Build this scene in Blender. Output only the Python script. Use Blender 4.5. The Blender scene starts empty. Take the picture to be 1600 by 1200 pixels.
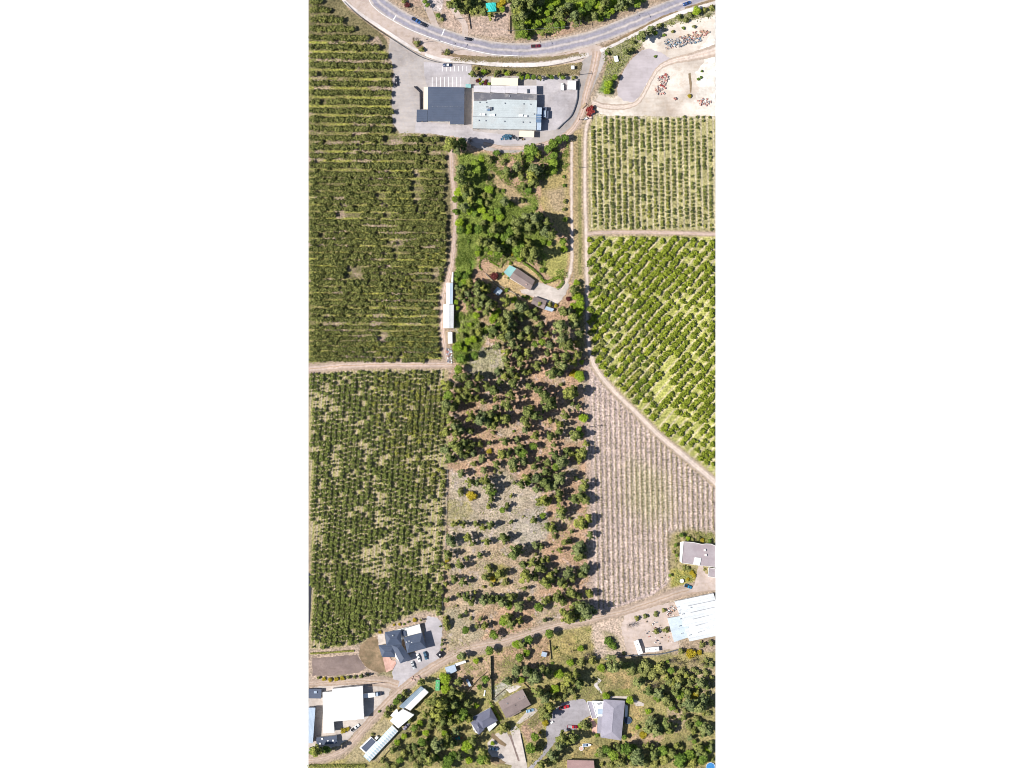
import bpy, bmesh, math, random
import numpy as np
from mathutils import Vector, Matrix
from mathutils.geometry import tessellate_polygon

# ------------------------------------------------------------------ camera, world, sun, exposure
R = math.radians
S = 0.37            # metres per photograph pixel on the ground
H = 1200.0          # height of the drone above the ground
sc = bpy.context.scene
col = sc.collection
cam_d = bpy.data.cameras.new('camera')
cam_d.sensor_width = 36.0
cam_d.lens = 36.0 * H / (1600 * S)
cam_d.clip_start = 10.0
cam_d.clip_end = 6000.0
cam = bpy.data.objects.new('camera', cam_d)
col.objects.link(cam)
cam.location = (0, 0, H)
sc.camera = cam

SUN_EL = R(52.0)
SHADOW_DIR = R(7.0)          # direction in which the shadows fall, anticlockwise from +x
world = bpy.data.worlds.new('World')
sc.world = world
world.use_nodes = True
nt = world.node_tree
nt.nodes.clear()
out = nt.nodes.new('ShaderNodeOutputWorld')
sky = nt.nodes.new('ShaderNodeTexSky')
sky.sky_type = 'NISHITA'
sky.sun_disc = False
sky.sun_elevation = SUN_EL
sky.sun_rotation = R(90) - (SHADOW_DIR + math.pi)
sky.altitude = 400
bg = nt.nodes.new('ShaderNodeBackground')
bg.inputs[1].default_value = 0.08
nt.links.new(sky.outputs[0], bg.inputs[0])
bg2 = nt.nodes.new('ShaderNodeBackground')       # below the horizon: white, beyond the built ground
bg2.inputs[0].default_value = (1, 1, 1, 1)
bg2.inputs[1].default_value = 0.85
tc = nt.nodes.new('ShaderNodeTexCoord')
sep = nt.nodes.new('ShaderNodeSeparateXYZ')
nt.links.new(tc.outputs['Generated'], sep.inputs[0])
mr = nt.nodes.new('ShaderNodeMapRange')
mr.inputs['From Min'].default_value = 0.0
mr.inputs['From Max'].default_value = -0.06
nt.links.new(sep.outputs['Z'], mr.inputs['Value'])
mx = nt.nodes.new('ShaderNodeMixShader')
nt.links.new(mr.outputs[0], mx.inputs[0])
nt.links.new(bg.outputs[0], mx.inputs[1])
nt.links.new(bg2.outputs[0], mx.inputs[2])
nt.links.new(mx.outputs[0], out.inputs[0])

sun_d = bpy.data.lights.new('sun', 'SUN')
sun_d.energy = 4.8
sun_d.angle = R(0.5)
sun_d.color = (1.0, 0.955, 0.89)
sun = bpy.data.objects.new('sun', sun_d)
col.objects.link(sun)
dv = Vector((math.cos(SHADOW_DIR) * math.cos(SUN_EL), math.sin(SHADOW_DIR) * math.cos(SUN_EL), -math.sin(SUN_EL)))
sun.rotation_euler = dv.to_track_quat('-Z', 'Y').to_euler()

sc.view_settings.view_transform = 'Standard'
sc.view_settings.look = 'None'
sc.view_settings.exposure = 0.42
sc.view_settings.gamma = 1.0
sc.view_settings.use_curve_mapping = False
sc.cycles.pixel_filter_type = 'BLACKMAN_HARRIS'
sc.cycles.filter_width = 1.0

rng = np.random.default_rng(7)
random.seed(7)
X0, X1, Y0, Y1 = 482.0, 1118.0, -40.0, 1240.0      # extent of the built ground, in photograph pixels

# ------------------------------------------------------------------ helpers
def W(x, y, z=0.0):
    f = (H - z) / H
    return ((x - 800.0) * S * f, (600.0 - y) * S * f, z)

def crop(ox, oy, k, pts):
    return [(ox + p[0] / k, oy + p[1] / k) + tuple(p[2:]) for p in pts]

def tag(o, label=None, cat=None, group=None, kind=None):
    if label: o['label'] = label
    if cat: o['category'] = cat
    if group: o['group'] = group
    if kind: o['kind'] = kind
    return o

def empty(name, loc, rz=0.0, label=None, cat=None, group=None):
    o = bpy.data.objects.new(name, None)
    o.empty_display_size = 0.5
    col.objects.link(o)
    o.location = loc
    o.rotation_euler = (0, 0, rz)
    return tag(o, label, cat, group)

def link_mesh(name, me, parent=None, loc=None, rz=0.0):
    o = bpy.data.objects.new(name, me)
    col.objects.link(o)
    if parent: o.parent = parent
    if loc: o.location = loc
    if rz: o.rotation_euler = (0, 0, rz)
    return o

class MB:
    """collects faces, builds ONE mesh"""
    def __init__(s):
        s.v = []; s.f = []; s.m = []; s.uv = None
    def face(s, pts, mi=0):
        b = len(s.v); s.v += [tuple(p) for p in pts]; s.f.append(tuple(range(b, b + len(pts)))); s.m.append(mi)
    def box(s, x0, x1, y0, y1, z0, z1, mi=0, M=None):
        P = [(x0,y0,z0),(x1,y0,z0),(x1,y1,z0),(x0,y1,z0),(x0,y0,z1),(x1,y0,z1),(x1,y1,z1),(x0,y1,z1)]
        if M is not None: P = [tuple(M @ Vector(p)) for p in P]
        b = len(s.v); s.v += P
        for f in ((0,3,2,1),(4,5,6,7),(0,1,5,4),(1,2,6,5),(2,3,7,6),(3,0,4,7)):
            s.f.append(tuple(b + i for i in f)); s.m.append(mi)
    def tube(s, a, b_, r0, r1=None, n=8, mi=0, caps=True):
        if r1 is None: r1 = r0
        a = Vector(a); b_ = Vector(b_); d = (b_ - a).normalized()
        u = d.orthogonal().normalized(); w = d.cross(u)
        b = len(s.v)
        for c, r in ((a, r0), (b_, r1)):
            for i in range(n):
                t = 2 * math.pi * i / n
                s.v.append(tuple(c + u * r * math.cos(t) + w * r * math.sin(t)))
        for i in range(n):
            j = (i + 1) % n
            s.f.append((b + i, b + j, b + n + j, b + n + i)); s.m.append(mi)
        if caps:
            s.f.append(tuple(b + i for i in range(n - 1, -1, -1))); s.m.append(mi)
            s.f.append(tuple(b + n + i for i in range(n))); s.m.append(mi)
    def prism(s, pts, z0, z1, mi=0, mtop=None):
        """pts: world xy, anticlockwise or not"""
        n = len(pts)
        area = sum(pts[i][0]*pts[(i+1)%n][1] - pts[(i+1)%n][0]*pts[i][1] for i in range(n))
        if area < 0: pts = pts[::-1]
        b = len(s.v)
        s.v += [(p[0], p[1], z0) for p in pts] + [(p[0], p[1], z1) for p in pts]
        for i in range(n):
            j = (i + 1) % n
            s.f.append((b+i, b+j, b+n+j, b+n+i)); s.m.append(mi)
        tr = tessellate_polygon([[Vector((p[0], p[1], 0)) for p in pts]])
        for t in tr:
            a_, b2, c_ = t
            pa, pb, pc = pts[a_], pts[b2], pts[c_]
            if (pb[0]-pa[0])*(pc[1]-pa[1]) - (pb[1]-pa[1])*(pc[0]-pa[0]) < 0: b2, c_ = c_, b2
            s.f.append((b+n+a_, b+n+b2, b+n+c_)); s.m.append(mi if mtop is None else mtop)
            s.f.append((b+a_, b+c_, b+b2)); s.m.append(mi)
    def mesh(s, name, mats):
        me = bpy.data.meshes.new(name)
        me.from_pydata(s.v, [], s.f)
        if not isinstance(mats, (list, tuple)): mats = [mats]
        for m in mats: me.materials.append(m)
        if len(mats) > 1: me.polygons.foreach_set('material_index', s.m)
        me.update()
        return me
    def build(s, name, mats, parent=None, smooth=False):
        me = s.mesh(name, mats)
        if smooth: me.polygons.foreach_set('use_smooth', [True] * len(me.polygons))
        return link_mesh(name, me, parent)

def np_mesh(name, V, F, mats, attr=None, attrname='tint'):
    """V (n,3), F (m,k) arrays of equal-size faces"""
    me = bpy.data.meshes.new(name)
    V = np.asarray(V, dtype=np.float32); F = np.asarray(F, dtype=np.int32)
    k = F.shape[1]
    me.vertices.add(len(V)); me.vertices.foreach_set('co', V.ravel())
    me.loops.add(F.size); me.loops.foreach_set('vertex_index', F.ravel())
    me.polygons.add(len(F))
    me.polygons.foreach_set('loop_start', np.arange(0, F.size, k, dtype=np.int32))
    try: me.polygons.foreach_set('loop_total', np.full(len(F), k, dtype=np.int32))
    except Exception: pass
    for m in (mats if isinstance(mats, (list, tuple)) else [mats]): me.materials.append(m)
    if attr is not None:
        if attr.ndim == 1:
            a = me.attributes.new(attrname, 'FLOAT', 'POINT'); a.data.foreach_set('value', attr.astype(np.float32))
        else:
            a = me.attributes.new(attrname, 'FLOAT_COLOR', 'POINT'); a.data.foreach_set('color', attr.astype(np.float32).ravel())
    me.update(calc_edges=True)
    return me

# value noise on pixel coordinates -----------------------------------------
_G = rng.random((256, 256))
def vnoise(x, y, s):
    x = np.asarray(x, float) / s + 1000.3; y = np.asarray(y, float) / s + 1000.7
    xi = np.floor(x).astype(int); yi = np.floor(y).astype(int)
    fx = x - xi; fy = y - yi
    fx = fx*fx*(3-2*fx); fy = fy*fy*(3-2*fy)
    a = _G[xi % 256, yi % 256]; b = _G[(xi+1) % 256, yi % 256]
    c = _G[xi % 256, (yi+1) % 256]; d = _G[(xi+1) % 256, (yi+1) % 256]
    return (a*(1-fx)+b*fx)*(1-fy) + (c*(1-fx)+d*fx)*fy
def fbm(x, y, s, o=4):
    t = 0; w = 1; n = 0
    for i in range(o):
        t = t + w * vnoise(np.asarray(x)+i*37.1, np.asarray(y)-i*91.7, s / 2**i); n += w; w *= 0.55
    return t / n

def inpoly(x, y, poly):
    x = np.asarray(x, float); y = np.asarray(y, float)
    ins = np.zeros(np.broadcast(x, y).shape, bool)
    n = len(poly)
    for i in range(n):
        x1, y1 = poly[i][:2]; x2, y2 = poly[(i+1) % n][:2]
        if y1 == y2: continue
        c = ((y1 > y) != (y2 > y)) & (x < (x2-x1)*(y-y1)/(y2-y1) + x1)
        ins ^= c
    return ins

# ------------------------------------------------------------------ materials
def new_mat(name):
    m = bpy.data.materials.new(name); m.use_nodes = True
    t = m.node_tree; t.nodes.clear()
    o = t.nodes.new('ShaderNodeOutputMaterial')
    return m, t, o

def principled(t, o, rough=0.8, metallic=0.0, spec=0.3):
    p = t.nodes.new('ShaderNodeBsdfPrincipled')
    p.inputs['Roughness'].default_value = rough
    p.inputs['Metallic'].default_value = metallic
    p.inputs['Specular IOR Level'].default_value = spec
    t.links.new(p.outputs[0], o.inputs[0])
    return p

def noise_node(t, scale, detail=6, rough=0.6, coord='Object', vec=None):
    n = t.nodes.new('ShaderNodeTexNoise')
    n.inputs['Scale'].default_value = scale
    n.inputs['Detail'].default_value = detail
    n.inputs['Roughness'].default_value = rough
    if vec is None:
        c = t.nodes.new('ShaderNodeTexCoord'); vec = c.outputs[coord]
    t.links.new(vec, n.inputs['Vector'])
    return n

def ramp(t, src, stops):
    r = t.nodes.new('ShaderNodeValToRGB')
    e = r.color_ramp.elements
    while len(e) < len(stops): e.new(0.5)
    for i, (p, c) in enumerate(stops):
        e[i].position = p; e[i].color = (c[0], c[1], c[2], 1)
    t.links.new(src, r.inputs[0])
    return r

def mixc(t, a, b, fac, mode='MIX'):
    m = t.nodes.new('ShaderNodeMix'); m.data_type = 'RGBA'; m.blend_type = mode
    for s, v in ((m.inputs[6], a), (m.inputs[7], b)):
        if isinstance(v, (tuple, list)): s.default_value = (v[0], v[1], v[2], 1)
        else: t.links.new(v, s)
    if isinstance(fac, (int, float)): m.inputs[0].default_value = fac
    else: t.links.new(fac, m.inputs[0])
    return m.outputs[2]

def math_node(t, op, a, b=None):
    m = t.nodes.new('ShaderNodeMath'); m.operation = op
    for i, v in enumerate((a, b)):
        if v is None: continue
        if isinstance(v, (int, float)): m.inputs[i].default_value = v
        else: t.links.new(v, m.inputs[i])
    return m.outputs[0]

def mul(c, f): return tuple(min(1, x * f) for x in c)

def mat_plain(name, c, rough=0.7, var=0.25, scale=1.2, metallic=0.0, spec=0.3, dirt=None, dirt_amt=0.4, dscale=0.12):
    m, t, o = new_mat(name); p = principled(t, o, rough, metallic, spec)
    n = noise_node(t, scale, 5)
    r = ramp(t, n.outputs[0], [(0.3, mul(c, 1 - var)), (0.7, mul(c, 1 + var * 0.6))])
    src = r.outputs[0]
    if dirt:
        n2 = noise_node(t, dscale, 7, 0.65)
        f = ramp(t, n2.outputs[0], [(0.5, (0, 0, 0)), (0.72, (dirt_amt,)*3)])
        src = mixc(t, src, dirt, f.outputs[0])
    t.links.new(src, p.inputs['Base Color'])
    return m

def mat_sheet(name, c1, c2, c3, s1=0.08, s2=0.7, rough=0.95, bump=0.3):
    """earthy sheets: large patches + small speckle"""
    m, t, o = new_mat(name); p = principled(t, o, rough, 0, 0.15)
    n1 = noise_node(t, s1, 8, 0.65); n2 = noise_node(t, s2, 8, 0.75)
    a = ramp(t, n1.outputs[0], [(0.35, c1), (0.62, c2)])
    f = ramp(t, n2.outputs[0], [(0.48, (0, 0, 0)), (0.7, (0.75,)*3)])
    src = mixc(t, a.outputs[0], c3, f.outputs[0])
    n4 = noise_node(t, s1*0.45+0.02, 10, 0.75)
    k4 = ramp(t, n4.outputs[0], [(0.34, (0.74, 0.72, 0.70)), (0.5, (1, 1, 1)), (0.66, (1.17, 1.17, 1.18))])
    src = mixc(t, src, k4.outputs[0], 1.0, 'MULTIPLY')
    mp = t.nodes.new('ShaderNodeMapping'); mp.inputs['Scale'].default_value = (0.16, 1.4, 1); mp.inputs['Rotation'].default_value = (0, 0, 1.2)
    c5 = t.nodes.new('ShaderNodeTexCoord'); t.links.new(c5.outputs['Object'], mp.inputs[0])
    n5 = noise_node(t, 0.5, 5, 0.6, vec=mp.outputs[0])
    k5 = ramp(t, n5.outputs[0], [(0.36, (0.95, 0.945, 0.94)), (0.62, (1.04, 1.04, 1.04))])
    src = mixc(t, src, k5.outputs[0], 1.0, 'MULTIPLY')
    t.links.new(src, p.inputs['Base Color'])
    b = t.nodes.new('ShaderNodeBump'); b.inputs['Strength'].default_value = bump; b.inputs['Distance'].default_value = 0.15
    t.links.new(n2.outputs[0], b.inputs['Height']); t.links.new(b.outputs[0], p.inputs['Normal'])
    return m

def mat_track(name, edge, wheel, mid, s2=0.6, ramp_stops=None, tint=None):
    """ribbon with wheel tracks running along it: uses the ribbon's own v coordinate"""
    m, t, o = new_mat(name); p = principled(t, o, 0.95, 0, 0.15)
    uv = t.nodes.new('ShaderNodeUVMap')
    sp = t.nodes.new('ShaderNodeSeparateXYZ'); t.links.new(uv.outputs[0], sp.inputs[0])
    n0 = noise_node(t, 0.15, 5)
    wob = math_node(t, 'MULTIPLY', math_node(t, 'SUBTRACT', n0.outputs[0], 0.5), 0.25)
    v = math_node(t, 'ADD', sp.outputs['Y'], wob)
    st = ramp_stops or [(0.0, edge), (0.2, edge), (0.3, wheel), (0.42, wheel), (0.5, mid), (0.58, wheel), (0.7, wheel), (0.82, edge), (1.0, edge)]
    rp = ramp(t, v, st)
    n2 = noise_node(t, s2, 8, 0.7)
    n3 = noise_node(t, 0.06, 6, 0.6)
    k = ramp(t, n2.outputs[0], [(0.3, (0.72,)*3), (0.7, (1.18,)*3)])
    k2 = ramp(t, n3.outputs[0], [(0.3, (0.86,)*3), (0.7, (1.1, 1.07, 1.04))])
    src = mixc(t, rp.outputs[0], k.outputs[0], 1.0, 'MULTIPLY')
    src = mixc(t, src, k2.outputs[0], 1.0, 'MULTIPLY')
    t.links.new(src, p.inputs['Base Color'])
    return m

def mat_metal_roof(name, c, period=0.6, rough=0.45, stain=None, stain_amt=0.3, metallic=0.0, seam=0.82):
    """ribbed sheet metal or shingle courses; ribs run along the roof's own x"""
    m, t, o = new_mat(name); p = principled(t, o, rough, metallic, 0.4)
    c0 = t.nodes.new('ShaderNodeTexCoord')
    uv = t.nodes.new('ShaderNodeUVMap')
    w = t.nodes.new('ShaderNodeTexWave'); w.wave_type = 'BANDS'; w.bands_direction = 'Y'
    w.inputs['Scale'].default_value = 1.0 / period * 0.314
    w.inputs['Distortion'].default_value = 0.0
    t.links.new(uv.outputs[0], w.inputs['Vector'])
    n = noise_node(t, 0.25, 7, 0.65)
    n2 = noise_node(t, 2.5, 4, 0.6)
    r = ramp(t, n.outputs[0], [(0.3, mul(c, 0.86)), (0.7, mul(c, 1.08))])
    ws = ramp(t, w.outputs[0], [(0.0, (seam,)*3), (0.25, (1,)*3)])
    src = mixc(t, r.outputs[0], ws.outputs[0], 1.0, 'MULTIPLY')
    k = ramp(t, n2.outputs[0], [(0.35, (0.88,)*3), (0.65, (1.08,)*3)])
    src = mixc(t, src, k.outputs[0], 1.0, 'MULTIPLY')
    if stain:
        n3 = noise_node(t, 0.09, 8, 0.7)
        f = ramp(t, n3.outputs[0], [(0.47, (0,)*3), (0.68, (stain_amt,)*3)])
        src = mixc(t, src, stain, f.outputs[0])
    t.links.new(src, p.inputs['Base Color'])
    b = t.nodes.new('ShaderNodeBump'); b.inputs['Strength'].default_value = 0.4; b.inputs['Distance'].default_value = 0.05
    t.links.new(w.outputs[0], b.inputs['Height']); t.links.new(b.outputs[0], p.inputs['Normal'])
    return m

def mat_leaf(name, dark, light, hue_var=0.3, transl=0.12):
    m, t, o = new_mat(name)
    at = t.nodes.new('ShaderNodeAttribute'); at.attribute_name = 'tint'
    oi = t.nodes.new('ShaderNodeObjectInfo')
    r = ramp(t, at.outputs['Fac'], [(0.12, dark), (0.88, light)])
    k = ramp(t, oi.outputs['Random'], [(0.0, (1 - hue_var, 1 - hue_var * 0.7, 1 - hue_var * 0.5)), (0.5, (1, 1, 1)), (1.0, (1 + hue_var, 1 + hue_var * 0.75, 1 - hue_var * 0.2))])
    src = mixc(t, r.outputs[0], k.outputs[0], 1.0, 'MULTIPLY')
    d = t.nodes.new('ShaderNodeBsdfDiffuse'); t.links.new(src, d.inputs[0])
    tr = t.nodes.new('ShaderNodeBsdfTranslucent'); t.links.new(src, tr.inputs[0])
    ms = t.nodes.new('ShaderNodeMixShader'); ms.inputs[0].default_value = transl
    t.links.new(d.outputs[0], ms.inputs[1]); t.links.new(tr.outputs[0], ms.inputs[2])
    t.links.new(ms.outputs[0], o.inputs[0])
    return m

M = {}
M['bark'] = mat_plain('bark', (0.16, 0.11, 0.08), 0.95)
M['deadwood'] = mat_plain('dead_wood', (0.42, 0.38, 0.36), 0.95)
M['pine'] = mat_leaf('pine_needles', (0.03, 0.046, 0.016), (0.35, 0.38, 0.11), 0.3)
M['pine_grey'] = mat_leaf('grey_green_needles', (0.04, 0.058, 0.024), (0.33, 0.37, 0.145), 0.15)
M['leafy'] = mat_leaf('green_leaves', (0.03, 0.060, 0.012), (0.25, 0.35, 0.06), 0.25)
M['lime'] = mat_leaf('lime_leaves', (0.10, 0.16, 0.012), (0.34, 0.46, 0.05), 0.15)
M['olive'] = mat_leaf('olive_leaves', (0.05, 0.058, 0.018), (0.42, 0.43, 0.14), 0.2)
M['yellow'] = mat_leaf('yellow_leaves', (0.20, 0.15, 0.01), (0.52, 0.42, 0.05), 0.12)
M['red'] = mat_leaf('dark_red_leaves', (0.05, 0.012, 0.014), (0.20, 0.06, 0.06), 0.1)
M['grey'] = mat_leaf('bare_grey_twigs', (0.12, 0.10, 0.09), (0.40, 0.36, 0.33), 0.1)
M['fruit_a'] = mat_leaf('orchard_leaves_dark', (0.028, 0.04, 0.016), (0.25, 0.26, 0.08), 0.28)
M['fruit_b'] = mat_leaf('orchard_leaves_mid', (0.045, 0.055, 0.014), (0.35, 0.365, 0.095), 0.25)
M['fruit_c'] = mat_leaf('orchard_leaves_bright', (0.045, 0.07, 0.010), (0.30, 0.355, 0.045), 0.3)
M['vine'] = mat_leaf('vine_leaves', (0.11, 0.10, 0.05), (0.42, 0.36, 0.19), 0.1)
M['tuft'] = mat_leaf('dry_tufts', (0.10, 0.08, 0.035), (0.36, 0.30, 0.17), 0.0)
M['weed'] = mat_leaf('green_weeds', (0.035, 0.06, 0.012), (0.30, 0.37, 0.08), 0.0)

# terrain: colour comes from the painted soil/grass map
m, t, o = new_mat('soil_and_grass'); p = principled(t, o, 0.97, 0, 0.1)
at = t.nodes.new('ShaderNodeAttribute'); at.attribute_name = 'soil'
n1 = noise_node(t, 0.9, 8, 0.72); n2 = noise_node(t, 0.22, 8, 0.65)
k1 = ramp(t, n1.outputs[0], [(0.36, (0.38, 0.39, 0.36)), (0.5, (0.92, 0.92, 0.92)), (0.64, (1.5, 1.46, 1.42))])
k2 = ramp(t, n2.outputs[0], [(0.3, (0.84, 0.86, 0.86)), (0.7, (1.16, 1.13, 1.1))])
src = mixc(t, at.outputs['Color'], k1.outputs[0], 1.0, 'MULTIPLY')
src = mixc(t, src, k2.outputs[0], 1.0, 'MULTIPLY')
t.links.new(src, p.inputs['Base Color'])
b = t.nodes.new('ShaderNodeBump'); b.inputs['Strength'].default_value = 0.6; b.inputs['Distance'].default_value = 0.3
t.links.new(n1.outputs[0], b.inputs['Height']); t.links.new(b.outputs[0], p.inputs['Normal'])
M['soil'] = m

M['asphalt'] = mat_track('worn_asphalt', None, None, None, 0.5, [
    (0.0, (0.46, 0.40, 0.36)), (0.07, (0.42, 0.38, 0.36)), (0.15, (0.30, 0.285, 0.305)), (0.20, (0.285, 0.275, 0.325)), (0.37, (0.275, 0.265, 0.32)),
    (0.42, (0.33, 0.31, 0.32)), (0.47, (0.46, 0.42, 0.42)), (0.53, (0.46, 0.42, 0.42)), (0.58, (0.33, 0.31, 0.32)), (0.63, (0.275, 0.265, 0.32)), (0.80, (0.29, 0.275, 0.33)), (0.86, (0.38, 0.35, 0.35)), (1.0, (0.48, 0.42, 0.38))])
M['dirt_road'] = mat_track('packed_dirt_road', (0.36, 0.28, 0.225), (0.44, 0.355, 0.30), (0.35, 0.25, 0.17))
M['pale_track'] = mat_track('pale_gravel_track', (0.42, 0.34, 0.28), (0.60, 0.51, 0.45), (0.53, 0.43, 0.36))
M['pink_track'] = mat_track('pinkish_dirt_track', (0.38, 0.295, 0.24), (0.50, 0.40, 0.35), (0.40, 0.27, 0.18))
M['grass_track'] = mat_track('grassy_track', (0.36, 0.30, 0.16), (0.45, 0.34, 0.25), (0.24, 0.22, 0.09))
M['sidewalk'] = mat_sheet('concrete_path', (0.54, 0.50, 0.48), (0.62, 0.58, 0.56), (0.46, 0.41, 0.38), 0.05, 0.5, 0.85)
M['gravel'] = mat_sheet('grey_gravel', (0.315, 0.29, 0.285), (0.39, 0.355, 0.34), (0.42, 0.36, 0.31), 0.05, 0.6)
M['verge'] = mat_sheet('pinkish_gravel_verge', (0.40, 0.33, 0.295), (0.47, 0.39, 0.35), (0.33, 0.25, 0.18), 0.06, 0.4)
M['parking'] = mat_sheet('pale_grey_paving', (0.35, 0.33, 0.345), (0.43, 0.40, 0.41), (0.31, 0.29, 0.31), 0.06, 0.4, 0.85)
M['old_asphalt'] = mat_sheet('old_grey_asphalt', (0.25, 0.235, 0.25), (0.33, 0.31, 0.33), (0.22, 0.20, 0.21), 0.06, 0.5, 0.9)
M['concrete'] = mat_sheet('pale_concrete', (0.40, 0.355, 0.325), (0.50, 0.45, 0.41), (0.36, 0.30, 0.26), 0.1, 0.5, 0.85)
M['white_earth'] = mat_sheet('white_earth', (0.44, 0.375, 0.32), (0.62, 0.57, 0.51), (0.42, 0.33, 0.25), 0.035, 0.25)
M['grey_pad'] = mat_sheet('grey_mauve_hardstand', (0.36, 0.32, 0.33), (0.41, 0.37, 0.385), (0.38, 0.34, 0.34), 0.05, 0.7)
M['tilled'] = mat_sheet('tilled_soil', (0.17, 0.13, 0.12), (0.26, 0.20, 0.18), (0.16, 0.12, 0.10), 0.06, 0.6)
M['brick_red'] = mat_sheet('pink_brick_paving', (0.50, 0.30, 0.25), (0.58, 0.38, 0.32), (0.45, 0.27, 0.22), 0.3, 1.5)
M['scrub_ground'] = mat_sheet('brown_scrub', (0.15, 0.115, 0.07), (0.27, 0.19, 0.12), (0.09, 0.085, 0.045), 0.2, 0.6)
M['line'] = mat_plain('road_paint', (0.80, 0.80, 0.80), 0.6, 0.15, 2.0)
M['white_paint'] = mat_plain('white_paint', (0.80, 0.80, 0.79), 0.5, 0.05)
M['white_wall'] = mat_plain('white_wall', (0.72, 0.70, 0.66), 0.8, 0.1)
M['tan_wall'] = mat_plain('tan_wall', (0.50, 0.42, 0.32), 0.8, 0.1)
M['dark_wall'] = mat_plain('dark_wall', (0.10, 0.11, 0.13), 0.8, 0.1)
M['blue_wall'] = mat_plain('blue_wall', (0.10, 0.17, 0.28), 0.7, 0.1)
M['roof_white'] = mat_metal_roof('white_sheet_roof', (0.72, 0.72, 0.72), 2.4, 0.4, seam=0.90)
M['roof_film'] = mat_metal_roof('greenhouse_film', (0.66, 0.68, 0.69), 1.2, 0.35, seam=0.92)
M['roof_pale'] = mat_metal_roof('pale_green_grey_roof', (0.43, 0.475, 0.485), 1.3, 0.5, (0.30, 0.25, 0.22), 0.35, seam=0.93)
M['roof_stained'] = mat_metal_roof('stained_flat_roof', (0.12, 0.12, 0.14), 4.0, 0.8, (0.38, 0.35, 0.33), 0.9, seam=0.97)
M['roof_paving'] = mat_metal_roof('pale_panel_roof', (0.52, 0.50, 0.52), 5.0, 0.7, (0.40, 0.36, 0.35), 0.4, seam=0.9)
M['roof_navy'] = mat_metal_roof('blue_grey_shingle_roof', (0.058, 0.078, 0.125), 1.0, 0.6, (0.11, 0.12, 0.16), 0.3, seam=0.85)
M['roof_slate'] = mat_metal_roof('dark_slate_shingles', (0.125, 0.13, 0.185), 0.8, 0.75, (0.20, 0.19, 0.22), 0.35, seam=0.9)
M['roof_grey'] = mat_metal_roof('lilac_grey_shingles', (0.29, 0.275, 0.33), 0.7, 0.8, (0.36, 0.33, 0.37), 0.3, seam=0.92)
M['roof_brown'] = mat_metal_roof('brown_shingles', (0.225, 0.175, 0.165), 0.7, 0.8, (0.30, 0.24, 0.22), 0.4, seam=0.9)
M['roof_pink'] = mat_metal_roof('pinkish_gravel_roof', (0.35, 0.305, 0.32), 6.0, 0.9, (0.26, 0.19, 0.21), 0.6, seam=0.98)
M['roof_mauve'] = mat_metal_roof('mauve_shingles', (0.34, 0.22, 0.21), 0.7, 0.8, seam=0.9)
M['roof_teal'] = mat_metal_roof('teal_sheet_roof', (0.20, 0.42, 0.42), 0.8, 0.5, (0.32, 0.48, 0.47), 0.5, seam=0.9)
M['roof_blue'] = mat_metal_roof('pale_blue_roof', (0.36, 0.44, 0.54), 0.8, 0.45, seam=0.88)
M['cream'] = mat_plain('cream_canopy', (0.74, 0.64, 0.48), 0.7, 0.06)
M['tarp_teal'] = mat_plain('teal_tarp', (0.03, 0.46, 0.42), 0.6, 0.3, 0.6)
M['glass'] = mat_plain('dark_glass', (0.03, 0.04, 0.06), 0.08, 0.05, spec=0.6)
M['pane'] = mat_plain('greenhouse_pane', (0.42, 0.55, 0.62), 0.15, 0.1, spec=0.6)
M['rubber'] = mat_plain('rubber', (0.02, 0.02, 0.022), 0.8, 0.1)
M['steel'] = mat_plain('galvanised_steel', (0.40, 0.41, 0.43), 0.4, 0.1, metallic=0.5)
M['black'] = mat_plain('black_plastic', (0.02, 0.02, 0.03), 0.6, 0.1)
M['wood'] = mat_plain('weathered_wood', (0.40, 0.30, 0.20), 0.85, 0.2)
M['lamp'] = mat_plain('headlamp_glass', (0.75, 0.75, 0.72), 0.15, 0.02)
M['lamp_red'] = mat_plain('tail_lamp', (0.45, 0.02, 0.02), 0.2, 0.02)
PAINT = {}
def paint(name, c):
    if name not in PAINT:
        PAINT[name] = mat_plain(name + '_car_paint', c, 0.3, 0.04, spec=0.5)
    return PAINT[name]

# ------------------------------------------------------------------ smoothing and sheets
def smooth_line(pts, step=2.5):
    P = [np.array(p, float) for p in pts]
    P = [2*P[0]-P[1]] + P + [2*P[-1]-P[-2]]
    outp = []
    for i in range(1, len(P)-2):
        a, b_, c, d = P[i-1], P[i], P[i+1], P[i+2]
        n = max(2, int(np.linalg.norm(c[:2]-b_[:2]) / step))
        for j in range(n):
            u = j / n
            outp.append(0.5*((2*b_)+(-a+c)*u+(2*a-5*b_+4*c-d)*u*u+(-a+3*b_-3*c+d)*u**3))
    outp.append(P[-2])
    return [tuple(q) for q in outp]

def clampx(x, m=0.0): return min(max(x, X0 + m), X1 - m)

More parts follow.
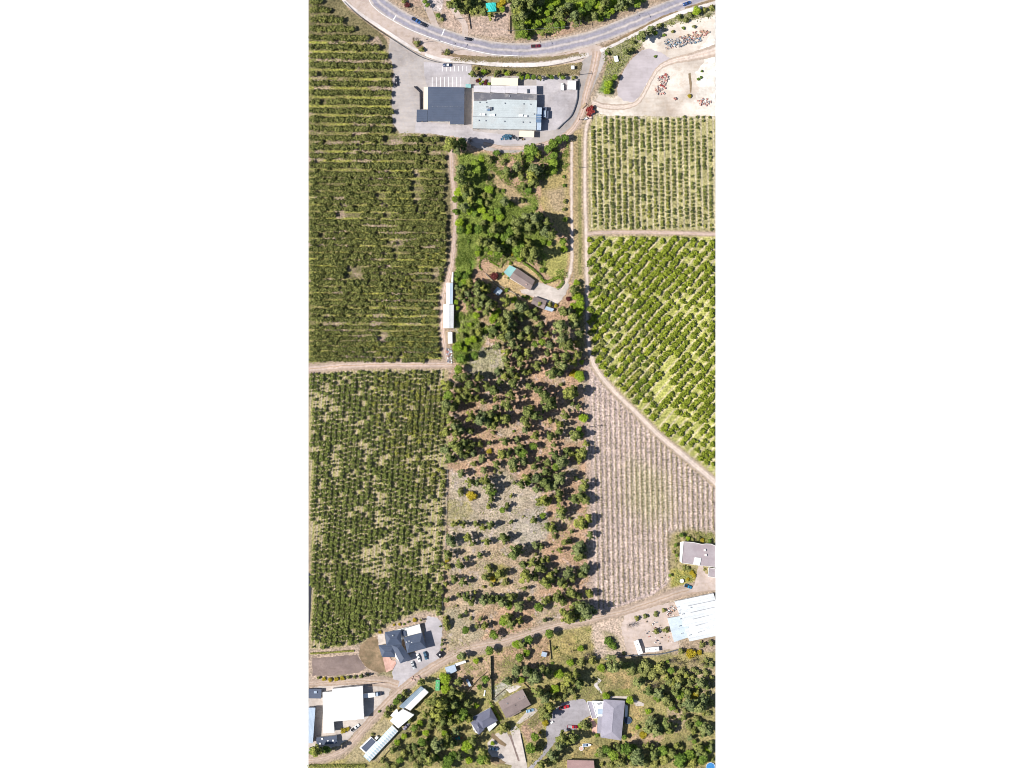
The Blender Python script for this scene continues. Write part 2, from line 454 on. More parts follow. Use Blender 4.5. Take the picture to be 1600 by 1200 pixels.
HALOS = []          # soft paint under tracks, applied to the terrain map
def ribbon(name, pts, width, mat, z, label=None, kind='structure', jag=0.5, halo=None, cat=None, th=0.0, group=None):
    """pts (x, y[, width]) in photograph pixels"""
    pts = [p if len(p) > 2 else (p[0], p[1], width) for p in pts]
    L = smooth_line(pts)
    if halo: HALOS.append((L, halo))
    V = []; uvs = []; s = 0
    for i, p in enumerate(L):
        q = L[min(i+1, len(L)-1)]; r = L[max(i-1, 0)]
        tx, ty = q[0]-r[0], q[1]-r[1]; n = math.hypot(tx, ty) or 1
        nx, ny = -ty/n, tx/n
        if i: s += math.hypot(p[0]-L[i-1][0], p[1]-L[i-1][1]) * S
        for k, sd in enumerate((-1, 1)):
            w = p[2]/2 + (random.random()-0.5)*2*jag
            x, y = p[0]+nx*sd*w, p[1]+ny*sd*w
            V.append(W(clampx(x), y)[:2] + (z,)); uvs.append((s, k))
    F = [(2*i, 2*i+1, 2*i+3, 2*i+2) for i in range(len(L)-1)]
    me = bpy.data.meshes.new(name); me.from_pydata(V, [], F)
    uvl = me.uv_layers.new(name='UVMap')
    for lp in me.loops: uvl.data[lp.index].uv = uvs[lp.vertex_index]
    me.materials.append(mat); me.update()
    o = link_mesh(name, me)
    tag(o, label, cat, group, kind)
    return o

def jag_poly(poly, amp=0.7, step=3.0):
    out_ = []
    n = len(poly)
    for i in range(n):
        a, b_ = poly[i], poly[(i+1) % n]
        d = math.hypot(b_[0]-a[0], b_[1]-a[1]); m_ = max(1, int(d/step))
        for j in range(m_):
            u = j/m_
            x = a[0]+(b_[0]-a[0])*u; y = a[1]+(b_[1]-a[1])*u
            e = amp if 0 < j else amp*0.4
            out_.append((clampx(x+(random.random()-0.5)*2*e), y+(random.random()-0.5)*2*e))
    return out_

def sheet(name, poly, mat, z, amp=0.7, label=None, kind='structure', halo=None, cat=None):
    P = jag_poly(poly, amp) if amp else [(clampx(p[0]), p[1]) for p in poly]
    if halo: HALOS.append((poly + [poly[0]], halo))
    pts = [Vector(W(p[0], p[1])[:2] + (z,)) for p in P]
    tr = tessellate_polygon([pts])
    F = []
    for a, b_, c in tr:
        A, B, C_ = pts[a], pts[b_], pts[c]
        cr = (B.x-A.x)*(C_.y-A.y)-(B.y-A.y)*(C_.x-A.x)
        if abs(cr) < 1e-9: continue
        F.append((a, b_, c) if cr > 0 else (a, c, b_))
    me = bpy.data.meshes.new(name); me.from_pydata([tuple(q) for q in pts], [], F)
    me.materials.append(mat); me.update()
    o = link_mesh(name, me)
    return tag(o, label, cat, None, kind)

K7 = 1600/220.0
# ------------------------------------------------------------------ roads, paths, yards (structure)
EAST_TRACK = [(928, 170, 9), (919, 190, 7), (914.5, 215, 6), (914, 300, 6), (916, 370, 6.5), (917, 450, 6.5), (918, 505, 6), (921, 545, 7), (931, 575, 9), (953, 604, 9), (990, 641, 9), (1030, 680, 10), (1072, 715, 11), (1122, 757, 11)]
BOTTOM_ROAD = [(470, 1190, 9), (507, 1185, 9), (535, 1173, 9), (556, 1153, 10), (576, 1129, 11), (597, 1106, 12), (617, 1086, 12), (640, 1067, 12), (668, 1047, 13), (704, 1026, 13), (731, 1013, 12), (759, 1007, 12), (786, 1002, 11), (814, 994, 11), (841, 985, 10), (869, 977, 10), (910, 970, 10), (941, 963, 11), (982, 953, 12), (1024, 939, 14), (1065, 925, 15), (1124, 912, 18)]
sheet('gravel_verge', [(497, -40), (560, -40), (585, 5), (620, 30), (650, 47), (690, 64), (725, 76), (770, 86), (830, 89), (880, 83), (930, 70), (945, 75), (925, 92), (900, 98), (860, 103), (800, 104), (740, 100), (700, 96), (670, 90), (645, 78), (615, 60), (588, 41), (560, 22), (533, 0)], M['verge'], 0.03)
sheet('gravel_yard', [(610, 58), (628, 68), (650, 82), (672, 92), (700, 97), (737, 100), (737, 116), (905, 118), (909, 96), (920, 88), (945, 78), (948, 86), (940, 108), (930, 130), (921, 150), (914, 168), (906, 190), (893, 206), (872, 219), (846, 230), (812, 238), (778, 239), (745, 231), (716, 214), (700, 209), (625, 208), (614, 192), (612, 150), (615, 110), (607, 80)], M['gravel'], 0.06, halo=((0.42, 0.35, 0.29), 5))
sheet('asphalt_yard', [(838, 124), (902, 124), (902, 160), (896, 180), (884, 193), (868, 203), (842, 206), (836, 200), (838, 150)], M['parking'], 0.09, 0.4)
sheet('parking_lot', [(662, 97), (736, 101), (736, 119), (732, 136), (668, 136), (663, 118)], M['parking'], 0.09, 0.4)
sheet('rear_yard', [(650, 190), (733, 196), (740, 205), (835, 214), (820, 224), (760, 228), (725, 216), (648, 206)], M['parking'], 0.09, 0.8)
sheet('earth_pad', [(1000, 60), (1024, 46), (1060, 36), (1118, 24), (1118, 181), (1060, 182), (1000, 181), (950, 181), (935, 176), (928, 160), (935, 148), (960, 155), (1000, 110), (1015, 95)], M['white_earth'], 0.06, 1.2, halo=((0.62, 0.54, 0.46), 8))
M['spoil'] = mat_sheet('white_spoil', (0.50, 0.455, 0.40), (0.74, 0.71, 0.66), (0.44, 0.37, 0.30), 0.05, 0.3)
sheet('spoil_ground', [(1118, 35), (1118, 172), (1098, 168), (1084, 158), (1092, 140), (1086, 112), (1100, 98), (1092, 80), (1106, 60)], M['spoil'], 0.09, 2.0)
sheet('hardstand', [(966, 150), (964, 138), (972, 115), (984, 95), (1003, 78), (1014, 76), (1036, 84), (1048, 92), (1040, 100), (1024, 112), (1012, 128), (1000, 150), (990, 160), (975, 158)], M['grey_pad'], 0.09, 0.8)
ribbon('quarry_track', [(925, 160, 9), (945, 166, 9), (975, 167, 9), (996, 160, 7), (1008, 143, 6), (1018, 123, 6), (1030, 106, 7), (1052, 95, 10), (1085, 88, 14), (1122, 78, 20)], 8, M['pale_track'], 0.12)
ribbon('road', [(575, -40, 23), (588, -3, 23), (602, 12, 23), (620, 24, 23), (644, 37, 23), (672, 49, 23), (700, 59, 23), (731, 68, 23), (772, 76.5, 23), (814, 79, 23), (855, 75, 23), (910, 63.5, 23), (941, 54, 23), (982, 38, 23), (1024, 21, 23), (1072, 3, 23), (1120, -18, 23)], 23, M['asphalt'], 0.15, jag=0.25, halo=((0.42, 0.34, 0.28), 5))
ribbon('road_edge_line', [(565, -30), (578, 3), (592, 18), (612, 31), (636, 44), (665, 56), (697, 67), (728, 76), (770, 85), (814, 87.5)], 0.6, M['line'], 0.18, jag=0.05)
for a, b_ in (((613.5, 32.5), (618.7, 24.5)), ((690.2, 55.5), (694.7, 45.0))):
    ribbon('stop_line', [a, ((a[0]+b_[0])/2, (a[1]+b_[1])/2), b_], 1.5, M['line'], 0.18, jag=0.05)
ribbon('sidewalk', [(530, -20, 5), (537, 0, 5), (562, 21, 5), (590, 40, 5), (617, 58, 5), (641, 73, 4.5), (658, 82, 4)], 5, M['sidewalk'], 0.19, jag=0.15)
ribbon('sidewalk', [(664, 85, 5), (690, 93, 5.5), (731, 96.5, 6), (772, 100.5, 6.5), (814, 102, 6.5), (855, 99.5, 6), (890, 92.5, 6), (920, 85, 6)], 6, M['sidewalk'], 0.19, jag=0.15)
ribbon('sidewalk', [(938, 80, 6), (960, 69, 6), (996, 51, 6.5), (1032, 33, 6.5), (1065, 20, 6), (1122, 3, 5)], 6, M['sidewalk'], 0.19, jag=0.15)
ribbon('side_road', [(684, 52, 12), (676, 30, 10), (668, 10, 12), (655, -25, 16)], 12, M['verge'], 0.12, jag=0.4)
ribbon('driveway', [(726, 62, 10), (726, 40, 9), (716, 25, 9), (706, 8, 12), (700, -20, 14)], 10, M['verge'], 0.13, jag=0.4)
ribbon('packing_house_track', [(933, 80, 14), (927, 110, 13), (918, 140, 12), (912, 168, 11), (902, 192, 10), (884, 211, 9), (852, 225, 8), (818, 231, 7), (785, 231, 6), (755, 224, 6)], 10, M['pink_track'], 0.12)
ribbon('east_track', EAST_TRACK, 7, M['pale_track'], 0.12, halo=((0.40, 0.32, 0.22), 4))
ribbon('house_driveway', [(893.5, 222, 4.5), (893, 260, 5), (893, 320, 5), (893.5, 370, 5), (893, 410, 6), (889, 430, 7), (880, 447, 9), (868, 459, 12), (856, 462, 14), (838, 458, 14), (822, 455, 8)], 6, M['pale_track'], 0.12, halo=((0.42, 0.31, 0.18), 4))
sheet('turning_circle', [(842, 441), (850, 443), (868, 451), (878, 452), (886, 440), (890, 445), (884, 460), (876, 470), (868, 480), (858, 476), (850, 467), (832, 463), (815, 458), (812, 452), (824, 452)], M['concrete'], 0.14, 0.8, halo=((0.45, 0.33, 0.22), 6))
ribbon('row_end_track', [(916, 366, 6), (940, 363.5, 6), (1000, 363, 6), (1060, 364, 6), (1122, 366, 6)], 6, M['pink_track'], 0.10, halo=((0.40, 0.33, 0.22), 3))
ribbon('west_track', [(705, 212, 8), (705, 240, 8), (706, 270, 7), (709, 300, 6.5), (711, 340, 6), (709, 380, 7), (706, 410, 8), (700, 436, 8), (693, 462, 8), (691, 490, 8), (692, 520, 8), (695, 545, 9), (702, 572, 9)], 8, M['pink_track'], 0.10, halo=((0.40, 0.31, 0.22), 4))
ribbon('cross_track', [(476, 577, 13), (520, 573, 13), (570, 570, 12), (620, 569.5, 11), (670, 570, 11), (707, 570, 9)], 11, M['pink_track'], 0.11, halo=((0.44, 0.34, 0.26), 4))
ribbon('bottom_road', BOTTOM_ROAD, 11, M['dirt_road'], 0.14, halo=((0.42, 0.33, 0.26), 5))
ribbon('upper_farm_track', [(476, 1068, 10), (520, 1066, 10), (560, 1064, 12), (600, 1066, 16), (622, 1072, 16)], 11, M['dirt_road'], 0.11, halo=((0.42, 0.33, 0.26), 4))
sheet('farm_yard', [(482, 1076), (500, 1072), (560, 1070), (600, 1068), (612, 1072), (606, 1090), (585, 1110), (562, 1136), (545, 1155), (528, 1166), (505, 1172), (482, 1176)], M['concrete'], 0.07, 1.0)
sheet('house_forecourt', [(613, 1035), (625, 1028), (650, 1018), (664, 1010), (664, 975), (668, 962), (684, 965), (691, 975), (690, 1000), (687, 1018), (692, 1028), (675, 1040), (655, 1051), (630, 1070), (614, 1078)], M['parking'], 0.08, 1.0)
sheet('tilled_plot', [(488, 1028), (558, 1023), (566, 1036), (572, 1044), (560, 1051), (520, 1056), (488, 1056)], M['tilled'], 0.06, 0.8)
sheet('scrub_mound', [(562, 1010), (574, 998), (588, 994), (593, 1010), (598, 1028), (603, 1048), (592, 1053), (578, 1046), (567, 1036), (561, 1024)], M['scrub_ground'], 0.06, 1.5)
sheet('asphalt_drive', [(856, 1122), (868, 1107), (880, 1098), (902, 1093), (912, 1092), (919, 1100), (925, 1118), (915, 1121), (906, 1130), (900, 1140), (880, 1143), (872, 1154), (858, 1172), (836, 1196), (826, 1215), (808, 1240), (800, 1225), (820, 1205), (846, 1180), (855, 1160), (853, 1140)], M['old_asphalt'], 0.1, 0.8)
sheet('concrete_drive', [(762, 1160), (775, 1146), (792, 1144), (800, 1160), (813, 1195), (822, 1240), (760, 1240), (790, 1215), (800, 1196), (786, 1192), (770, 1186), (763, 1175)], M['concrete'], 0.1, 0.7)
sheet('concrete_drive', [(797, 1140), (806, 1134), (812, 1140), (817, 1160), (822, 1190), (830, 1220), (818, 1225), (812, 1195), (803, 1165)], M['concrete'], 0.13, 0.5)
sheet('house_patio', [(806, 1130), (818, 1117), (828, 1107), (836, 1106), (840, 1110), (830, 1120), (818, 1127), (812, 1131)], M['concrete'], 0.1, 0.4)
sheet('white_patio', [(790, 1077), (796, 1073), (806, 1071), (815, 1072), (806, 1079), (796, 1083)], M['sidewalk'], 0.1, 0.4)
sheet('brick_path', crop(840, 1070, 10, [(800, 500), (840, 500), (880, 560), (930, 620), (925, 690), (935, 770), (850, 750), (845, 620)]), M['brick_red'], 0.12, 0.2)
sheet('garden_path', crop(900, 1040, 7.27, [(240, 130), (290, 170), (240, 220), (300, 300), (290, 320), (205, 230), (210, 205), (250, 180)]), M['sidewalk'], 0.1, 0.3)
sheet('side_patio', crop(900, 1040, 7.27, [(390, 345), (600, 350), (690, 395), (770, 430), (770, 460), (680, 460), (640, 400), (560, 380), (390, 380)]), M['concrete'], 0.1, 0.3)
sheet('greenhouse_yard', [(975, 962), (990, 955), (1020, 948), (1052, 940), (1062, 950), (1060, 1005), (1062, 1012), (1030, 1018), (990, 1024), (978, 1020), (975, 1000), (970, 980)], M['verge'], 0.07, 1.5, halo=((0.46, 0.38, 0.30), 8))
sheet('house_apron', [(1072, 926), (1085, 914), (1088, 900), (1091, 884), (1098, 884), (1102, 896), (1118, 902), (1118, 922)], M['verge'], 0.16, 0.4)
sheet('planting_bed', crop(690, 1040, K7, [(575,765),(612,790),(740,898),(722,922),(640,880),(560,810)]), M['scrub_ground'], 0.17, 0.4)
sheet('planting_bed', crop(690, 1040, K7, [(758,775),(790,790),(888,1085),(866,1085),(820,940)]), M['tilled'], 0.19, 0.3)
sheet('planting_bed', crop(690, 1040, K7, [(548,1035),(640,1040),(735,1105),(640,1120),(550,1090)]), M['scrub_ground'], 0.17, 0.5)
ribbon('verge_strip', [(690, 83.5, 4), (705, 86, 5), (730, 89, 4.5), (772, 92.5, 4.5), (814, 94, 4.5), (855, 92, 4.5), (885, 87, 4), (904, 82.5, 3)], 4, M['scrub_ground'], 0.2, jag=0.6)
ribbon('verge_strip', [(945, 73, 3), (965, 63, 3.5), (996, 47, 3.5), (1032, 28, 3), (1059, 17.5, 2)], 3, M['scrub_ground'], 0.2, jag=0.5)
ribbon('verge_strip', [(1070, 12.5, 2.5), (1090, 7, 3), (1117, -1, 3)], 3, M['scrub_ground'], 0.2, jag=0.5)
sheet('verge_island', [(645,60),(652,66),(660,71),(664,80),(658,81),(650,74),(644,66)], M['scrub_ground'], 0.2, 0.9)
# parking bay lines
for i in range(8):
    x = 675.3 + i*6.4
    ribbon('bay_line', [(x, 120.5), (x, 128), (x, 135.5)], 0.8, M['line'], 0.14, jag=0.05)
for i in range(7):
    x = 691 + i*6.4
    ribbon('bay_line', [(x, 103.5), (x, 107), (x, 111.5)], 0.8, M['line'], 0.14, jag=0.05)

# ------------------------------------------------------------------ terrain sheet with its soil and grass map
# (poly, colour, softness px, strength)
PAINT_AREAS = [
 ([(482,-60),(1118,-60),(1118,120),(482,120)], (0.36,0.28,0.19), 10, 1),
 ([(482,-60),(505,-60),(545,15),(600,55),(614,85),(614,190),(625,209),(700,211),(704,300),(704,440),(690,460),(690,566),(482,572)], (0.19,0.17,0.085), 2, 1),
 ([(482,582),(560,577),(700,575),(702,640),(698,965),(668,960),(640,962),(600,985),(575,1000),(560,1012),(484,1022)], (0.36,0.31,0.175), 2, 1),
 ([(482,1015),(565,1008),(600,985),(640,962),(668,955),(690,962),(695,1040),(600,1100),(482,1075)], (0.45,0.36,0.27), 4, 1),
 ([(919,178),(1118,180),(1118,361),(919,361)], (0.42,0.385,0.18), 2, 1),
 ([(918,369),(1118,369),(1118,750),(1060,703),(1000,650),(940,590),(920,550)], (0.40,0.395,0.14), 2, 1),
 ([(1040,470),(1118,440),(1118,700),(1060,660),(1020,620)], (0.54,0.55,0.15), 34, 0.8),  # broad yellow glow over the slanting orchard, painted into the ground colour
 ([(918,560),(932,585),(1000,655),(1118,763),(1118,835),(1050,835),(1045,910),(1020,930),(930,962),(924,900),(921,700)], (0.475,0.39,0.345), 3, 1),
 ([(1052,830),(1080,824),(1118,832),(1118,900),(1085,905),(1075,920),(1047,925),(1043,900),(1050,870),(1040,845)], (0.36,0.31,0.15), 10, 1),
 ([(1080,890),(1088,905),(1070,918),(1048,920),(1046,890)], (0.36,0.33,0.06), 5, 0.7),
 ([(985,720),(1040,740),(1050,800),(1010,820),(980,780)], (0.36,0.37,0.15), 30, 0.55),
 # central strip
 ([(710,212),(780,240),(850,232),(890,215),(893,440),(915,440),(918,560),(925,960),(860,978),(780,1002),(700,1028),(692,960),(700,700),(702,575),(710,480)], (0.445,0.305,0.195), 3, 1),
 ([(712,240),(760,240),(800,300),(845,310),(830,345),(870,370),(840,400),(790,400),(745,400),(735,440),(712,440)], (0.18,0.235,0.05), 8, 1),
 ([(765,262),(790,280),(810,300),(830,320),(815,325),(780,300),(762,285)], (0.40,0.31,0.17), 5, 1),
 ([(843,285),(890,230),(891,370),(872,360),(845,320)], (0.365,0.30,0.125), 6, 1),
 ([(850,300),(880,290),(885,340),(860,330)], (0.42,0.33,0.22), 10, 0.7),
 ([(838,392),(885,372),(890,415),(884,436),(868,440),(850,428)], (0.33,0.32,0.10), 8, 1),
 ([(775,405),(830,415),(845,440),(870,440),(850,470),(800,480),(760,440)], (0.44,0.34,0.17), 6, 0.9),
 ([(712,490),(740,485),(760,520),(745,560),(720,570),(710,560)], (0.20,0.26,0.05), 8, 1),
 ([(712,400),(735,405),(738,450),(712,455)], (0.10,0.20,0.03), 6, 1),
 ([(735,545),(785,540),(790,580),(770,590),(730,585)], (0.34,0.32,0.19), 8, 1),
 ([(745,480),(790,470),(850,500),(840,560),(780,540)], (0.30,0.27,0.12), 12, 0.7),
 ([(898,430),(912,430),(914,560),(898,520)], (0.28,0.26,0.08), 5, 0.8),
 ([(840,500),(875,480),(905,560),(905,650),(840,640)], (0.46,0.30,0.19), 14, 0.5),
 ([(700,735),(745,745),(790,740),(850,770),(855,850),(800,840),(760,860),(720,880),(698,870)], (0.43,0.37,0.27), 12, 1),
 ([(700,780),(735,785),(740,800),(725,818),(700,815)], (0.32,0.29,0.10), 6, 0.9),
 ([(800,810),(850,790),(860,830),(830,855),(800,850)], (0.42,0.38,0.30), 8, 0.9),
 ([(697,860),(740,850),(830,850),(850,900),(830,935),(760,950),(700,1000)], (0.44,0.35,0.23), 12, 0.9),
 ([(693,950),(720,950),(760,990),(740,1005),(700,1020)], (0.39,0.34,0.22), 6, 0.9),
 ([(770,880),(795,885),(795,915),(765,912),(752,900)], (0.26,0.24,0.07), 6, 0.9),
 # track margin east of strip
 ([(896,205),(912,200),(913,440),(897,440)], (0.36,0.29,0.15), 2, 1),
 ([(903,210),(908,210),(909,430),(904,430)], (0.22,0.22,0.08), 1.5, 0.85),
 ([(911,565),(921,570),(929,960),(921,960)], (0.44,0.35,0.28), 3, 0.9),
 # top
 ([(736,-60),(1010,-60),(1010,2),(940,30),(880,55),(806,62),(800,40),(800,-60)], (0.14,0.19,0.035), 4, 1),
 ([(858,28),(905,15),(935,32),(880,58),(815,62),(820,45)], (0.40,0.28,0.19), 5, 1),
 ([(688,-60),(795,-60),(796,50),(800,60),(740,55),(692,45)], (0.46,0.36,0.28), 4, 1),
 ([(700,-60),(790,-60),(785,20),(735,25),(700,12)], (0.22,0.21,0.08), 5, 1),
 ([(653,-60),(664,-60),(660,12),(640,8),(620,-10)], (0.40,0.30,0.22), 3, 1),
 ([(664,-60),(700,-60),(690,20),(665,15)], (0.52,0.46,0.42), 3, 1),
 ([(660,10),(690,25),(692,36),(672,28)], (0.30,0.27,0.14), 3, 1),
 ([(700,92),(740,88),(800,92),(860,92),(920,80),(930,86),(900,96),(800,99),(735,96)], (0.34,0.26,0.18), 1.5, 1),
 ([(690,84),(740,85),(790,90),(850,90),(905,80),(905,83),(850,95),(790,96),(740,92)], (0.27,0.21,0.14), 2, 1),
 ([(737,102),(860,104),(912,96),(916,130),(904,118),(737,119)], (0.34,0.29,0.12), 1.5, 1),
 ([(860,104),(912,96),(905,118),(860,118)], (0.44,0.34,0.20), 4, 0.8),
 ([(944,76),(1000,50),(1060,24),(1118,10),(1118,32),(1060,40),(1015,58),(990,85),(965,120),(958,152),(933,146),(944,115),(958,92)], (0.27,0.27,0.14), 3, 1),
 ([(945,122),(960,118),(958,145),(936,145)], (0.20,0.30,0.07), 3, 1),
 ([(1000,58),(1118,28),(1118,64),(1060,68),(1030,86),(1005,70)], (0.58,0.44,0.36), 5, 0.9),
 ([(1050,102),(1085,100),(1075,150),(1050,130)], (0.56,0.47,0.34), 6, 0.8),
 ([(1088,105),(1102,108),(1100,150),(1087,150)], (0.50,0.52,0.36), 3, 0.9),
 ([(950,148),(985,158),(975,166),(945,162)], (0.60,0.53,0.36), 3, 0.8),
 # bottom
 ([(700,1035),(760,1020),(860,990),(925,975),(940,1030),(1118,1020),(1118,1260),(482,1260),(482,1195),(540,1185),(600,1115),(640,1075)], (0.345,0.305,0.125), 4, 1),
 ([(700,1045),(765,1022),(768,1070),(735,1080),(700,1070)], (0.44,0.32,0.21), 6, 1),
 ([(768,1020),(855,995),(862,1050),(830,1070),(770,1070)], (0.43,0.30,0.19), 6, 0.9),
 ([(860,1000),(900,988),(905,1040),(870,1045)], (0.36,0.30,0.12), 4, 1),
 ([(770,1075),(790,1060),(800,1070),(785,1090),(772,1098)], (0.42,0.42,0.36), 3, 0.9),
 ([(925,975),(975,958),(980,1020),(930,1030)], (0.54,0.44,0.34), 6, 1),
 ([(940,985),(965,995),(972,1015),(950,1018)], (0.30,0.27,0.15), 5, 0.9),
 ([(945,1050),(985,1050),(985,1082),(945,1085)], (0.42,0.32,0.15), 5, 0.9),
 ([(955,1078),(985,1075),(986,1086),(955,1086)], (0.24,0.28,0.06), 3, 0.9),
 ([(978,1095),(1008,1100),(995,1150),(975,1150)], (0.42,0.32,0.14), 5, 0.9),
 ([(985,1148),(1040,1145),(1030,1165),(980,1162)], (0.44,0.32,0.20), 5, 0.9),
 ([(1040,1105),(1070,1100),(1075,1130),(1055,1150)], (0.44,0.35,0.23), 6, 0.9),
 ([(1075,1035),(1118,1040),(1118,1100),(1095,1090),(1075,1060)], (0.42,0.34,0.22), 10, 0.8),
 ([(820,1120),(850,1115),(846,1150),(825,1160),(815,1140)], (0.44,0.31,0.21), 4, 1),
 ([(905,1160),(940,1165),(925,1185),(895,1185)], (0.40,0.31,0.13), 5, 0.9),
 ([(770,1175),(800,1190),(795,1205),(770,1195)], (0.40,0.30,0.17), 5, 0.8),
 ([(560,1150),(600,1120),(640,1140),(590,1190),(540,1195)], (0.36,0.31,0.18), 5, 0.9),
 ([(980,990),(1060,960),(1060,1010),(990,1022)], (0.52,0.45,0.38), 6, 0.6),
]
NX, NY = 600, 1040
gx = np.linspace(X0, X1, NX); gy = np.linspace(Y0, Y1, NY)
GX, GY = np.meshgrid(gx, gy)
wx = GX + (fbm(GX, GY, 14)-0.5)*14; wy = GY + (fbm(GX+500, GY+300, 14)-0.5)*14
C = np.zeros(GX.shape + (3,)); C[:] = (0.36, 0.29, 0.20)
def segdist(px, py, a, b_):
    dx, dy = b_[0]-a[0], b_[1]-a[1]; L2 = dx*dx+dy*dy+1e-9
    u = np.clip(((px-a[0])*dx+(py-a[1])*dy)/L2, 0, 1)
    return np.hypot(px-a[0]-u*dx, py-a[1]-u*dy)
def soft_mask(poly, soft, warp=True):
    xs = [p[0] for p in poly]; ys = [p[1] for p in poly]
    mg = soft*1.5+10
    ix = np.where((gx >= min(xs)-mg) & (gx <= max(xs)+mg))[0]; iy = np.where((gy >= min(ys)-mg) & (gy <= max(ys)+mg))[0]
    sl = (slice(iy[0], iy[-1]+1), slice(ix[0], ix[-1]+1))
    k = min(1.0, soft/8.0) if warp else 0
    px = GX[sl]*(1-k)+wx[sl]*k; py = GY[sl]*(1-k)+wy[sl]*k
    ins = inpoly(px, py, poly)
    d = np.full(px.shape, 1e9)
    for i in range(len(poly)):
        d = np.minimum(d, segdist(px, py, poly[i], poly[(i+1) % len(poly)]))
    sd = np.where(ins, d, -d)
    return sl, np.clip(sd/soft+0.5, 0, 1)
for poly, c, soft, st in PAINT_AREAS:
    sl, mk = soft_mask(poly, soft)
    mk = (mk*st)[..., None]
    C[sl] = C[sl]*(1-mk) + np.array(c)*mk
# strips of grass, bare soil and wheelings between the orchard rows
def stripe(poly, axis, fn, soft=2):
    sl, mk = soft_mask(poly, soft, False)
    f, c2 = fn(GX[sl], GY[sl])
    mk = (mk*f)[..., None]
    C[sl] = C[sl]*(1-mk) + np.array(c2)*mk
UL1 = [(482,56),(590,56),(612,90),(613,205),(482,205)]
UL2 = [(482,205),(697,209),(697,440),(686,468),(690,564),(482,566)]
P_UL = 13.9
UL_ROWS = [-12.0]
while UL_ROWS[-1] < 566: UL_ROWS.append(UL_ROWS[-1] + (14.2 if UL_ROWS[-1] < 262 else 10.6 if UL_ROWS[-1] < 470 else 12.6 if UL_ROWS[-1] < 506 else 8.3))
UL_A = np.array(UL_ROWS)
def f_ul(x, y):
    yy = y - 0.012*(x-482)
    k = np.clip(np.searchsorted(UL_A, yy), 1, len(UL_A)-1)
    mid = (UL_A[k]+UL_A[k-1])/2; w = (UL_A[k]-UL_A[k-1])*0.17
    g = np.exp(-((yy-mid)/w)**2)
    n = fbm(x, y*3, 50)
    return g*np.clip((n-0.32)*2.6, 0.12, 1.0), (0.37, 0.38, 0.08)
stripe(UL1, 0, f_ul); stripe(UL2, 0, f_ul)
def f_ulb(x, y):
    n = fbm(x+90, y*2, 30)
    return np.clip((n-0.52)*6, 0, 0.8), (0.40, 0.31, 0.24)
stripe(UL1, 0, f_ulb); stripe(UL2, 0, f_ulb)
LL = [(484,584),(560,578),(694,577),(697,640),(693,800),(690,965),(672,952),(650,954),(615,968),(585,985),(560,1006),(488,1014)]
P_LL = 8.4
def f_ll(x, y):
    u = ((x + 0.075*(y-580)) / P_LL) % 1.0
    g = np.exp(-((u-0.5)/0.14)**2)
    return g*0.75, (0.30, 0.33, 0.07)
stripe(LL, 1, f_ll)
def f_ll2(x, y):
    u = ((x + 0.075*(y-580)) / P_LL) % 1.0
    return np.exp(-((u-0.22)/0.08)**2)*0.6, (0.55, 0.47, 0.38)
stripe(LL, 1, f_ll2)
RU = [(921,186),(930,181),(1118,182),(1118,358),(921,358)]
P_RU = 9.62
def f_ru(x, y):
    u = ((x - 0.018*(y-182) - 925.5) / P_RU) % 1.0
    return np.exp(-((u-0.62)/0.10)**2)*0.9, (0.60, 0.53, 0.40)
stripe(RU, 1, f_ru)
def f_ru2(x, y):
    u = ((x - 0.018*(y-182) - 925.5) / P_RU) % 1.0
    return np.exp(-((np.minimum(u, 1-u))/0.3)**2)*0.6, (0.34, 0.34, 0.13)
stripe(RU, 1, f_ru2)
RD = [(920,372),(1118,372),(1118,742),(1085,716),(1040,676),(1000,640),(955,597),(932,568),(921,545)]
P_RD = 12.3; A_RD = R(48)
def rd_u(x, y): return (x*math.sin(A_RD) + y*math.cos(A_RD)) / P_RD
def f_rd(x, y):
    u = (rd_u(x, y) + 0.25*(fbm(x, y, 80)-0.5)) % 1.0
    return np.exp(-((u-0.5)/0.13)**2)*0.75, (0.66, 0.58, 0.40)
stripe(RD, 1, f_rd)
def f_rd2(x, y):
    u = rd_u(x, y) % 1.0
    return np.exp(-((np.minimum(u, 1-u))/0.25)**2)*0.6, (0.32, 0.36, 0.08)
stripe(RD, 1, f_rd2)
VY = [(919,580),(926,588),(950,612),(1000,662),(1060,714),(1118,768),(1118,828),(1048,828),(1044,908),(1020,925),(955,948),(931,957),(926,900),(922,700)]
P_VY = 7.9
def vy_x(x, y): return (x + 0.0*y - 0.022*(y-600) - 921.0) / P_VY
def f_vy(x, y):
    u = vy_x(x, y) % 1.0
    return np.exp(-((u-0.55)/0.14)**2)*0.85, (0.64, 0.52, 0.41)
stripe(VY, 1, f_vy)
def f_vy2(x, y):
    u = vy_x(x, y) % 1.0; n = fbm(x, y, 120)
    return np.exp(-((u-0.87)/0.13)**2)*np.clip((y-600)/160+0.2, 0, 0.9)*0.75*np.clip(n*2-0.3, 0.2, 1), (0.31, 0.28, 0.11)
stripe(VY, 1, f_vy2)
